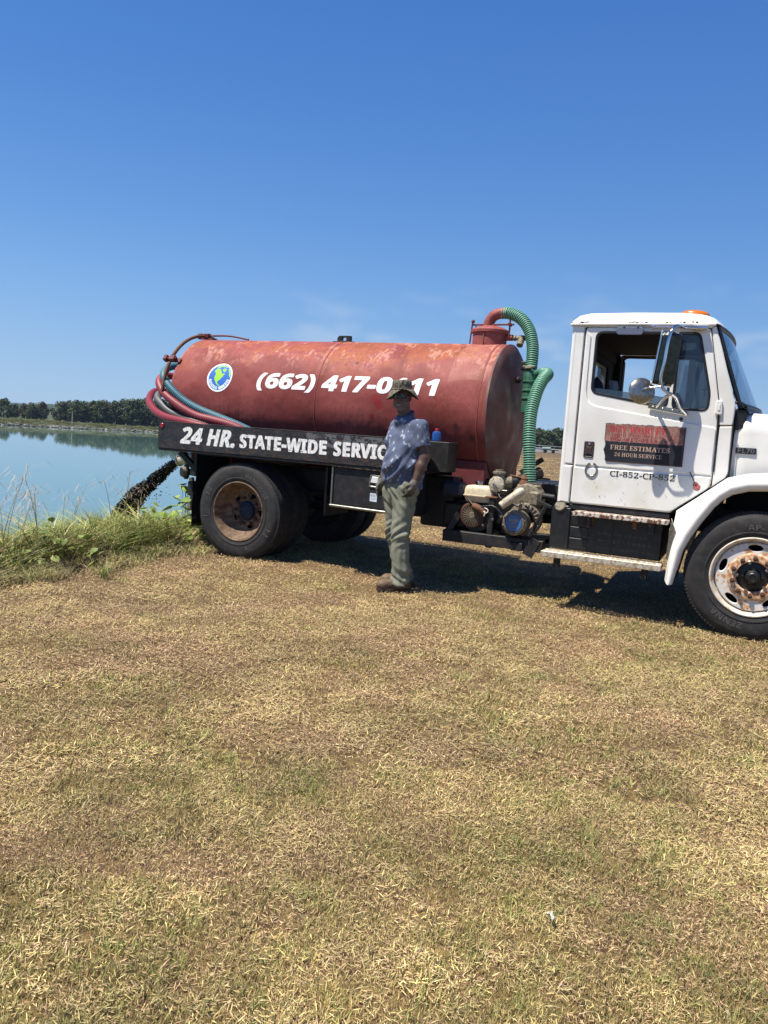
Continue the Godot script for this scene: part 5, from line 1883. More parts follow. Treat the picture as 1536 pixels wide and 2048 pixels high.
func glass_outline(near := true) -> PackedVector2Array:
	if not near: return MB.rounded([V(3.435, 1.895), V(4.138, 1.80), V(4.138, 2.438), V(3.435, 2.438)], [0.06, 0.06, 0.015, 0.07], 5)
	return MB.rounded([V(3.503, 1.895), V(4.138, 1.795), V(4.138, 2.418), V(3.503, 2.418)], [0.06, 0.06, 0.015, 0.06], 5)

func vent_outline() -> PackedVector2Array:
	return MB.rounded([V(4.172, 1.79), V(4.455, 1.785), V(4.458, 1.93), V(4.335, 2.418), V(4.172, 2.418)], [0.05, 0.06, 0.04, 0.05, 0.015], 5)

func side_z(near: bool, z: float) -> float:
	return z if near else -2.40 - z

func side_slab(mb: MB, poly: PackedVector2Array, near: bool, z0: float, z1: float, bev: float, holes := []):
	# z0..z1 are depths on the near side, z1 the outer face
	if near:
		mb.slab(poly, z0, z1, bev, Transform3D(), holes)
	else:
		var X := Transform3D(Basis(Vector3(1, 0, 0), Vector3(0, 1, 0), Vector3(0, 0, -1)), Vector3(0, 0, -2.40))
		mb.slab(poly, z0, z1, bev, X, holes)

func build_cab():
	for near in [true, false]:
		# rear corner panel, header, windscreen pillar and cowl side
		var cb := MB.new()
		side_slab(cb, PackedVector2Array([V(3.315, 1.273), V(3.407, 1.273), V(3.407, 2.474), V(3.315, 2.474)]), near, -0.22, ZN, 0.012)
		side_slab(cb, PackedVector2Array([V(3.315, 0.935), V(3.407, 0.928), V(3.407, 1.262), V(3.315, 1.262)]), near, -0.22, ZN + 0.004, 0.012)
		side_slab(cb, PackedVector2Array([V(3.407, 2.456), V(4.415, 2.456), V(4.44, 2.476), V(3.407, 2.476)]), near, -0.22, ZN - 0.004, 0.003)
		part("corner_panel", cb, M.white_paint, truck)
		var pl := MB.new()
		side_slab(pl, MB.rounded([V(4.414, 2.452), V(4.446, 2.470), V(4.506, 2.30), V(4.655, 1.84), V(4.650, 1.685), V(4.548, 1.678), V(4.534, 1.86)], [0.0, 0.01, 0.02, 0.02, 0.01, 0.01, 0.02], 2), near, -0.24, ZN - 0.003, 0.008)
		part("windscreen_pillar", pl, M.white_paint, truck)
		var cw := MB.new()
		side_slab(cw, MB.rounded([V(4.552, 1.668), V(4.648, 1.676), V(4.656, 1.30), V(4.64, 1.255), V(4.545, 1.175), V(4.549, 1.486)], 0.008, 2), near, -0.26, ZN - 0.004, 0.006)
		part("cowl_side", cw, M.white_paint, truck)
		# door: outer skin with the window openings, a fuller lower panel and its pressed line
		var db := MB.new()
		side_slab(db, door_outline(), near, -0.215, ZN, 0.005, [glass_outline(near), vent_outline()])
		var door := part("door", db, M.white_paint, truck, "white passenger door with cracked sign and lettering" if near else "")
		var lowp := MB.new()
		side_slab(lowp, MB.rounded([V(3.425, 1.268), V(4.535, 1.268), V(4.535, 1.66), V(4.198, 1.702), V(3.55, 1.79), V(3.49, 1.825), V(3.470, 1.90), V(3.468, 2.38), V(3.425, 2.43)], [0.005, 0.005, 0.03, 0.3, 0.05, 0.04, 0.04, 0.02, 0.005], 5), near, ZN - 0.02, ZN + 0.010, 0.010)
		part("door_belt", lowp, M.white_paint, door)
		var skirt := MB.new()
		side_slab(skirt, MB.rounded([V(3.422, 0.938), V(4.252, 0.938), V(4.528, 1.168), V(4.534, 1.253), V(3.422, 1.253)], [0.015, 0.03, 0.03, 0.005, 0.005], 3), near, ZN - 0.02, ZN + 0.012, 0.008)
		part("door_skirt", skirt, M.dirty_white, door)
		# rubber frames of both openings
		for w in 2:
			var o := glass_outline(near) if w == 0 else vent_outline()
			var rb := MB.new()
			side_slab(rb, MB.inset(o, -0.004), near, -0.20, ZN + 0.004, 0.003, [MB.inset(o, 0.016)])
			part("window_rubber", rb, M.black_plastic, door)
		var vg := MB.new()
		side_slab(vg, MB.inset(vent_outline(), 0.012), near, -0.194, -0.190, 0.0)
		part("vent_window", vg, M.glass_tint, door)
		var gd := MB.new()
		side_slab(gd, PackedVector2Array([V(3.50, 1.84), V(4.135, 1.74), V(4.135, 1.885), V(3.50, 1.945)]), near, -0.200, -0.196, 0.0)
		part("lowered_window", gd, M.glass_tint, door)
		var tr := MB.new()
		side_slab(tr, MB.inset(door_outline(), 0.03), near, -0.262, -0.225, 0.004, [MB.inset(glass_outline(near), -0.006), MB.inset(vent_outline(), -0.006)])
		part("door_trim", tr, M.headliner, door)
	# back wall with its own window, roof, floor
	var rw := MB.new()
	rw.slab(MB.rounded([V(0.19, 0.93), V(2.21, 0.93), V(2.21, 2.474), V(0.19, 2.474)], 0.02, 3), 3.297, 3.34, 0.012, Transform3D(Basis(Vector3(0, 0, -1), Vector3(0, 1, 0), Vector3(1, 0, 0)), Vector3.ZERO), [MB.rounded([V(0.62, 1.80), V(1.78, 1.80), V(1.78, 2.25), V(0.62, 2.25)], 0.06, 4)])
	var rear := part("cab_back", rw, M.white_paint, truck)
	var cr: MB
	for z in [-0.195, -2.205]:
		cr = MB.new()
		cr.cyl(Vector3(3.322, 0.935, z), Vector3(3.322, 2.474, z), 0.027, 16)
		part("cab_corner", cr, M.white_paint, rear)
	var rg := MB.new()
	rg.box(Vector3(3.32, 2.025, -1.2), Vector3(0.004, 0.46, 1.18), 0.0)
	part("rear_window", rg, M.glass_tint, rear)
	var rl := MB.new()
	rl.slab(MB.rounded([V(0.24, 1.0), V(2.16, 1.0), V(2.16, 2.44), V(0.24, 2.44)], 0.02, 2), 3.345, 3.365, 0.0, Transform3D(Basis(Vector3(0, 0, -1), Vector3(0, 1, 0), Vector3(1, 0, 0)), Vector3.ZERO), [MB.rounded([V(0.60, 1.78), V(1.80, 1.78), V(1.80, 2.27), V(0.60, 2.27)], 0.06, 4)])
	part("back_lining", rl, M.headliner, rear)
	var rf := MB.new()
	var rx := 24
	var rz := 28
	rf.sheet(rx, rz, func(u: float, v: float) -> Vector3:
		var z := lerpf(-0.150, -2.25, v)
		var ed := minf(absf(z + 0.150), absf(z + 2.25))
		var kx := [[0.0, 3.285, 2.478], [0.03, 3.287, 2.492], [0.07, 3.30, 2.525], [0.12, 3.335, 2.556], [0.2, 3.42, 2.578], [0.5, 3.80, 2.585], [0.8, 4.20, 2.582], [0.9, 4.34, 2.568], [0.96, 4.41, 2.538], [1.0, 4.452, 2.488]]
		var i := 0
		while i < kx.size() - 2 and u > kx[i + 1][0]: i += 1
		var t: float = (u - kx[i][0]) / (kx[i + 1][0] - kx[i][0])
		var x := lerpf(kx[i][1], kx[i + 1][1], t)
		var y := lerpf(kx[i][2], kx[i + 1][2], t)
		var cut := 1.0 - sqrt(clampf(ed / 0.10, 0, 1) * (2.0 - clampf(ed / 0.10, 0, 1)))
		y = lerpf(y, 2.482, cut * clampf((y - 2.482) / 0.05, 0, 1))
		var bulge := 0.10 * (1.0 - pow((z + 1.2) / 1.05, 2.0)) * smoothstep(0.8, 1.0, u)
		return Vector3(x + bulge, y + 0.02 * (1.0 - pow((z + 1.2) / 1.05, 2.0)), z))
	var roof := part("roof", rf, M.white_paint, truck)
	var dr := MB.new()
	for z in [-0.158, -2.242]:
		dr.tube([Vector3(3.285, 2.474, z), Vector3(3.7, 2.478, z), Vector3(4.2, 2.480, z), Vector3(4.445, 2.482, z)], 0.011, 8)
	dr.tube([Vector3(3.288, 2.474, -0.158), Vector3(3.288, 2.474, -2.242)], 0.011, 8)
	part("drip_rail", dr, M.white_paint, roof)
	var chips := MB.new()
	rng.seed = 31
	for k in 60:
		var x: float = [3.37, 3.40, 3.79, 3.82, 3.89, 4.08, 4.18, 4.22, 4.26, 4.32][k % 10] + rng.randf_range(-0.025, 0.03)
		var s := rng.randf_range(0.004, 0.013)
		chips.box(Vector3(x, 2.484 + rng.randf_range(0, 0.014), -0.1505 - 0.001), Vector3(s * 1.5, s * 0.7, 0.004), 0.0)
	part("paint_chips", chips, M.lug, roof)
	var hl := MB.new()
	hl.box(Vector3(3.87, 2.463, -1.2), Vector3(1.08, 0.012, 1.98), 0.003)
	hl.box(Vector3(3.372, 2.40, -1.2), Vector3(0.03, 0.12, 1.9), 0.01)
	part("headliner", hl, M.headliner, truck)
	var fl := MB.new()
	fl.box(Vector3(3.95, 0.99, -1.2), Vector3(1.26, 0.06, 1.96), 0.006)
	fl.box(Vector3(4.60, 1.38, -1.2), Vector3(0.04, 0.8, 1.9), 0.006)
	part("cab_floor", fl, M.dark, truck)
	for z in [-0.25, -2.15]:
		var ip := MB.new()
		ip.box(Vector3(3.385, 1.7, z), Vector3(0.07, 1.5, 0.06), 0.01)
		part("inner_pillar", ip, M.headliner, truck)
	# windscreen, bowed forward in the middle
	var ws := func(u: float, v: float) -> Vector3:
		var z := lerpf(-0.215, -2.185, u)
		var k := 1.0 - pow((z + 1.2) / 0.985, 2.0)
		return Vector3(lerpf(4.462, 4.690, v) + lerpf(0.10, 0.15, v) * k, lerpf(2.47, 1.845, v), z)
	var wb := MB.new()
	wb.sheet(20, 8, ws)
	var wsn := part("windscreen", wb, M.glass_windscreen, truck)
	var fr := MB.new()
	var top := []
	var low := []
	for k in 21:
		top.append(ws.call(k / 20.0, 0.0))
		low.append(ws.call(k / 20.0, 1.0))
	fr.tube(top, 0.020, 8)
	fr.tube(low, 0.024, 8)
	for u in [0.0, 1.0]:
		var side := []
		for k in 9: side.append(ws.call(u, k / 8.0))
		fr.tube(side, 0.013, 8)
	part("windscreen_rubber", fr, M.black_plastic, wsn)
	var cow := MB.new()
	cow.sheet(16, 4, func(u: float, v: float) -> Vector3:
		var z := lerpf(-0.20, -2.20, u)
		var k := 1.0 - pow((z + 1.2) / 1.0, 2.0)
		return Vector3(4.66 + 0.15 * k + 0.10 * v, 1.845 - 0.05 * v * v, z))
	cow.box(Vector3(4.70, 1.74, -0.28), Vector3(0.09, 0.18, 0.12), 0.02)
	cow.box(Vector3(4.70, 1.74, -2.12), Vector3(0.09, 0.18, 0.12), 0.02)
	cow.tube(spline([Vector3(4.64, 1.87, -0.24), Vector3(4.70, 1.865, -0.24), Vector3(4.735, 1.83, -0.26), Vector3(4.75, 1.80, -0.30)], 0.02), 0.012, 8)
	part("cowl_vent", cow, M.black_plastic, truck)
	# inside: dash, wheel, seats
	var ds := MB.new()
	ds.box(Vector3(4.50, 1.66, -1.2), Vector3(0.32, 0.34, 1.9), 0.05)
	ds.box(Vector3(4.40, 1.80, -1.75), Vector3(0.22, 0.12, 0.5), 0.04)
	part("dashboard", ds, M.black_plastic, truck)
	var sw := MB.new()
	var swp := []
	var SB := Basis(Vector3(0, 0, 1), deg_to_rad(-62.0))
	for k in 33: swp.append(Vector3(4.18, 1.83, -1.75) + SB * Vector3(cos(TAU * k / 32) * 0.22, 0, sin(TAU * k / 32) * 0.22))
	sw.tube(swp, 0.016, 8, false)
	sw.cyl(Vector3(4.18, 1.83, -1.75), Vector3(4.42, 1.66, -1.75), 0.035, 10)
	for k in 3:
		var a := TAU * k / 3 + 0.5
		sw.bar(Vector3(4.18, 1.83, -1.75), Vector3(4.18, 1.83, -1.75) + SB * Vector3(cos(a) * 0.21, 0, sin(a) * 0.21), 0.03, 0.014)
	part("steering_wheel", sw, M.black_plastic, truck)
	for z in [-0.62, -1.75]:
		var sb := MB.new()
		sb.sheet(10, 12, func(u: float, v: float) -> Vector3:
			var a := TAU * u
			var w := 0.22 * (1.0 - 0.35 * pow(v, 4.0)) * (1.0 if v < 0.999 else 0.0)
			var d := 0.07 * (1.0 - 0.4 * v) * (1.0 if v < 0.999 else 0.0)
			return Vector3(3.56 - 0.10 * v + d * cos(a), 1.38 + 0.70 * v, z + w * sin(a)))
		sb.box(Vector3(3.72, 1.40, z), Vector3(0.48, 0.14, 0.46), 0.05)
		sb.box(Vector3(3.72, 1.20, z), Vector3(0.4, 0.3, 0.4), 0.03)
		part("seat", sb, M.seat_cloth, truck)
	var sc := MB.new()
	sc.sheet(8, 8, func(u: float, v: float) -> Vector3: return Vector3(3.565 + 0.045 * sin(u * 3.0) + 0.012 * sin(v * 9.0), 2.06 - 0.42 * v, -0.98 + 0.18 * u))
	sc.sheet(8, 8, func(u: float, v: float) -> Vector3: return Vector3(3.545 + 0.045 * sin(u * 3.0) + 0.012 * sin(v * 9.0), 2.06 - 0.42 * v, -0.80 - 0.18 * u))
	part("seat_cover", sc, M.pale_cloth, truck)
	var vz := MB.new()
	vz.box(Vector3(4.33, 2.33, -0.75), Vector3(0.02, 0.16, 0.5), 0.008, Basis(Vector3(0, 0, 1), 0.5))
	vz.box(Vector3(4.33, 2.33, -1.7), Vector3(0.02, 0.16, 0.5), 0.008, Basis(Vector3(0, 0, 1), 0.5))
	part("sun_visor", vz, M.headliner, truck)
	var rv := MB.new()
	rv.box(Vector3(4.43, 2.36, -1.2), Vector3(0.05, 0.03, 0.03), 0.004)
	part("mirror_stem", rv, M.dark, truck)
	build_hood()

func build_hood():
	# bonnet: rounded box section that falls away to the front
	var hd := MB.new()
	hd.sheet(26, 40, func(u: float, v: float) -> Vector3:
		var x := lerpf(4.668, 6.15, u)
		var top := 1.800 - 0.04 * u - 0.13 * u * u
		var half := 0.985 - 0.05 * u
		var bot := 1.26
		var edge := 1.0
		if u < 0.06: edge = sqrt(1.0 - pow(1.0 - u / 0.06, 2.0))
		if u > 0.93: edge = sqrt(maxf(0.0, 1.0 - pow((u - 0.93) / 0.07, 2.0)))
		top -= 0.085 * (1.0 - edge)
		half -= 0.035 * (1.0 - edge)
		var r := 0.12
		var L1 := top - r - bot
		var L2 := PI * 0.5 * r
		var L3 := 2.0 * (half - r)
		var tot := 2.0 * (L1 + L2) + L3
		var s := v * tot
		var p: Vector2
		if s < L1: p = V(half, bot + s)
		elif s < L1 + L2:
			var a := (s - L1) / r
			p = V(half - r + r * cos(a), top - r + r * sin(a))
		elif s < L1 + L2 + L3:
			var q := (s - L1 - L2) / L3
			p = V(lerpf(half - r, -(half - r), q), top + 0.03 * sin(q * PI))
		elif s < L1 + 2.0 * L2 + L3:
			var a := PI * 0.5 + (s - L1 - L2 - L3) / r
			p = V(-(half - r) + r * cos(a), top - r + r * sin(a))
		else: p = V(-half, bot + (tot - s))
		return Vector3(x, p.y, -1.2 + p.x))
	var hood := part("hood", hd, M.white_paint, truck)
	var hr := MB.new()
	hr.box(Vector3(4.69, 1.5, -1.2), Vector3(0.02, 0.46, 1.85), 0.004)
	hr.box(Vector3(6.13, 1.35, -1.2), Vector3(0.04, 0.5, 1.5), 0.02)
	part("firewall", hr, M.dark, hood)
	var gr := MB.new()
	for k in 8: gr.box(Vector3(6.155, 1.12 + k * 0.06, -1.2), Vector3(0.02, 0.02, 1.2), 0.004)
	part("grille", gr, M.chrome, hood)
	var bu := MB.new()
	bu.box(Vector3(6.25, 0.62, -1.2), Vector3(0.12, 0.30, 2.36), 0.03)
	part("front_bumper", bu, M.chrome, truck)
	var A := [V(4.335, 0.36), V(4.362, 0.50), V(4.388, 0.64), V(4.44, 0.765), V(4.51, 0.893), V(4.59, 1.022), V(4.645, 1.085), V(4.71, 1.134), V(4.82, 1.172), V(4.95, 1.184), V(5.08, 1.172), V(5.20, 1.12), V(5.30, 1.03), V(5.38, 0.90), V(5.44, 0.75), V(5.48, 0.6)]
	var B := [V(4.300, 0.36), V(4.318, 0.50), V(4.338, 0.655), V(4.385, 0.79), V(4.455, 0.925), V(4.538, 1.062), V(4.605, 1.140), V(4.685, 1.203), V(4.81, 1.243), V(4.95, 1.256), V(5.10, 1.243), V(5.24, 1.185), V(5.36, 1.08), V(5.45, 0.93), V(5.51, 0.77), V(5.55, 0.6)]
	var C := [V(4.272, 0.385), V(4.279, 0.52), V(4.286, 0.66), V(4.288, 0.80), V(4.300, 0.958), V(4.425, 1.062), V(4.545, 1.165), V(4.658, 1.262), V(4.80, 1.305), V(4.95, 1.325), V(5.12, 1.31), V(5.30, 1.25), V(5.44, 1.12), V(5.54, 0.95), V(5.60, 0.78), V(5.63, 0.6)]
	for near in [true, false]:
		var fb := MB.new()
		var n := A.size() - 1
		fb.sheet(n, 12, func(u: float, v: float) -> Vector3:
			var i := int(round(u * n))
			var zc := lerpf(-0.02, -0.155, smoothstep(1.0, 5.0, i))
			var q: Vector3
			var a := Vector3(A[i].x, A[i].y, 0.018)
			var b := Vector3(B[i].x, B[i].y, 0.048)
			var c := Vector3(C[i].x, C[i].y, zc)
			if v < 0.17: q = Vector3(A[i].x, A[i].y, lerpf(-0.14, 0.018, v / 0.17))
			elif v < 0.5:
				var t := (v - 0.17) / 0.33
				q = a.lerp(b, t); q.z += 0.012 * sin(t * PI)
			else:
				var t := (v - 0.5) / 0.5
				q = b.lerp(c, t); q.z += 0.018 * sin(t * PI) * (1.0 - 0.6 * t)
			q.z = side_z(near, q.z)
			return q)
		part("fender", fb, M.white_paint, hood)
		# dark splash liner inside the arch
		var il := MB.new()
		il.sheet(n, 2, func(u: float, v: float) -> Vector3:
			var i := int(round(u * n))
			return Vector3(A[i].x, A[i].y, side_z(near, lerpf(-0.14, -0.62, v))))
		part("splash_liner", il, M.dark, hood)
		var gp := MB.new()
		side_slab(gp, PackedVector2Array([V(4.262, 0.56), V(4.285, 0.56), V(4.318, 0.80), V(4.275, 0.90)]), near, -0.03, -0.015, 0.003)
		part("fender_bracket", gp, M.stainless, hood)
	var bd := MB.new()
	bd.slab(MB.rounded([V(4.690, 1.462), V(4.842, 1.462), V(4.842, 1.512), V(4.690, 1.512)], 0.004, 2), -0.226, -0.207, 0.003)
	var badge := part("model_badge", bd, M.black_plastic, hood)
	var bt := MB.new()
	bt.text3d("FL70", sans, 0.052, 0.003, func(v: Vector3) -> Vector3: return Vector3(4.766 + v.x * 1.15, 1.487 + v.y, -0.2065 + v.z))
	part("badge_lettering", bt, M.stainless, hood)
	# inner engine bulk seen through the arch
	var en := MB.new()
	en.box(Vector3(5.2, 0.95, -1.2), Vector3(1.1, 0.6, 0.8), 0.05)
	part("engine", en, M.dark, truck)

func build_cab_trim():
	# upper and lower steps: open lattice treads
	var st := [[3.476, 4.258, 0.876, 0.036, -0.15, 0.0, M.rusty_step], [3.238, 4.238, 0.506, 0.05, -0.17, 0.03, M.aluminium]]
	for s in st:
		var mb := MB.new()
		var x0: float = s[0]
		var x1: float = s[1]
		var y: float = s[2]
		var z0: float = s[4]
		var z1: float = s[5]
		mb.slab(MB.rounded([V(x0, y - s[3]), V(x1, y - s[3]), V(x1, y), V(x0, y)], 0.012, 3), z1 - 0.012, z1, 0.004)
		mb.box(Vector3((x0 + x1) / 2, y - 0.004, z0 + 0.02), Vector3(x1 - x0 - 0.01, 0.008, 0.04), 0.002)
		var rows := 4
		for r in rows + 1:
			mb.box(Vector3((x0 + x1) / 2, y - 0.003 + 0.0015 * (r % 2), lerpf(z0 + 0.045, z1 - 0.02, float(r) / rows)), Vector3(x1 - x0 - 0.016, 0.006, 0.014), 0.001)
		var n := int((x1 - x0) / 0.042)
		for k in n:
			for r in rows:
				var x := x0 + 0.02 + k * 0.042 + (0.021 if r % 2 else 0.0)
				if x > x1 - 0.02: continue
				var zz := lerpf(z0 + 0.045, z1 - 0.02, (r + 0.5) / rows)
				mb.box(Vector3(x, y - 0.002, zz), Vector3(0.024, 0.007, 0.024), 0.001)
		for xx in [x0 + 0.008, x1 - 0.008]: mb.box(Vector3(xx, y - s[3] * 0.4, (z0 + z1) / 2), Vector3(0.014, s[3] * 0.7, z1 - z0 - 0.03), 0.002)
		var p := part("step", mb, s[6], truck, "upper cab step, rusty brown and white" if y > 0.7 else "lower cab step, pale aluminium tread")
		var bk := MB.new()
		for xx in [x0 + 0.12, x1 - 0.14]:
			bk.box(Vector3(xx, y - s[3] - 0.05, (z0 + z1) / 2 - 0.05), Vector3(0.05, 0.10, 0.06), 0.004)
		part("step_bracket", bk, M.black_paint, p)
	var tk := MB.new()
	tk.slab(MB.rounded([V(3.262, 0.515), V(4.21, 0.515), V(4.21, 0.86), V(3.43, 0.86), V(3.41, 0.905), V(3.262, 0.905)], [0.03, 0.01, 0.01, 0.01, 0.01, 0.05], 4), -0.80, -0.155, 0.01)
	for k in 3: tk.box(Vector3(3.52, 0.585 + k * 0.10, -0.152), Vector3(0.16, 0.085, 0.008), 0.003)
	tk.box(Vector3(3.80, 0.70, -0.152), Vector3(0.02, 0.33, 0.008), 0.003)
	tk.box(Vector3(3.415, 0.70, -0.146), Vector3(0.035, 0.37, 0.02), 0.005)
	var tank := part("side_tank", tk, M.black_plastic, truck)
	var sp := MB.new()
	sp.box(Vector3(3.83, 0.90, -0.20), Vector3(0.84, 0.05, 0.06), 0.006)
	part("sill", sp, M.black_paint, truck)
	for k in 2:
		var hh := MB.new()
		hh.box(Vector3(3.62 + k * 0.36, 0.80, -0.148), Vector3(0.04, 0.07, 0.012), 0.003)
		part("step_strap", hh, M.rust, tank)
	var tc := MB.new()
	tc.lathe([V(0.03, -0.03), V(0.03, 0.0), V(0.048, 0.002), V(0.05, 0.008), V(0.05, 0.03), V(0.044, 0.036), V(0, 0.037)], MB.aim(Vector3(3.335, 0.885, -0.19), Vector3(-0.1, 0.45, 0.9)), 14)
	part("tank_cap", tc, M.cast_iron, tank)
	# door furniture
	var dh := MB.new()
	dh.slab(MB.rounded([V(3.492, 1.340), V(3.578, 1.340), V(3.578, 1.482), V(3.492, 1.482)], 0.014, 4), -0.165, -0.152, 0.004, Transform3D(), [MB.rounded([V(3.505, 1.352), V(3.566, 1.352), V(3.566, 1.43), V(3.505, 1.43)], 0.008, 3)])
	dh.slab(MB.rounded([V(3.509, 1.372), V(3.562, 1.372), V(3.562, 1.435), V(3.509, 1.435)], 0.006, 3), -0.165, -0.150, 0.004)
	var hnd := part("door_handle", dh, M.bronze_plastic, truck)
	var dk := MB.new()
	dk.box(Vector3(3.535, 1.36, -0.159), Vector3(0.06, 0.02, 0.002), 0.0)
	part("handle_recess", dk, M.hole_black, hnd)
	var kl := MB.new()
	kl.lathe([V(0.011, 0.0), V(0.011, 0.006), V(0.008, 0.008), V(0, 0.008)], shift(WX, Vector3(3.537, 1.459, -0.153)), 14)
	part("key_lock", kl, M.chrome, hnd)
	var hg := MB.new()
	hg.slab(MB.rounded([V(4.507, 1.765), V(4.562, 1.765), V(4.555, 1.875), V(4.512, 1.875)], 0.008, 2), -0.18, -0.150, 0.005)
	hg.box(Vector3(4.536, 1.822, -0.149), Vector3(0.018, 0.05, 0.008), 0.002)
	part("door_hinge", hg, M.white_paint, truck)
	var sm := MB.new()
	sm.bar(Vector3(4.538, 1.76, -0.168), Vector3(4.547, 1.30, -0.168), 0.010, 0.010, Vector3.RIGHT)
	sm.bar(Vector3(4.541, 1.172, -0.170), Vector3(4.26, 0.936, -0.170), 0.012, 0.008)
	sm.bar(Vector3(4.653, 1.70, -0.172), Vector3(4.662, 1.27, -0.172), 0.010, 0.010, Vector3.RIGHT)
	sm.bar(Vector3(3.411, 0.94, -0.176), Vector3(3.411, 2.45, -0.176), 0.008, 0.008, Vector3.RIGHT)
	part("door_seal", sm, M.seam, truck)
	var dot := MB.new()
	dot.cyl(Vector3(4.256, 1.712, -0.16), Vector3(4.256, 1.712, -0.157), 0.015, 14)
	part("plug_hole", dot, M.hole_black, truck)
	# film lettering, stickers and the magnetic sign
	var im := blank(1024, 160)
	text_box(im, "CI-852-CP-852", serif_reg(), 12, 1010, 120, 88, Color.WHITE, 0.0, 1)
	tint_white(im, rgb8(24, 24, 28), 0.0)
	var cm := MB.new()
	plate(cm, Rect2(3.722, 1.176, 0.548, 0.085), -0.156, -0.1555)
	var q := part("cab_lettering", cm, decal_mat("cab_letter_film", im), truck)
	var si := sign_image()
	var sgm := decal_mat("door_sign_print", si, 0.55)
	var sg := MB.new()
	sg.sheet(14, 8, func(u: float, v: float) -> Vector3:
		var curl := 0.012 * exp(-pow(Vector2(u * 2.0, v).distance_to(V(0, 0)) / 0.25, 2.0)) + 0.016 * exp(-pow(Vector2(u * 2.0, (v - 0.55) * 1.4).length() / 0.22, 2.0)) + 0.006 * exp(-pow(Vector2((1.0 - u) * 2.0, v).length() / 0.2, 2.0))
		return Vector3(lerpf(3.660, 4.305, u), lerpf(1.650, 1.318, v), -0.1535 + curl + 0.0015 * sin(u * 19.0)))
	part("door_sign", sg, sgm, truck, "cracked red and black magnetic sign peeling at its corner")
	var hb := MB.new()
	var hs := []
	for k in 19:
		var a := deg_to_rad(108.0 + 324.0 * k / 18.0)
		hs.append(Vector3(3.572 + cos(a) * 0.048, 1.232 + sin(a) * (0.052 if sin(a) < 0 else 0.064), -0.1555))
	hb.tube(hs, 0.009, 6)
	part("horseshoe_emblem", hb, M.stainless, truck)
	var gi := guitar_image()
	var gm := decal_mat("guitar_film", gi)
	var gb := MB.new()
	plate(gb, Rect2(4.345, 1.128, 0.125, 0.165), -0.1575, -0.157)
	part("guitar_sticker", gb, gm, truck)
	# oval look-down mirror on two clips above the window
	var om := MB.new()
	om.slab(MB.rounded([V(3.675, 2.386), V(3.893, 2.386), V(3.893, 2.452), V(3.675, 2.452)], 0.03, 5), -0.13, -0.118, 0.004)
	var oval := part("lookdown_mirror", om, mat("dull_mirror", rgb8(96, 104, 122), 0.35, 0.0), truck)
	var oc := MB.new()
	for x in [3.735, 3.845]:
		oc.bar(Vector3(x, 2.46, -0.125), Vector3(x, 2.43, -0.17), 0.02, 0.02)
		oc.cyl(Vector3(x, 2.458, -0.13), Vector3(x, 2.458, -0.112), 0.01, 8)
	part("mirror_clip", oc, M.stainless, oval)
	var lr := MB.new()
	lr.cyl(Vector3(3.96, 2.452, -0.12), Vector3(4.39, 2.440, -0.12), 0.012, 10)
	lr.cyl(Vector3(3.955, 2.452, -0.12), Vector3(3.985, 2.451, -0.12), 0.02, 10)
	lr.box(Vector3(4.33, 2.45, -0.14), Vector3(0.12, 0.02, 0.05), 0.004)
	lr.cyl(Vector3(4.24, 2.445, -0.12), Vector3(4.34, 2.442, -0.12), 0.016, 10)
	part("mirror_rod", lr, M.chrome, truck)
	mirror_set(true)
	mirror_set(false)
	# arm of a mirror on the far wing, seen past the windscreen
	var fa := MB.new()
	fa.tube(spline([Vector3(4.520, 2.419, -2.3), Vector3(4.533, 2.435, -2.3), Vector3(4.567, 2.426, -2.3), Vector3(4.595, 2.349, -2.3), Vector3(4.594, 2.261, -2.3), Vector3(4.587, 2.151, -2.3), Vector3(4.586, 2.026, -2.3)], 0.02), 0.012, 8)
	fa.cyl(Vector3(4.520, 2.419, -2.3), Vector3(4.520, 2.339, -2.3), 0.012, 8)
	part("far_mirror_arm", fa, M.stainless, truck)
	# scratches and tar flecks on the lower door
	rng.seed = 17
	for k in 26:
		var sc := MB.new()
		var sx := rng.randf_range(3.45, 4.35)
		var sy := rng.randf_range(0.97, 1.24)
		if sx > 4.2 and sy < 1.15: continue
		var l := rng.randf_range(0.006, 0.028)
		sc.bar(Vector3(sx, sy, -0.1578), Vector3(sx + l * 0.7, sy - l, -0.1578), 0.0022, 0.0012)
		part("scratch", sc, M.bronze_plastic if k % 3 else M.lug, truck)
	# amber marker lamps on the roof
	for z in [-0.42, -1.2, -1.98]:
		var am := MB.new()
		am.ball(Vector3(4.26, 2.60, z), Vector3(0.115, 0.038, 0.06), Basis(Vector3(0, 0, 1), -0.06), 10)
		part("roof_marker", am, M.amber, truck)

func plate(mb: MB, r: Rect2, z0: float, z1: float):
	mb.slab(PackedVector2Array([r.position, r.position + V(r.size.x, 0), r.end, r.position + V(0, r.size.y)]), z0, z1, 0.0, Transform3D(), [], r)

var _sr: SystemFont
func serif_reg() -> SystemFont:
	if _sr == null:
		_sr = SystemFont.new()
		_sr.font_names = PackedStringArray(["Droid Serif"])
	return _sr

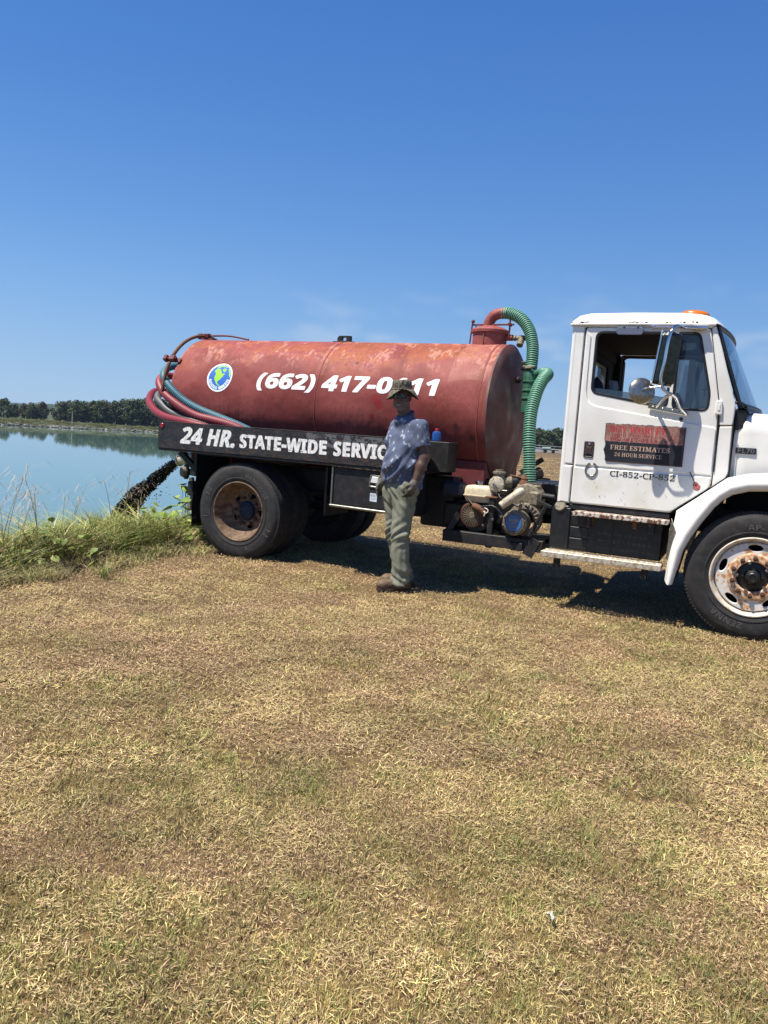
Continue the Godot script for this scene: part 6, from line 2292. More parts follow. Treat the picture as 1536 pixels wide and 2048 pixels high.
func mirror_set(near: bool):
	var s := 1.0 if near else -1.0
	var zz := func(z: float) -> float: return z if near else -2.40 - z
	# polished head, seen from its back and edge; glass faces the rear
	var hm := MB.new()
	var B := Basis(Vector3(0, 0, 1), -0.10) * Basis(Vector3(0, 1, 0), -0.95 * s)
	var c := Vector3(4.135, 2.170, zz.call(0.075))
	hm.box(c, Vector3(0.07, 0.415, 0.165), 0.03, B)
	var head := part("side_mirror", hm, M.mirror_shell, truck)
	var rm := MB.new()
	rm.box(c + B * Vector3(-0.038, 0, 0), Vector3(0.02, 0.43, 0.18), 0.006, B)
	part("mirror_rim", rm, M.chrome, head)
	var gl := MB.new()
	gl.box(c + B * Vector3(-0.050, 0, 0), Vector3(0.003, 0.40, 0.15), 0.0, B)
	part("mirror_glass", gl, M.chrome, head)
	var ar := MB.new()
	var P := func(x: float, y: float, z: float) -> Vector3: return Vector3(x, y, zz.call(z))
	ar.tube(spline([P.call(4.33, 2.445, -0.13), P.call(4.22, 2.44, -0.05), P.call(4.165, 2.43, 0.07), P.call(4.13, 2.36, 0.125), P.call(4.11, 2.15, 0.135), P.call(4.095, 1.99, 0.13), P.call(4.13, 1.92, 0.115), P.call(4.18, 1.895, 0.09)], 0.03), 0.013, 10)
	ar.tube(spline([P.call(4.18, 1.895, 0.09), P.call(4.13, 1.87, 0.01), P.call(4.06, 1.80, -0.14)], 0.03), 0.013, 10)
	ar.tube(spline([P.call(4.18, 1.895, 0.09), P.call(4.215, 1.87, 0.03), P.call(4.245, 1.80, -0.07), P.call(4.29, 1.755, -0.14)], 0.03), 0.013, 10)
	part("mirror_arm", ar, M.chrome, head)
	var bp := MB.new()
	bp.bar(P.call(3.99, 1.806, -0.152), P.call(4.305, 1.760, -0.152), 0.036, 0.010)
	for k in 4:
		var t := (k + 0.5) / 4.0
		bp.ball(P.call(lerpf(3.99, 4.30, t), lerpf(1.806, 1.761, t), -0.146), Vector3.ONE * 0.010, Basis(), 5)
	part("mirror_bracket", bp, M.stainless, head)
	var cx := MB.new()
	var ca := Vector3(0.50, 0.18, 0.85 * s).normalized()
	cx.lathe([V(0.108, -0.015), V(0.112, -0.008), V(0.108, 0.0), V(0.10, 0.008), V(0.07, 0.022), V(0.03, 0.032), V(0.014, 0.034), V(0.012, 0.05), V(0.0, 0.051)], MB.aim(P.call(3.955, 1.912, 0.06), ca), 30)
	cx.lathe([V(0.0, -0.03), V(0.06, -0.026), V(0.108, -0.012)], MB.aim(P.call(3.955, 1.912, 0.06), ca), 30)
	part("convex_mirror", cx, M.stainless, head)
	var ck := MB.new()
	ck.tube(spline([P.call(3.975, 1.92, 0.10), P.call(4.0, 1.935, 0.125), P.call(4.05, 1.94, 0.13), P.call(4.10, 1.95, 0.13)], 0.02), 0.008, 8)
	part("convex_stem", ck, M.chrome, head)

func sign_image() -> Image:
	var W := 768
	var H := 396
	var img := blank(W, H, rgb8(150, 112, 98))
	for y in H:
		for x in W:
			var n := nz.get_noise_2d(x * 0.02, y * 0.02)
			var f := nz2.get_noise_2d(x * 0.35, y * 0.35)
			img.set_pixel(x, y, rgb8(152, 116, 102).lerp(rgb8(124, 84, 78), clampf(0.4 + n + f * 0.5, 0, 1)))
	img.fill_rect(Rect2i(0, 186, W, H - 186), rgb8(26, 28, 36))
	text_box(img, "ROY WORLEY", serif, 40, 590, 92, 62, rgb8(176, 44, 56), 0.0, 1)
	text_box(img, "Septic Tank Service LLC", serif, 58, 700, 134, 36, rgb8(142, 48, 58), 0.0, 0)
	text_box(img, "662-417-0111", serif, 54, 520, 178, 36, rgb8(138, 40, 54), 0.0, 1)
	# fish outline
	for k in 60:
		var t := k / 59.0
		for s in [-1.0, 1.0]:
			var x := 576.0 + 120.0 * t
			var y: float = 158.0 + s * 20.0 * sin(t * PI * 0.86 + 0.0) * (1.0 if t < 0.9 else 0.6)
			if t > 0.86: y = 158.0 + s * (t - 0.86) * 120.0
			img.fill_rect(Rect2i(int(x), int(y), 3, 3), rgb8(52, 34, 36))
	text_box(img, "FREE ESTIMATES", serif, 62, 640, 268, 46, rgb8(190, 162, 142), 0.0, 0)
	text_box(img, "24 HOUR SERVICE", serif, 110, 570, 334, 38, rgb8(182, 154, 136), 0.0, 0)
	# cracks run down the upper half, showing pale backing
	rng.seed = 64
	for k in 34:
		var x := rng.randf_range(30.0, 600.0)
		var y := rng.randf_range(40.0, 130.0)
		var yend := y + rng.randf_range(30.0, 110.0)
		var w := 1 if rng.randf() < 0.75 else 3
		while y < minf(yend, 196.0):
			img.fill_rect(Rect2i(int(x), int(y), w, 2), rgb8(206, 184, 168))
			x += rng.randf_range(-2.2, 2.2)
			y += 2.0
			if rng.randf() < 0.03: x += rng.randf_range(-8, 8)
	for k in 30:
		var x := rng.randf_range(40.0, 640.0)
		var y := rng.randf_range(210.0, 330.0)
		img.fill_rect(Rect2i(int(x), int(y), rng.randi_range(1, 3), rng.randi_range(3, 12)), rgb8(26, 28, 36))
	# border, then a torn and curled outline
	img.fill_rect(Rect2i(0, 0, W, 7), rgb8(70, 44, 46))
	img.fill_rect(Rect2i(0, H - 8, W, 8), rgb8(70, 44, 46))
	img.fill_rect(Rect2i(W - 16, 0, 16, H), rgb8(84, 48, 52))
	img.fill_rect(Rect2i(0, 0, 10, 186), rgb8(110, 66, 64))
	fill_shape(img, [PackedVector2Array([V(690, 20), V(752, 20), V(752, 90), V(716, 60)])], rgb8(96, 74, 70))
	for y in H:
		var cut := 0.0
		if y > 170: cut = 14.0 * absf(sin((y - 170) * 0.03)) + (maxf(0.0, y - 320.0)) * 0.35
		for x in int(cut): img.set_pixel(x, y, Color(0.1, 0.1, 0.12, 0))
	for x in W:
		var cy := 5.0 + 5.0 * nz2.get_noise_1d(x * 0.02) + (26.0 - x * 0.1 if x > 90 and x < 150 else 0.0) * 0.5
		for y in int(maxf(0.0, cy)): img.set_pixel(x, y, Color(0.3, 0.2, 0.2, 0))
	return img

func guitar_image() -> Image:
	var img := blank(200, 264, Color(0.6, 0.3, 0.28, 0))
	var X := func(p: Vector2) -> Vector2: return p.rotated(-0.50) + V(136, 196)
	var neck := PackedVector2Array([X.call(V(-6, -40)), X.call(V(6, -40)), X.call(V(6, -176)), X.call(V(9, -206)), X.call(V(-9, -206)), X.call(V(-6, -176))])
	var body := PackedVector2Array()
	for k in 40:
		var a := TAU * k / 40
		var w := 46.0 - 12.0 * exp(-pow((cos(a) - 0.15) / 0.22, 2.0)) - (6.0 if cos(a) > 0.3 else 0.0)
		body.append(X.call(V(sin(a) * w, -cos(a) * 58.0)))
	fill_shape(img, [body], rgb8(60, 34, 34), 2)
	fill_shape(img, [body], rgb8(176, 98, 96), 0)
	fill_shape(img, [MB.circle(X.call(V(0, -24)), 26, 22, 24)], rgb8(150, 74, 60))
	fill_shape(img, [neck], rgb8(38, 26, 28))
	fill_shape(img, [MB.circle(X.call(V(0, -14)), 13, -1, 20)], rgb8(40, 24, 26))
	fill_shape(img, [PackedVector2Array([X.call(V(-18, 28)), X.call(V(18, 28)), X.call(V(18, 33)), X.call(V(-18, 33))])], rgb8(70, 40, 40))
	fill_shape(img, [PackedVector2Array([X.call(V(-8, 46)), X.call(V(10, 46)), X.call(V(10, 56)), X.call(V(-8, 56))])], rgb8(52, 36, 40))
	return img

func build_loose_hoses():
	var defs := [
		["suction_hose", "teal ribbed hose looped highest round the rear of the tank", [Vector3(0.42, 1.17, -0.22), Vector3(0.1, 1.29, -0.24), Vector3(-0.20, 1.386, -0.28), Vector3(-0.529, 1.468, -0.33), Vector3(-0.885, 1.557, -0.38), Vector3(-1.12, 1.648, -0.41), Vector3(-1.30, 1.757, -0.43), Vector3(-1.488, 1.87, -0.52), Vector3(-1.68, 1.97, -0.72), Vector3(-1.84, 2.06, -1.0), Vector3(-1.87, 2.085, -1.2)], 0.046, rgb8(82, 136, 150), rgb8(8, 38, 52)],
		["suction_hose", "pinkish red ribbed hose looped just below the teal one behind the tank", [Vector3(0.40, 1.16, -0.12), Vector3(0.1, 1.28, -0.14), Vector3(-0.213, 1.387, -0.18), Vector3(-0.553, 1.44, -0.23), Vector3(-0.792, 1.473, -0.27), Vector3(-1.018, 1.541, -0.31), Vector3(-1.223, 1.62, -0.37), Vector3(-1.438, 1.709, -0.46), Vector3(-1.615, 1.799, -0.58), Vector3(-1.767, 1.873, -0.74), Vector3(-1.93, 1.946, -1.0), Vector3(-1.96, 1.96, -1.2)], 0.046, rgb8(158, 78, 84), rgb8(74, 10, 22)],
		["suction_hose", "black ribbed hose looped between the two red hoses behind the tank", [Vector3(-0.3, 1.22, -0.2), Vector3(-0.55, 1.34, -0.22), Vector3(-0.809, 1.40, -0.27), Vector3(-1.067, 1.445, -0.35), Vector3(-1.344, 1.504, -0.45), Vector3(-1.573, 1.588, -0.57), Vector3(-1.797, 1.661, -0.75), Vector3(-1.97, 1.73, -1.0), Vector3(-2.0, 1.74, -1.2)], 0.046, rgb8(116, 120, 122), rgb8(14, 15, 17)],
		["suction_hose", "smooth rose red hose, lowest and outermost loop over the rear corner", [Vector3(-0.2, 1.20, -0.10), Vector3(-0.5, 1.34, -0.11), Vector3(-0.749, 1.386, -0.12), Vector3(-0.963, 1.409, -0.16), Vector3(-1.202, 1.436, -0.23), Vector3(-1.466, 1.493, -0.36), Vector3(-1.70, 1.575, -0.52), Vector3(-1.92, 1.66, -0.75), Vector3(-2.07, 1.745, -1.0), Vector3(-2.10, 1.76, -1.2)], 0.044, rgb8(128, 46, 54), rgb8(114, 36, 44)]]
	var i := 0
	for d in defs:
		var pts: Array = d[2].duplicate()
		for k in range(pts.size() - 2, -1, -1):
			var q: Vector3 = d[2][k]
			pts.append(Vector3(q.x, q.y, -2.4 - q.z))
		var mb := MB.new()
		if i == 3: hose(mb, pts, d[3], 0.05, 0.0008, d[4], d[5], 14)
		else: hose(mb, pts, d[3], 0.026, 0.006, d[4], d[5], 12, func(u: float) -> float: return 0.35 + 0.65 * clampf(absf(u - 0.5) * 5.0 - 0.45, 0, 1))
		var o := part(d[0], mb, M.hose, self)
		tag(o, d[1], "hose", "hoses looped over the truck bed")
		i += 1
	# blue bottle with a red cap on the locker
	var b := thing("bottle", "blue bottle with a red cap standing on the truck bed behind the man", "bottle", Vector3(2.085, 1.384, -0.24))
	var bb := MB.new()
	bb.lathe([V(0, 0), V(0.04, 0), V(0.045, 0.006), V(0.045, 0.072), V(0.036, 0.090), V(0.018, 0.098), V(0.018, 0.104)], Transform3D(), 20)
	part("body", bb, mat("bottle_blue", rgb8(34, 74, 140), 0.25), b)
	var bc := MB.new()
	bc.lathe([V(0.021, 0.098), V(0.021, 0.118), V(0.018, 0.121), V(0, 0.121)], Transform3D(), 16)
	part("cap", bc, mat("bottle_red", rgb8(170, 28, 40), 0.4), b)
	# small cross hung from the cab ceiling
	var c := thing("hanging_cross", "small dark cross hanging on a cord inside the cab window", "cross", Vector3(4.36, 2.02, -1.2))
	var cb := MB.new()
	cb.box(Vector3(0, 0.0, 0), Vector3(0.012, 0.10, 0.008), 0.001)
	cb.box(Vector3(0, 0.018, 0), Vector3(0.06, 0.012, 0.008), 0.001)
	part("cross", cb, M.hole_black, c)
	var cc := MB.new()
	cc.tube([Vector3(0, 0.05, 0), Vector3(0.02, 0.2, 0), Vector3(0.06, 0.33, 0)], 0.003, 5)
	part("cord", cc, M.hole_black, c)

func build_sludge():
	var o := thing("sludge_stream", "jagged black sludge pouring from the truck's rear valve into the grass", "sludge", Vector3(-1.47, 0.905, -0.79))
	var pts := []
	var rad := []
	var r := RandomNumberGenerator.new()
	r.seed = 44
	var n := 60
	var mb := MB.new()
	# falling arc, swelling and breaking up as it drops
	var path := func(t: float) -> Vector3: return Vector3(-1.10 * t + 0.015 * sin(t * 8.0), -0.56 * t - 0.48 * t * t + 0.012 * sin(t * 13.0), -0.04 * t)
	var width := func(t: float) -> float: return 0.048 + 0.036 * smoothstep(0.0, 0.5, t) + 0.045 * smoothstep(0.5, 1.0, t) + 0.008 * sin(t * 11.0)
	mb.sheet(90, 26, func(u: float, v: float) -> Vector3:
		var c: Vector3 = path.call(u)
		var tn: Vector3 = (path.call(u + 0.01) - c).normalized()
		var side := tn.cross(Vector3(0, 0, 1)).normalized()
		var a := TAU * v
		var q := Vector3(cos(a), sin(a), u * 9.0)
		var w: float = width.call(u) * (0.72 + 0.5 * absf(nz.get_noise_3d(q.x * 1.4, q.y * 1.4, q.z * 1.1)) + 0.75 * nz2.get_noise_3d(q.x * 3.0, q.y * 3.0, q.z * 3.2) * smoothstep(0.05, 0.4, u))
		return c + (side * cos(a) + Vector3(0, 0, 1) * sin(a)) * w)
	part("stream", mb, M.sludge, o)
	# torn flakes and clots along the edges
	var fb := MB.new()
	fb.g = -1
	for i in 2600:
		var t := pow(r.randf(), 0.75)
		var c: Vector3 = path.call(t)
		var tn: Vector3 = (path.call(t + 0.01) - c).normalized()
		var side := tn.cross(Vector3(0, 0, 1)).normalized()
		var a := r.randf() * TAU
		var dir := side * cos(a) + Vector3(0, 0, 1) * sin(a)
		var p: Vector3 = c + dir * width.call(t) * r.randf_range(0.62, 1.18)
		var s := r.randf_range(0.008, 0.030) * (0.45 + 0.85 * t)
		var B := Basis.from_euler(Vector3(r.randf() * 6, r.randf() * 6, r.randf() * 6))
		var m := 5
		var ring := []
		for k in m: ring.append(p + B * Vector3(cos(TAU * k / m) * s * r.randf_range(0.4, 1.4), sin(TAU * k / m) * s * r.randf_range(0.3, 0.9), r.randf_range(-0.3, 0.3) * s) + dir * s * r.randf_range(-0.2, 0.7))
		for k in m: fb.tri(p + B * Vector3(0, 0, s * 0.35), ring[k], ring[(k + 1) % m])
		for k in m: fb.tri(p - B * Vector3(0, 0, s * 0.3), ring[k], ring[(k + 1) % m])
	for i in 160:
		var t := r.randf_range(0.3, 1.0)
		var p: Vector3 = path.call(t) + Vector3(r.randf_range(-0.02, 0.16), r.randf_range(-0.2, 0.06), r.randf_range(-0.15, 0.15))
		fb.ball(p, Vector3.ONE * r.randf_range(0.003, 0.009), Basis(), 3)
	var fl := part("sludge_flakes", fb, M.sludge, o)
	fl.set_meta("kind", "stuff")
	var pb := MB.new()
	pb.sheet(30, 8, func(u: float, v: float) -> Vector3:
		var a := TAU * u
		var d := 0.42 * v * (1.0 + 0.3 * nz2.get_noise_2d(cos(a) * 2.0, sin(a) * 2.0))
		var x := -2.62 + cos(a) * d * 1.1
		var z := -0.92 + sin(a) * d
		return Vector3(x + 1.47, hgt(x, z) - 0.905 + 0.10 * (1.0 - v * v) + 0.03 * nz2.get_noise_2d(x * 9.0, z * 9.0), z + 0.79))
	part("sludge_heap", pb, M.sludge, o)

func build_field_things():
	# far side of the field, seen through the gap between tank and cab
	var A := func(deg: float, d: float) -> Vector3: return Vector3(4.77 - sin(deg_to_rad(deg)) * d, 0, 6.66 - cos(deg_to_rad(deg)) * d)
	var gm := mat("galvanised", rgb8(150, 154, 154), 0.5, 0.3)
	var rail := thing("pipe_railing", "grey pipe railing at the far edge of the field", "railing", A.call(13.6, 124.0))
	var x0: Vector3 = A.call(17.0, 124.0)
	var x1: Vector3 = A.call(10.5, 124.0)
	var org := rail.position
	for y in [0.55, 1.05]:
		var rb := MB.new()
		rb.cyl(x0 - org + Vector3(0, y, 0), x1 - org + Vector3(0, y, 0), 0.04, 8)
		part("rail", rb, gm, rail)
	for k in 13:
		var pb := MB.new()
		var q := x0.lerp(x1, k / 12.0) - org
		pb.cyl(q, q + Vector3(0, 1.08, 0), 0.045, 8)
		part("post", pb, gm, rail)
	var wall := thing("basin_wall", "low pale concrete basin wall behind the railing across the field", "wall", A.call(13.2, 128.0), deg_to_rad(13.2))
	var wb := MB.new()
	wb.box(Vector3(0, 0.3, 0), Vector3(15, 0.6, 0.4), 0.02)
	part("concrete", wb, mat("concrete", rgb8(176, 174, 166), 0.9), wall)
	var tr := thing("flat_trailer", "dark flat trailer with pale cover parked beyond the field, beside the cab edge", "trailer", A.call(13.0, 120.0), deg_to_rad(13.0))
	var tb := MB.new()
	tb.box(Vector3(0, 0.5, 0), Vector3(2.6, 0.12, 1.6), 0.02)
	part("bed", tb, M.black_plastic, tr)
	for sx in [-0.7, 0.5]:
		var w := MB.new()
		w.cyl(Vector3(sx, 0.28, 0.72), Vector3(sx, 0.28, 0.88), 0.28, 16)
		part("wheel", w, M.dark, tr)
	var cv := MB.new()
	cv.box(Vector3(-0.5, 0.72, 0), Vector3(1.3, 0.32, 1.2), 0.06)
	part("cover", cv, mat("pale_green", rgb8(150, 178, 166), 0.7), tr)
	var tr2 := thing("storage_box", "small pale box near the hose at the field's far edge", "box", A.call(13.95, 121.0), deg_to_rad(14.0))
	var sb := MB.new()
	sb.box(Vector3(0, 0.35, 0), Vector3(1.6, 0.6, 0.9), 0.03)
	sb.box(Vector3(0, 0.68, 0), Vector3(1.7, 0.08, 1.0), 0.02)
	part("box_body", sb, mat("pale_grey", rgb8(186, 186, 196), 0.7), tr2)
	# utility pole standing on the bank across the lagoon
	var up := thing("utility_pole", "lone bare utility pole on the far bank in front of the trees", "pole", Vector3(4.77 - sin(deg_to_rad(47.09)) * 158.0, -1.2, 6.66 - cos(deg_to_rad(47.09)) * 158.0))
	var ub := MB.new()
	ub.cyl(Vector3.ZERO, Vector3(0, 2.55, 0), 0.10, 8, 0.01, 0.08)
	part("pole", ub, mat("grey_wood", rgb8(150, 146, 132), 0.9), up)
	# scrap of litter in the foreground grass
	var li := thing("litter_scrap", "small crumpled white scrap lying in the foreground grass", "litter", Vector3(LITTER.x, 0.012, LITTER.y), 0.6)
	var lb := MB.new()
	lb.sheet(6, 5, func(u: float, v: float) -> Vector3: return Vector3((u - 0.5) * 0.016 * (1.2 - v), 0.012 + 0.014 * absf(sin(u * 5.0 + v * 4.0)), (v - 0.5) * 0.036))
	part("paper", lb, mat("paper", rgb8(168, 172, 160), 0.85), li)

# ------------------------------------------------------------------ distance-field figure
class SDF:
	var lo: Vector3
	var c: float
	var nx: int
	var ny: int
	var nz: int
	var f := PackedFloat32Array()
	var k := 0.03
	func _init(a: Vector3, b: Vector3, cell: float, blend: float):
		lo = a
		c = cell
		k = blend
		nx = int((b.x - a.x) / c) + 1
		ny = int((b.y - a.y) / c) + 1
		nz = int((b.z - a.z) / c) + 1
		f.resize(nx * ny * nz)
		f.fill(1.0)
	func span(a: float, b: float, o: float, n: int) -> Vector2i:
		return Vector2i(clampi(int(floor((a - o) / c)), 0, n - 1), clampi(int(ceil((b - o) / c)), 0, n - 1))
	# tapered capsule; cut planes are [point, normal] and keep what lies behind them
	func cap(a: Vector3, b: Vector3, ra: float, rb: float, kk := -1.0, cuts := [], flat := Vector3.ZERO, squash := 1.0):
		if kk < 0: kk = k
		var m := maxf(ra, rb) + kk + c * 2.0
		var X := span(minf(a.x, b.x) - m, maxf(a.x, b.x) + m, lo.x, nx)
		var Y := span(minf(a.y, b.y) - m, maxf(a.y, b.y) + m, lo.y, ny)
		var Z := span(minf(a.z, b.z) - m, maxf(a.z, b.z) + m, lo.z, nz)
		var ab := b - a
		var L2 := maxf(ab.length_squared(), 1e-9)
		var sq := squash != 1.0
		for iz in range(Z.x, Z.y + 1):
			for iy in range(Y.x, Y.y + 1):
				var at := (iz * ny + iy) * nx
				for ix in range(X.x, X.y + 1):
					var p := lo + Vector3(ix, iy, iz) * c
					var t := clampf((p - a).dot(ab) / L2, 0.0, 1.0)
					var w := p - a - ab * t
					if sq: w += flat * w.dot(flat) * (squash - 1.0)
					var d := w.length() - lerpf(ra, rb, t)
					for q in cuts:
						d = maxf(d, (p - q[0]).dot(q[1]))
					put(at + ix, d, kk)
	func egg(o: Vector3, r: Vector3, B := Basis(), kk := -1.0, sub := false):
		if kk < 0: kk = k
		var m := maxf(r.x, maxf(r.y, r.z)) + kk + c * 2.0
		var X := span(o.x - m, o.x + m, lo.x, nx)
		var Y := span(o.y - m, o.y + m, lo.y, ny)
		var Z := span(o.z - m, o.z + m, lo.z, nz)
		var T := B.transposed()
		for iz in range(Z.x, Z.y + 1):
			for iy in range(Y.x, Y.y + 1):
				var at := (iz * ny + iy) * nx
				for ix in range(X.x, X.y + 1):
					var q := T * (lo + Vector3(ix, iy, iz) * c - o)
					var e := q / r
					var l := e.length()
					var g := (e / r).length()
					var d := l * (l - 1.0) / maxf(g, 1e-6)
					if sub: carve(at + ix, d, kk)
					else: put(at + ix, d, kk)
	func put(i: int, d: float, kk: float):
		var o := f[i]
		var h := maxf(kk - absf(o - d), 0.0) / maxf(kk, 1e-6)
		f[i] = minf(o, d) - h * h * kk * 0.25
	func carve(i: int, d: float, kk: float):
		var o := f[i]
		var e := -d
		var h := maxf(kk - absf(o - e), 0.0) / maxf(kk, 1e-6)
		f[i] = maxf(o, e) + h * h * kk * 0.25
	func plane(pt: Vector3, n: Vector3):
		for iz in nz:
			for iy in ny:
				var at := (iz * ny + iy) * nx
				for ix in nx:
					f[at + ix] = maxf(f[at + ix], (lo + Vector3(ix, iy, iz) * c - pt).dot(n))
	# surface nets; bump(p, n) moves a vertex along n, tint(p) colours it
	func mesh(bump = null, tint = null) -> Array:
		var V := PackedVector3Array()
		var id := PackedInt32Array()
		id.resize(f.size())
		id.fill(-1)
		var sx := 1
		var sy := nx
		var sz := nx * ny
		var off := [0, sx, sy, sx + sy, sz, sx + sz, sy + sz, sx + sy + sz]
		var cor := [Vector3(0, 0, 0), Vector3(1, 0, 0), Vector3(0, 1, 0), Vector3(1, 1, 0), Vector3(0, 0, 1), Vector3(1, 0, 1), Vector3(0, 1, 1), Vector3(1, 1, 1)]
		var edges := [[0, 1], [2, 3], [4, 5], [6, 7], [0, 2], [1, 3], [4, 6], [5, 7], [0, 4], [1, 5], [2, 6], [3, 7]]
		for iz in nz - 1:
			for iy in ny - 1:
				var at := (iz * ny + iy) * nx
				for ix in nx - 1:
					var i := at + ix
					var s := 0
					if f[i] < 0: s += 1
					if f[i + sx] < 0: s += 1
					if f[i + sy] < 0: s += 1
					if f[i + sx + sy] < 0: s += 1
					if f[i + sz] < 0: s += 1
					if f[i + sx + sz] < 0: s += 1
					if f[i + sy + sz] < 0: s += 1
					if f[i + sx + sy + sz] < 0: s += 1
					if s == 0 or s == 8: continue
					var sum := Vector3.ZERO
					var n := 0
					for e in edges:
						var da := f[i + off[e[0]]]
						var db := f[i + off[e[1]]]
						if (da < 0) != (db < 0):
							sum += cor[e[0]].lerp(cor[e[1]], da / (da - db))
							n += 1
					id[i] = V.size()
					V.append(lo + (Vector3(ix, iy, iz) + sum / n) * c)
		var I := PackedInt32Array()
		for iz in range(1, nz - 1):
			for iy in range(1, ny - 1):
				var at := (iz * ny + iy) * nx
				for ix in range(1, nx - 1):
					var i := at + ix
					var a := f[i] < 0
					if a != (f[i + sx] < 0): quad(I, id[i], id[i - sy], id[i - sy - sz], id[i - sz], a)
					if a != (f[i + sy] < 0): quad(I, id[i], id[i - sz], id[i - sx - sz], id[i - sx], a)
					if a != (f[i + sz] < 0): quad(I, id[i], id[i - sx], id[i - sx - sy], id[i - sy], a)
		var N := normals(V, I)
		if bump != null:
			for i in V.size(): V[i] += N[i] * bump.call(V[i], N[i])
			N = normals(V, I)
		var C := PackedColorArray()
		if tint != null:
			for i in V.size(): C.append(tint.call(V[i], N[i]))
		return [V, N, I, C]
	func quad(I: PackedInt32Array, a: int, b: int, cc: int, d: int, flip: bool):
		if a < 0 or b < 0 or cc < 0 or d < 0: return
		if flip:
			I.append_array(PackedInt32Array([a, cc, b, a, d, cc]))
		else:
			I.append_array(PackedInt32Array([a, b, cc, a, cc, d]))
	func normals(V: PackedVector3Array, I: PackedInt32Array) -> PackedVector3Array:
		var N := PackedVector3Array()
		N.resize(V.size())
		for t in range(0, I.size(), 3):
			var a := V[I[t]]
			var n := (V[I[t + 2]] - a).cross(V[I[t + 1]] - a)
			N[I[t]] += n
			N[I[t + 1]] += n
			N[I[t + 2]] += n
		for i in N.size(): N[i] = N[i].normalized()
		return N

func arrays_mesh(parts: Array) -> ArrayMesh:
	var V := PackedVector3Array()
	var N := PackedVector3Array()
	var I := PackedInt32Array()
	var C := PackedColorArray()
	for p in parts:
		var o := V.size()
		V.append_array(p[0])
		N.append_array(p[1])
		for i in p[2]: I.append(i + o)
		C.append_array(p[3])
	var a := []
	a.resize(Mesh.ARRAY_MAX)
	a[Mesh.ARRAY_VERTEX] = V
	a[Mesh.ARRAY_NORMAL] = N
	a[Mesh.ARRAY_INDEX] = I
	if C.size() == V.size(): a[Mesh.ARRAY_COLOR] = C
	var m := ArrayMesh.new()
	m.add_surface_from_arrays(Mesh.PRIMITIVE_TRIANGLES, a)
	return m

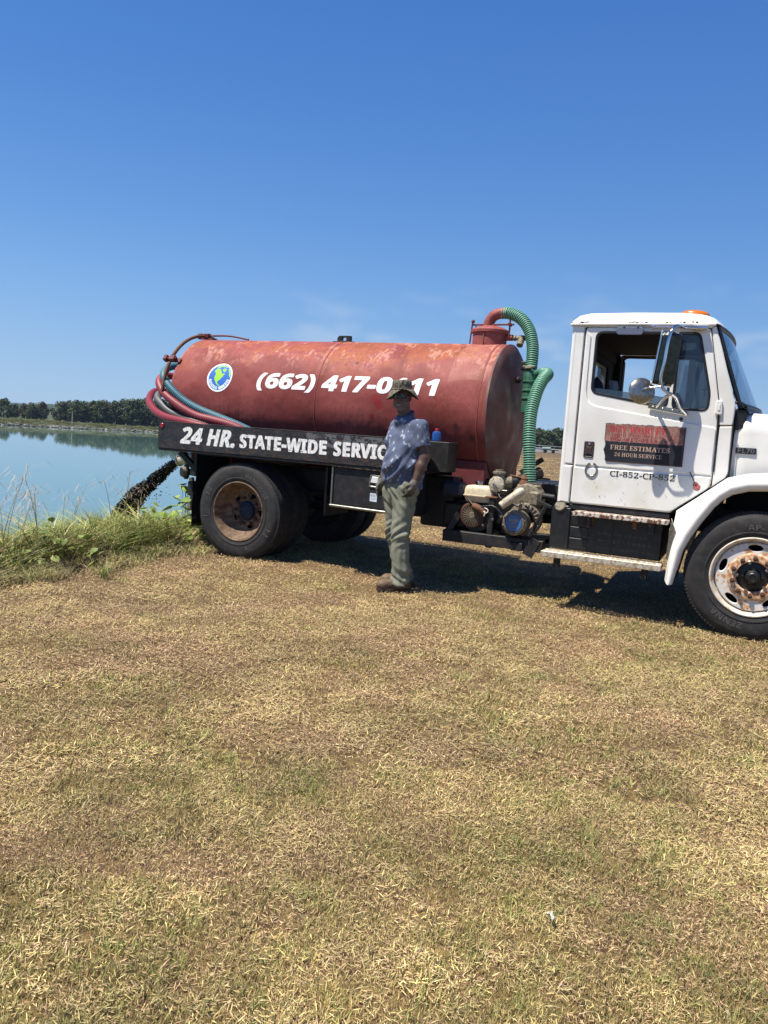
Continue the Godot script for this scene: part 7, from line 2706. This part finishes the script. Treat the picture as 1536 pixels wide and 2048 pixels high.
func build_person():
	var me := thing("person", "man in camouflage hat, bleach-spotted blue shirt and olive trousers standing by the truck", "person", Vector3(1.93, 0.0, 0.13), deg_to_rad(24.78))
	# joints: x to the picture's right, y up, z toward the photographer
	var hipL := Vector3(0.035, 0.93, 0.075)
	var hipR := Vector3(-0.065, 0.93, -0.075)
	var kneeL := Vector3(0.005, 0.50, 0.125)
	var kneeR := Vector3(-0.045, 0.51, -0.085)
	var ankL := Vector3(0.045, 0.09, 0.15)
	var ankR := Vector3(0.085, 0.10, -0.12)
	var shL := Vector3(0.118, 1.495, 0.135)
	var shR := Vector3(-0.085, 1.49, -0.135)
	var elL := Vector3(0.172, 1.235, 0.175)
	var elR := Vector3(-0.125, 1.24, -0.185)
	var wrL := Vector3(0.098, 1.005, 0.225)
	var wrR := Vector3(-0.198, 0.985, -0.095)
	var neck := Vector3(-0.018, 1.602, 0.004)
	var head := Vector3(-0.062, 1.757, 0.025)
	var fwd := Vector3(-0.75, 0, 0.66)      # the way the chest faces
	var skin := mat("skin", Color.WHITE, 0.52)
	skin.vertex_color_use_as_albedo = true
	var dark := Color(0.098, 0.058, 0.043)
	# --- body: trunk, legs and bare arms in one surface
	var b := SDF.new(Vector3(-0.34, -0.02, -0.32), Vector3(0.34, 1.72, 0.36), 0.013, 0.05)
	b.cap(hipL.lerp(hipR, 0.5) + Vector3(0, 0.02, 0), Vector3(-0.01, 1.36, 0), 0.10, 0.10)
	b.cap(Vector3(0.045, 1.34, 0.05), Vector3(-0.05, 1.34, -0.05), 0.095, 0.095)
	b.cap(shL.lerp(shR, 0.2), shL.lerp(shR, 0.8), 0.075, 0.075)
	b.cap(neck - Vector3(0, 0.06, 0), neck + Vector3(-0.025, 0.09, 0.01), 0.062, 0.055)
	for s in 2:
		var sh := shL if s == 0 else shR
		var el := elL if s == 0 else elR
		var wr := wrL if s == 0 else wrR
		b.cap(sh, el, 0.058, 0.046, 0.03)
		b.cap(el, el.lerp(wr, 0.35), 0.045, 0.046, 0.03)
		b.cap(el.lerp(wr, 0.35), wr, 0.046, 0.030, 0.03)
		var hp := hipL if s == 0 else hipR
		var kn := kneeL if s == 0 else kneeR
		var an := ankL if s == 0 else ankR
		b.cap(hp, kn, 0.085, 0.058, 0.04)
		b.cap(kn, an, 0.056, 0.042, 0.04)
		b.cap(an, an + Vector3(-0.16, -0.05, 0.03), 0.04, 0.03, 0.03)
	var flatc := func(p: Vector3, n: Vector3) -> Color:
		var k := 1.0 + 0.25 * nz2.get_noise_3d(p.x * 30, p.y * 30, p.z * 30)
		if p.y < 1.5: return Color(0.085 * k, 0.047 * k, 0.034 * k)
		return Color(dark.r * k, dark.g * k, dark.b * k)
	var veins := func(p: Vector3, n: Vector3) -> float: return 0.0016 * nz.get_noise_3d(p.x * 18.0, p.y * 9.0, p.z * 18.0)
	var body := b.mesh(veins, flatc)
	# --- head: turned toward the camera, a little to the picture's left
	var HB := Basis(Vector3.UP, deg_to_rad(-20.0)) * Basis(Vector3(1, 0, 0), deg_to_rad(4.0))
	var h := SDF.new(head - Vector3(0.125, 0.16, 0.14), head + Vector3(0.125, 0.15, 0.14), 0.0042, 0.02)
	var at := func(x: float, y: float, z: float) -> Vector3: return head + HB * Vector3(x, y, z)
	h.egg(at.call(0, 0.035, -0.012), Vector3(0.076, 0.092, 0.098), HB)
	h.egg(at.call(0, -0.035, 0.022), Vector3(0.060, 0.072, 0.066), HB, 0.03)
	h.egg(at.call(0, -0.094, 0.052), Vector3(0.034, 0.028, 0.032), HB, 0.03)           # chin
	h.cap(at.call(-0.045, -0.055, 0.02), at.call(0.045, -0.055, 0.02), 0.032, 0.032, 0.03)   # jaw
	for s in [-1.0, 1.0]:
		h.egg(at.call(0.040 * s, -0.008, 0.062), Vector3(0.022, 0.018, 0.018), HB, 0.02)     # cheek bones
		h.egg(at.call(0.031 * s, 0.022, 0.082), Vector3(0.017, 0.012, 0.012), HB, 0.008, true)  # eye sockets
		h.egg(at.call(0.030 * s, 0.020, 0.073), Vector3(0.0125, 0.0115, 0.0115), HB, 0.003)    # eyes
		h.cap(at.call(0.014 * s, 0.042, 0.090), at.call(0.048 * s, 0.040, 0.074), 0.008, 0.007, 0.01)  # brow
		h.egg(at.call(0.078 * s, 0.005, -0.008), Vector3(0.010, 0.031, 0.019), HB * Basis(Vector3.UP, 0.35 * s), 0.006)  # ears
		h.egg(at.call(0.013 * s, -0.026, 0.094), Vector3(0.010, 0.008, 0.011), HB, 0.008)    # nostril wings
	h.cap(at.call(0, 0.030, 0.088), at.call(0, -0.018, 0.108), 0.008, 0.012, 0.012)          # nose
	h.cap(at.call(-0.018, -0.057, 0.083), at.call(0.018, -0.057, 0.083), 0.007, 0.007, 0.006)  # lips
	h.cap(at.call(-0.016, -0.068, 0.082), at.call(0.016, -0.068, 0.082), 0.008, 0.008, 0.006)
	h.egg(at.call(0, -0.0625, 0.092), Vector3(0.020, 0.0022, 0.010), HB, 0.002, true)
	h.cap(at.call(0, -0.05, -0.01), at.call(0.02, -0.16, -0.03), 0.056, 0.058, 0.03)          # neck
	var inv := HB.transposed()
	var face := func(p: Vector3, n: Vector3) -> Color:
		var q := inv * (p - head)
		var k := 1.0 + 0.3 * nz2.get_noise_3d(p.x * 60, p.y * 60, p.z * 60)
		var c := Color(dark.r * k, dark.g * k, dark.b * k)
		var beard := smoothstep(-0.030, -0.050, q.y) * smoothstep(-0.02, 0.03, q.z) * smoothstep(-0.14, -0.118, q.y)
		if absf(q.x) < 0.022 and q.y > -0.077 and q.y < -0.05: beard = 0.0
		if q.y > -0.050: beard *= 0.6
		var g := 0.17 + 0.10 * nz2.get_noise_3d(p.x * 240, p.y * 240, p.z * 240)
		c = c.lerp(Color(g, g, g * 0.97), clampf(beard * (0.34 + 0.4 * smoothstep(-0.075, -0.10, q.y)), 0, 1) * (0.6 + 0.5 * nz2.get_noise_3d(p.x * 90, p.y * 90, p.z * 90)))
		if absf(q.x) < 0.019 and q.y > -0.076 and q.y < -0.051 and q.z > 0.078: c = Color(0.16, 0.075, 0.065)
		if absf(q.x) < 0.016 and q.y > -0.066 and q.y < -0.0595 and q.z > 0.074: c = Color(0.5, 0.46, 0.40)
		if absf(absf(q.x) - 0.030) < 0.012 and absf(q.y - 0.020) < 0.007 and q.z > 0.074: c = Color(0.4, 0.37, 0.34) if absf(absf(q.x) - 0.030) > 0.005 else Color(0.02, 0.012, 0.01)
		return c
	var hd := h.mesh(null, face)
	part("body", arrays_mesh([body, hd]), skin, me)
	# --- shirt
	var s := SDF.new(Vector3(-0.30, 0.86, -0.33), Vector3(0.32, 1.66, 0.36), 0.0085, 0.05)
	s.cap(Vector3(-0.015, 0.98, 0.0), Vector3(-0.015, 1.14, 0.0), 0.155, 0.150)
	s.cap(Vector3(0.055, 0.95, 0.055), Vector3(0.05, 1.30, 0.06), 0.128, 0.122, 0.06)
	s.cap(Vector3(-0.07, 0.94, -0.05), Vector3(-0.06, 1.30, -0.06), 0.118, 0.120, 0.06)
	s.egg(Vector3(-0.07, 1.16, 0.075), Vector3(0.115, 0.20, 0.115), Basis(), 0.06)      # belly and chest front
	s.cap(Vector3(0.055, 1.38, 0.07), Vector3(-0.075, 1.375, -0.055), 0.118, 0.118, 0.06)
	s.cap(shL + Vector3(-0.03, 0.0, -0.03), shR + Vector3(0.03, 0.0, 0.03), 0.072, 0.072, 0.05)
	s.cap(neck + Vector3(0.0, -0.045, 0), neck + Vector3(0.004, 0.012, -0.004), 0.098, 0.072, 0.05)
	for a in [[shL, elL], [shR, elR]]:
		var d: Vector3 = (a[1] - a[0]).normalized()
		var ed: Vector3 = a[0] + d * 0.178
		s.cap(a[0] - d * 0.01, a[0] + d * 0.30, 0.078, 0.080, 0.035, [[ed, d]])
	s.plane(Vector3(0, 0.955, 0), Vector3(-0.10, -1.0, 0.0).normalized())
	s.plane(neck + Vector3(0, 0.018, 0), Vector3(-0.42, 0.9, 0.28).normalized())
	var fold := func(p: Vector3, n: Vector3) -> float:
		# drag lines run from the shoulder down across the belly toward the left hip
		var u := (p.y - 1.2) * 0.8 + (p.x * 0.6 + p.z * 0.5)
		var w := p.x * 0.7 - p.y * 0.55
		var dd := 0.015 * nz2.get_noise_3d(u * 2.6, w * 14.0, p.z * 3.0) + 0.008 * nz2.get_noise_3d(p.x * 12.0, p.y * 7.0, p.z * 12.0)
		dd *= 0.45 + smoothstep(1.45, 1.1, p.y)
		if p.y < 0.985: dd += 0.004 * sin(p.x * 60.0 + p.z * 48.0)
		return dd
	var bleach := func(p: Vector3, n: Vector3) -> Color:
		var c := Color(0.076, 0.096, 0.156)
		var k := 1.0 + 0.22 * nz.get_noise_3d(p.x * 7, p.y * 7, p.z * 7)
		c = Color(c.r * k, c.g * k, c.b * k)
		var q := p + Vector3(nz2.get_noise_3d(p.x * 20, p.y * 20, p.z * 20), nz2.get_noise_3d(p.y * 20, p.z * 20, p.x * 20), 0) * 0.012
		var v := nz2.get_noise_3d(q.x * 17.0 + q.y * 6.0, q.y * 11.0 - q.x * 4.0, q.z * 17.0)
		var v2 := nz2.get_noise_3d(q.x * 34.0 + 9.0, q.y * 24.0, q.z * 34.0)
		var w := smoothstep(0.44, 0.72, v * 0.7 + 0.7 * v2)
		return c.lerp(Color(0.46, 0.51, 0.62), w * 0.62)
	var cloth := mat("shirt_cloth", Color.WHITE, 0.9)
	cloth.vertex_color_use_as_albedo = true
	part("shirt", arrays_mesh([s.mesh(fold, bleach)]), cloth, me)
	# collar band
	var co := MB.new()
	var ring := []
	var CB := Basis(Vector3(0, 0, 1), 0.36) * Basis(Vector3(1, 0, 0), 0.26)
	for k in 33: ring.append(neck + Vector3(-0.002, 0.012, 0.002) + CB * Vector3(cos(TAU * k / 32) * 0.074, 0, sin(TAU * k / 32) * 0.076))
	co.tube(ring, 0.010, 8, false)
	part("collar", co, mat("collar_cloth", rgb8(58, 68, 96), 0.9), me)
	# --- trousers
	var t := SDF.new(Vector3(-0.27, 0.02, -0.27), Vector3(0.25, 1.06, 0.30), 0.0085, 0.045)
	t.cap(hipL + Vector3(-0.01, 0.0, 0.01), hipR + Vector3(0.01, 0.0, 0), 0.118, 0.112, 0.05)
	t.cap(Vector3(-0.015, 1.03, 0.0), Vector3(-0.015, 0.9, 0), 0.135, 0.13, 0.05)
	t.cap(hipL + Vector3(-0.005, -0.02, 0.01), kneeL, 0.108, 0.084, 0.04)
	t.cap(kneeL, ankL + Vector3(0, -0.05, 0), 0.083, 0.082, 0.03)
	t.cap(hipR + Vector3(-0.01, -0.02, 0), kneeR, 0.106, 0.083, 0.04)
	t.cap(kneeR, ankR + Vector3(0, -0.05, 0), 0.082, 0.080, 0.03)
	t.plane(Vector3(0, 0.052, 0), Vector3(0, -1, 0))
	var crease := func(p: Vector3, n: Vector3) -> float:
		var dd := 0.0
		var low := smoothstep(0.35, 0.08, p.y)
		var knee := exp(-pow((p.y - 0.52) / 0.10, 2.0))
		var hip := smoothstep(0.6, 0.85, p.y)
		var slant := p.x * 0.55 + p.z * 0.35
		dd += 0.024 * low * nz2.get_noise_3d(p.x * 5.0, (p.y + slant * 0.6) * 15.0, p.z * 5.0)
		dd += 0.018 * knee * nz2.get_noise_3d(p.x * 6.0 + 7.0, (p.y - slant) * 17.0, p.z * 6.0)
		dd += 0.013 * hip * nz2.get_noise_3d(p.x * 6.0 + 31.0, (p.y + slant * 1.2) * 13.0, p.z * 6.0)
		dd += 0.007 * nz2.get_noise_3d(p.x * 16.0, p.y * 4.0, p.z * 16.0)
		return dd
	var olive := func(p: Vector3, n: Vector3) -> Color:
		var k := 1.0 + 0.2 * nz.get_noise_3d(p.x * 5, p.y * 5, p.z * 5) + 0.10 * nz2.get_noise_3d(p.x * 90, p.y * 30, p.z * 90)
		var c := Color(0.172 * k, 0.182 * k, 0.135 * k)
		var kn := exp(-pow((p.y - 0.5) / 0.16, 2.0))
		return c.lerp(Color(0.20, 0.21, 0.16), 0.25 * kn)
	var tm := mat("trouser_cloth", Color.WHITE, 0.92)
	tm.vertex_color_use_as_albedo = true
	part("trousers", arrays_mesh([t.mesh(crease, olive)]), tm, me)
	# pocket seam on the near thigh
	var ps := MB.new()
	var pk := [Vector3(0.0, 0.90, 0.192), Vector3(0.03, 0.87, 0.196), Vector3(0.075, 0.80, 0.185), Vector3(0.09, 0.77, 0.178)]
	ps.tube(spline(pk, 0.01), 0.0022, 5)
	part("pocket_seam", ps, mat("seam_thread", rgb8(78, 82, 60), 0.9), me)
	# --- boots
	var leather := mat("boot_leather", Color.WHITE, 0.7)
	leather.vertex_color_use_as_albedo = true
	for i in 2:
		var an := ankL if i == 0 else ankR
		var dir := Vector3(-0.985, 0, 0.17).normalized() if i == 0 else Vector3(-0.99, 0, 0.05).normalized()
		var o := Vector3(an.x, 0.0, an.z)
		var g := SDF.new(o + Vector3(-0.28, -0.015, -0.12), o + Vector3(0.14, 0.17, 0.12), 0.006, 0.03)
		var up := Vector3.UP
		g.cap(o + up * 0.16, o + up * 0.08 + dir * -0.01, 0.055, 0.054)
		g.cap(o + up * 0.058 - dir * 0.045, o + up * 0.05 + dir * 0.05, 0.048, 0.050)
		g.cap(o + up * 0.075 + dir * 0.02, o + up * 0.052 + dir * 0.17, 0.048, 0.043)
		g.egg(o + up * 0.052 + dir * 0.175, Vector3(0.055, 0.042, 0.052))
		g.plane(o + up * 0.018, Vector3(0, -1, 0))
		var sp := func(p: Vector3, n: Vector3) -> Color:
			var k := 1.0 + 0.35 * nz.get_noise_3d(p.x * 14, p.y * 14, p.z * 14)
			var q := (p - o).dot(dir)
			var c := Color(0.082 * k, 0.050 * k, 0.030 * k)
			return c.lerp(Color(0.15 * k, 0.098 * k, 0.058 * k), smoothstep(0.06, 0.16, q) * 0.8)
		part("boot", arrays_mesh([g.mesh(func(p: Vector3, n: Vector3) -> float: return 0.002 * nz2.get_noise_3d(p.x * 30, p.y * 40, p.z * 30), sp)]), leather, me)
		var so := MB.new()
		var side := dir.cross(up)
		var out := []
		for q in [[-0.095, -0.02], [-0.10, 0.0], [-0.095, 0.02], [-0.07, 0.042], [0.0, 0.045], [0.05, 0.044], [0.12, 0.055], [0.18, 0.053], [0.215, 0.034], [0.228, 0.0], [0.215, -0.03], [0.18, -0.05], [0.12, -0.052], [0.05, -0.043], [0.0, -0.044], [-0.07, -0.04]]:
			out.append(V(q[0], q[1]))
		so.slab(PackedVector2Array(out), 0.0, 0.024, 0.003, Transform3D(Basis(dir, side, dir.cross(side)) * Basis(Vector3(1, 0, 0), PI if dir.cross(side).y < 0 else 0.0), o + Vector3(0, 0.0, 0)))
		part("boot_sole", so, mat("sole_rubber", rgb8(52, 38, 30), 0.85), me)
	# --- work gloves with five separate fingers
	var gm := mat("glove_knit", Color.WHITE, 0.9)
	gm.vertex_color_use_as_albedo = true
	for i in 2:
		var wr := wrL if i == 0 else wrR
		# hand frame: d down the fingers, w across the knuckles, e out of the back of the hand
		var d := Vector3(-0.36, -0.92, 0.08).normalized() if i == 0 else Vector3(-0.06, -0.99, 0.12).normalized()
		var w := Vector3(-0.66, 0.22, 0.72).normalized() if i == 0 else Vector3(-0.80, 0.0, 0.60).normalized()
		w = (w - d * w.dot(d)).normalized()
		var e := d.cross(w).normalized()
		if e.dot(Vector3(0.5, 0, 1) if i == 0 else Vector3(-1, 0, 0.3)) < 0: e = -e
		var g := SDF.new(wr + Vector3(-0.16, -0.25, -0.13), wr + Vector3(0.13, 0.05, 0.13), 0.0042, 0.014)
		var P := func(a: float, bb: float, cc: float) -> Vector3: return wr + d * a + w * bb + e * cc
		g.cap(P.call(-0.02, 0, 0), P.call(0.02, 0, 0), 0.037, 0.034, 0.02, [[P.call(-0.018, 0, 0), -d]])
		g.cap(P.call(0.02, 0.0, 0), P.call(0.075, 0.020, 0.0), 0.032, 0.026, 0.02)
		g.cap(P.call(0.02, 0.0, 0), P.call(0.075, -0.024, 0.0), 0.032, 0.024, 0.02)
		g.cap(P.call(0.088, 0.030, 0.002), P.call(0.085, -0.034, 0.0), 0.020, 0.018, 0.015)
		var base := [0.034, 0.012, -0.011, -0.033]
		var leng := [0.076, 0.086, 0.080, 0.062]
		for k in 4:
			var c0: Vector3 = P.call(0.085, base[k], 0.004)
			var curl := 0.30 + 0.10 * k
			var u1 := (d * cos(curl * 0.5) - e * sin(curl * 0.5) + w * (0.10 - 0.065 * k)).normalized()
			var u2 := (d * cos(curl * 1.5) - e * sin(curl * 1.5) + w * (0.06 - 0.04 * k)).normalized()
			var u3 := (d * cos(curl * 2.6) - e * sin(curl * 2.6)).normalized()
			var c1: Vector3 = c0 + u1 * leng[k] * 0.45
			var c2: Vector3 = c1 + u2 * leng[k] * 0.32
			var c3: Vector3 = c2 + u3 * leng[k] * 0.23
			g.cap(c0, c1, 0.0115, 0.0108, 0.004)
			g.cap(c1, c2, 0.0108, 0.0100, 0.004)
			g.cap(c2, c3, 0.0100, 0.0090, 0.004)
		var t0: Vector3 = P.call(0.025, 0.030, -0.006)
		var t1: Vector3 = t0 + (d * 0.75 + w * 0.62 - e * 0.25).normalized() * 0.045
		var t2: Vector3 = t1 + (d * 0.92 + w * 0.25 - e * 0.3).normalized() * 0.034
		g.cap(t0, t1, 0.0165, 0.0130, 0.010)
		g.cap(t1, t2, 0.0130, 0.0105, 0.004)
		var gc := func(p: Vector3, n: Vector3) -> Color:
			var k := 1.0 + 0.25 * nz.get_noise_3d(p.x * 20, p.y * 20, p.z * 20)
			var q := (p - wr).dot(d)
			var c := Color(0.115 * k, 0.105 * k, 0.085 * k)
			return c.lerp(Color(0.035, 0.032, 0.030), smoothstep(0.05, 0.13, q) * 0.85)
		part("glove", arrays_mesh([g.mesh(func(p: Vector3, n: Vector3) -> float: return 0.0016 * nz2.get_noise_3d(p.x * 60, p.y * 60, p.z * 60), gc)]), gm, me)
	# --- hat with a soft drooping brim
	var ht := MB.new()
	var hb := Basis(Vector3(0, 0, 1), 0.10) * Basis(Vector3(1, 0, 0), 0.02)
	var hc := head + Vector3(-0.006, 0.076, -0.012)
	ht.sheet(48, 26, func(u: float, v: float) -> Vector3:
		var a := TAU * u
		var wob := 0.004 * nz2.get_noise_2d(cos(a) * 2.0 + v * 3.0, sin(a) * 2.0)
		var p: Vector3
		if v < 0.5:
			var q := v / 0.5
			var r := 0.094 * sqrt(clampf(1.0 - pow(1.0 - q, 3.2) * 1.0, 0, 1))
			if q < 0.001: r = 0.0
			p = Vector3(cos(a) * (r + wob) * 0.95, 0.088 - 0.088 * pow(q, 2.6) + wob, sin(a) * (r + wob) * 1.08)
		else:
			var q := (v - 0.5) / 0.5
			var r := 0.094 + 0.058 * q
			# front and sides fall, more at the ears
			var droop := 0.010 + 0.064 * pow(absf(cos(a)), 1.5) - 0.012 * maxf(0.0, sin(a)) + 0.02 * maxf(0.0, -sin(a)) + 0.006 * sin(a * 3.0 + 1.0)
			p = Vector3(cos(a) * r * 0.97, -droop * q * q * 1.15 - 0.006 * q + wob, sin(a) * r * 1.06)
		return hc + hb * p)
	var hm := worn("camouflage", [0.0, 0.38, 0.381, 0.52, 0.521, 0.64, 0.641, 1.0], [rgb8(58, 56, 47), rgb8(58, 56, 47), rgb8(92, 89, 77), rgb8(92, 89, 77), rgb8(128, 122, 107), rgb8(128, 122, 107), rgb8(76, 71, 58), rgb8(76, 71, 58)], 5.0, 0.022, 0.95, 0.0, 51, 256)
	part("hat", ht, hm, me)
	var hbn := MB.new()
	var band := []
	for k in 33: band.append(hc + hb * Vector3(cos(TAU * k / 32) * 0.0925, 0.006, sin(TAU * k / 32) * 0.104))
	hbn.tube(band, 0.006, 6, false)
	part("hat_band", hbn, hm, me)
	# --- glasses
	var gl := MB.new()
	for sx in [-1.0, 1.0]:
		var fr := []
		for q in MB.rounded([V(-0.024, -0.015), V(0.024, -0.015), V(0.026, 0.015), V(-0.026, 0.015)], 0.008, 3): fr.append(at.call(0.031 * sx + q.x, 0.018 + q.y, 0.099 - 0.008 * absf(q.x * sx + 0.01) / 0.03))
		fr.append(fr[0])
		gl.tube(fr, 0.0024, 6, false)
		gl.tube([at.call(0.057 * sx, 0.026, 0.092), at.call(0.076 * sx, 0.026, 0.06), at.call(0.082 * sx, 0.022, -0.005)], 0.0024, 6)
	gl.tube([at.call(-0.007, 0.02, 0.1), at.call(0, 0.024, 0.105), at.call(0.007, 0.02, 0.1)], 0.0022, 6)
	var specs := part("glasses", gl, M.hole_black, me)
	var ln := MB.new()
	for sx in [-1.0, 1.0]:
		var poly := MB.rounded([V(-0.023, -0.014), V(0.023, -0.014), V(0.025, 0.014), V(-0.025, 0.014)], 0.008, 3)
		ln.slab(poly, -0.0006, 0.0006, 0.0, Transform3D(HB, at.call(0.031 * sx, 0.018, 0.0965)))
	var lm := mat("lens", Color(0.12, 0.11, 0.10, 0.45), 0.04)
	lm.transparency = BaseMaterial3D.TRANSPARENCY_ALPHA
	part("lenses", ln, lm, specs)
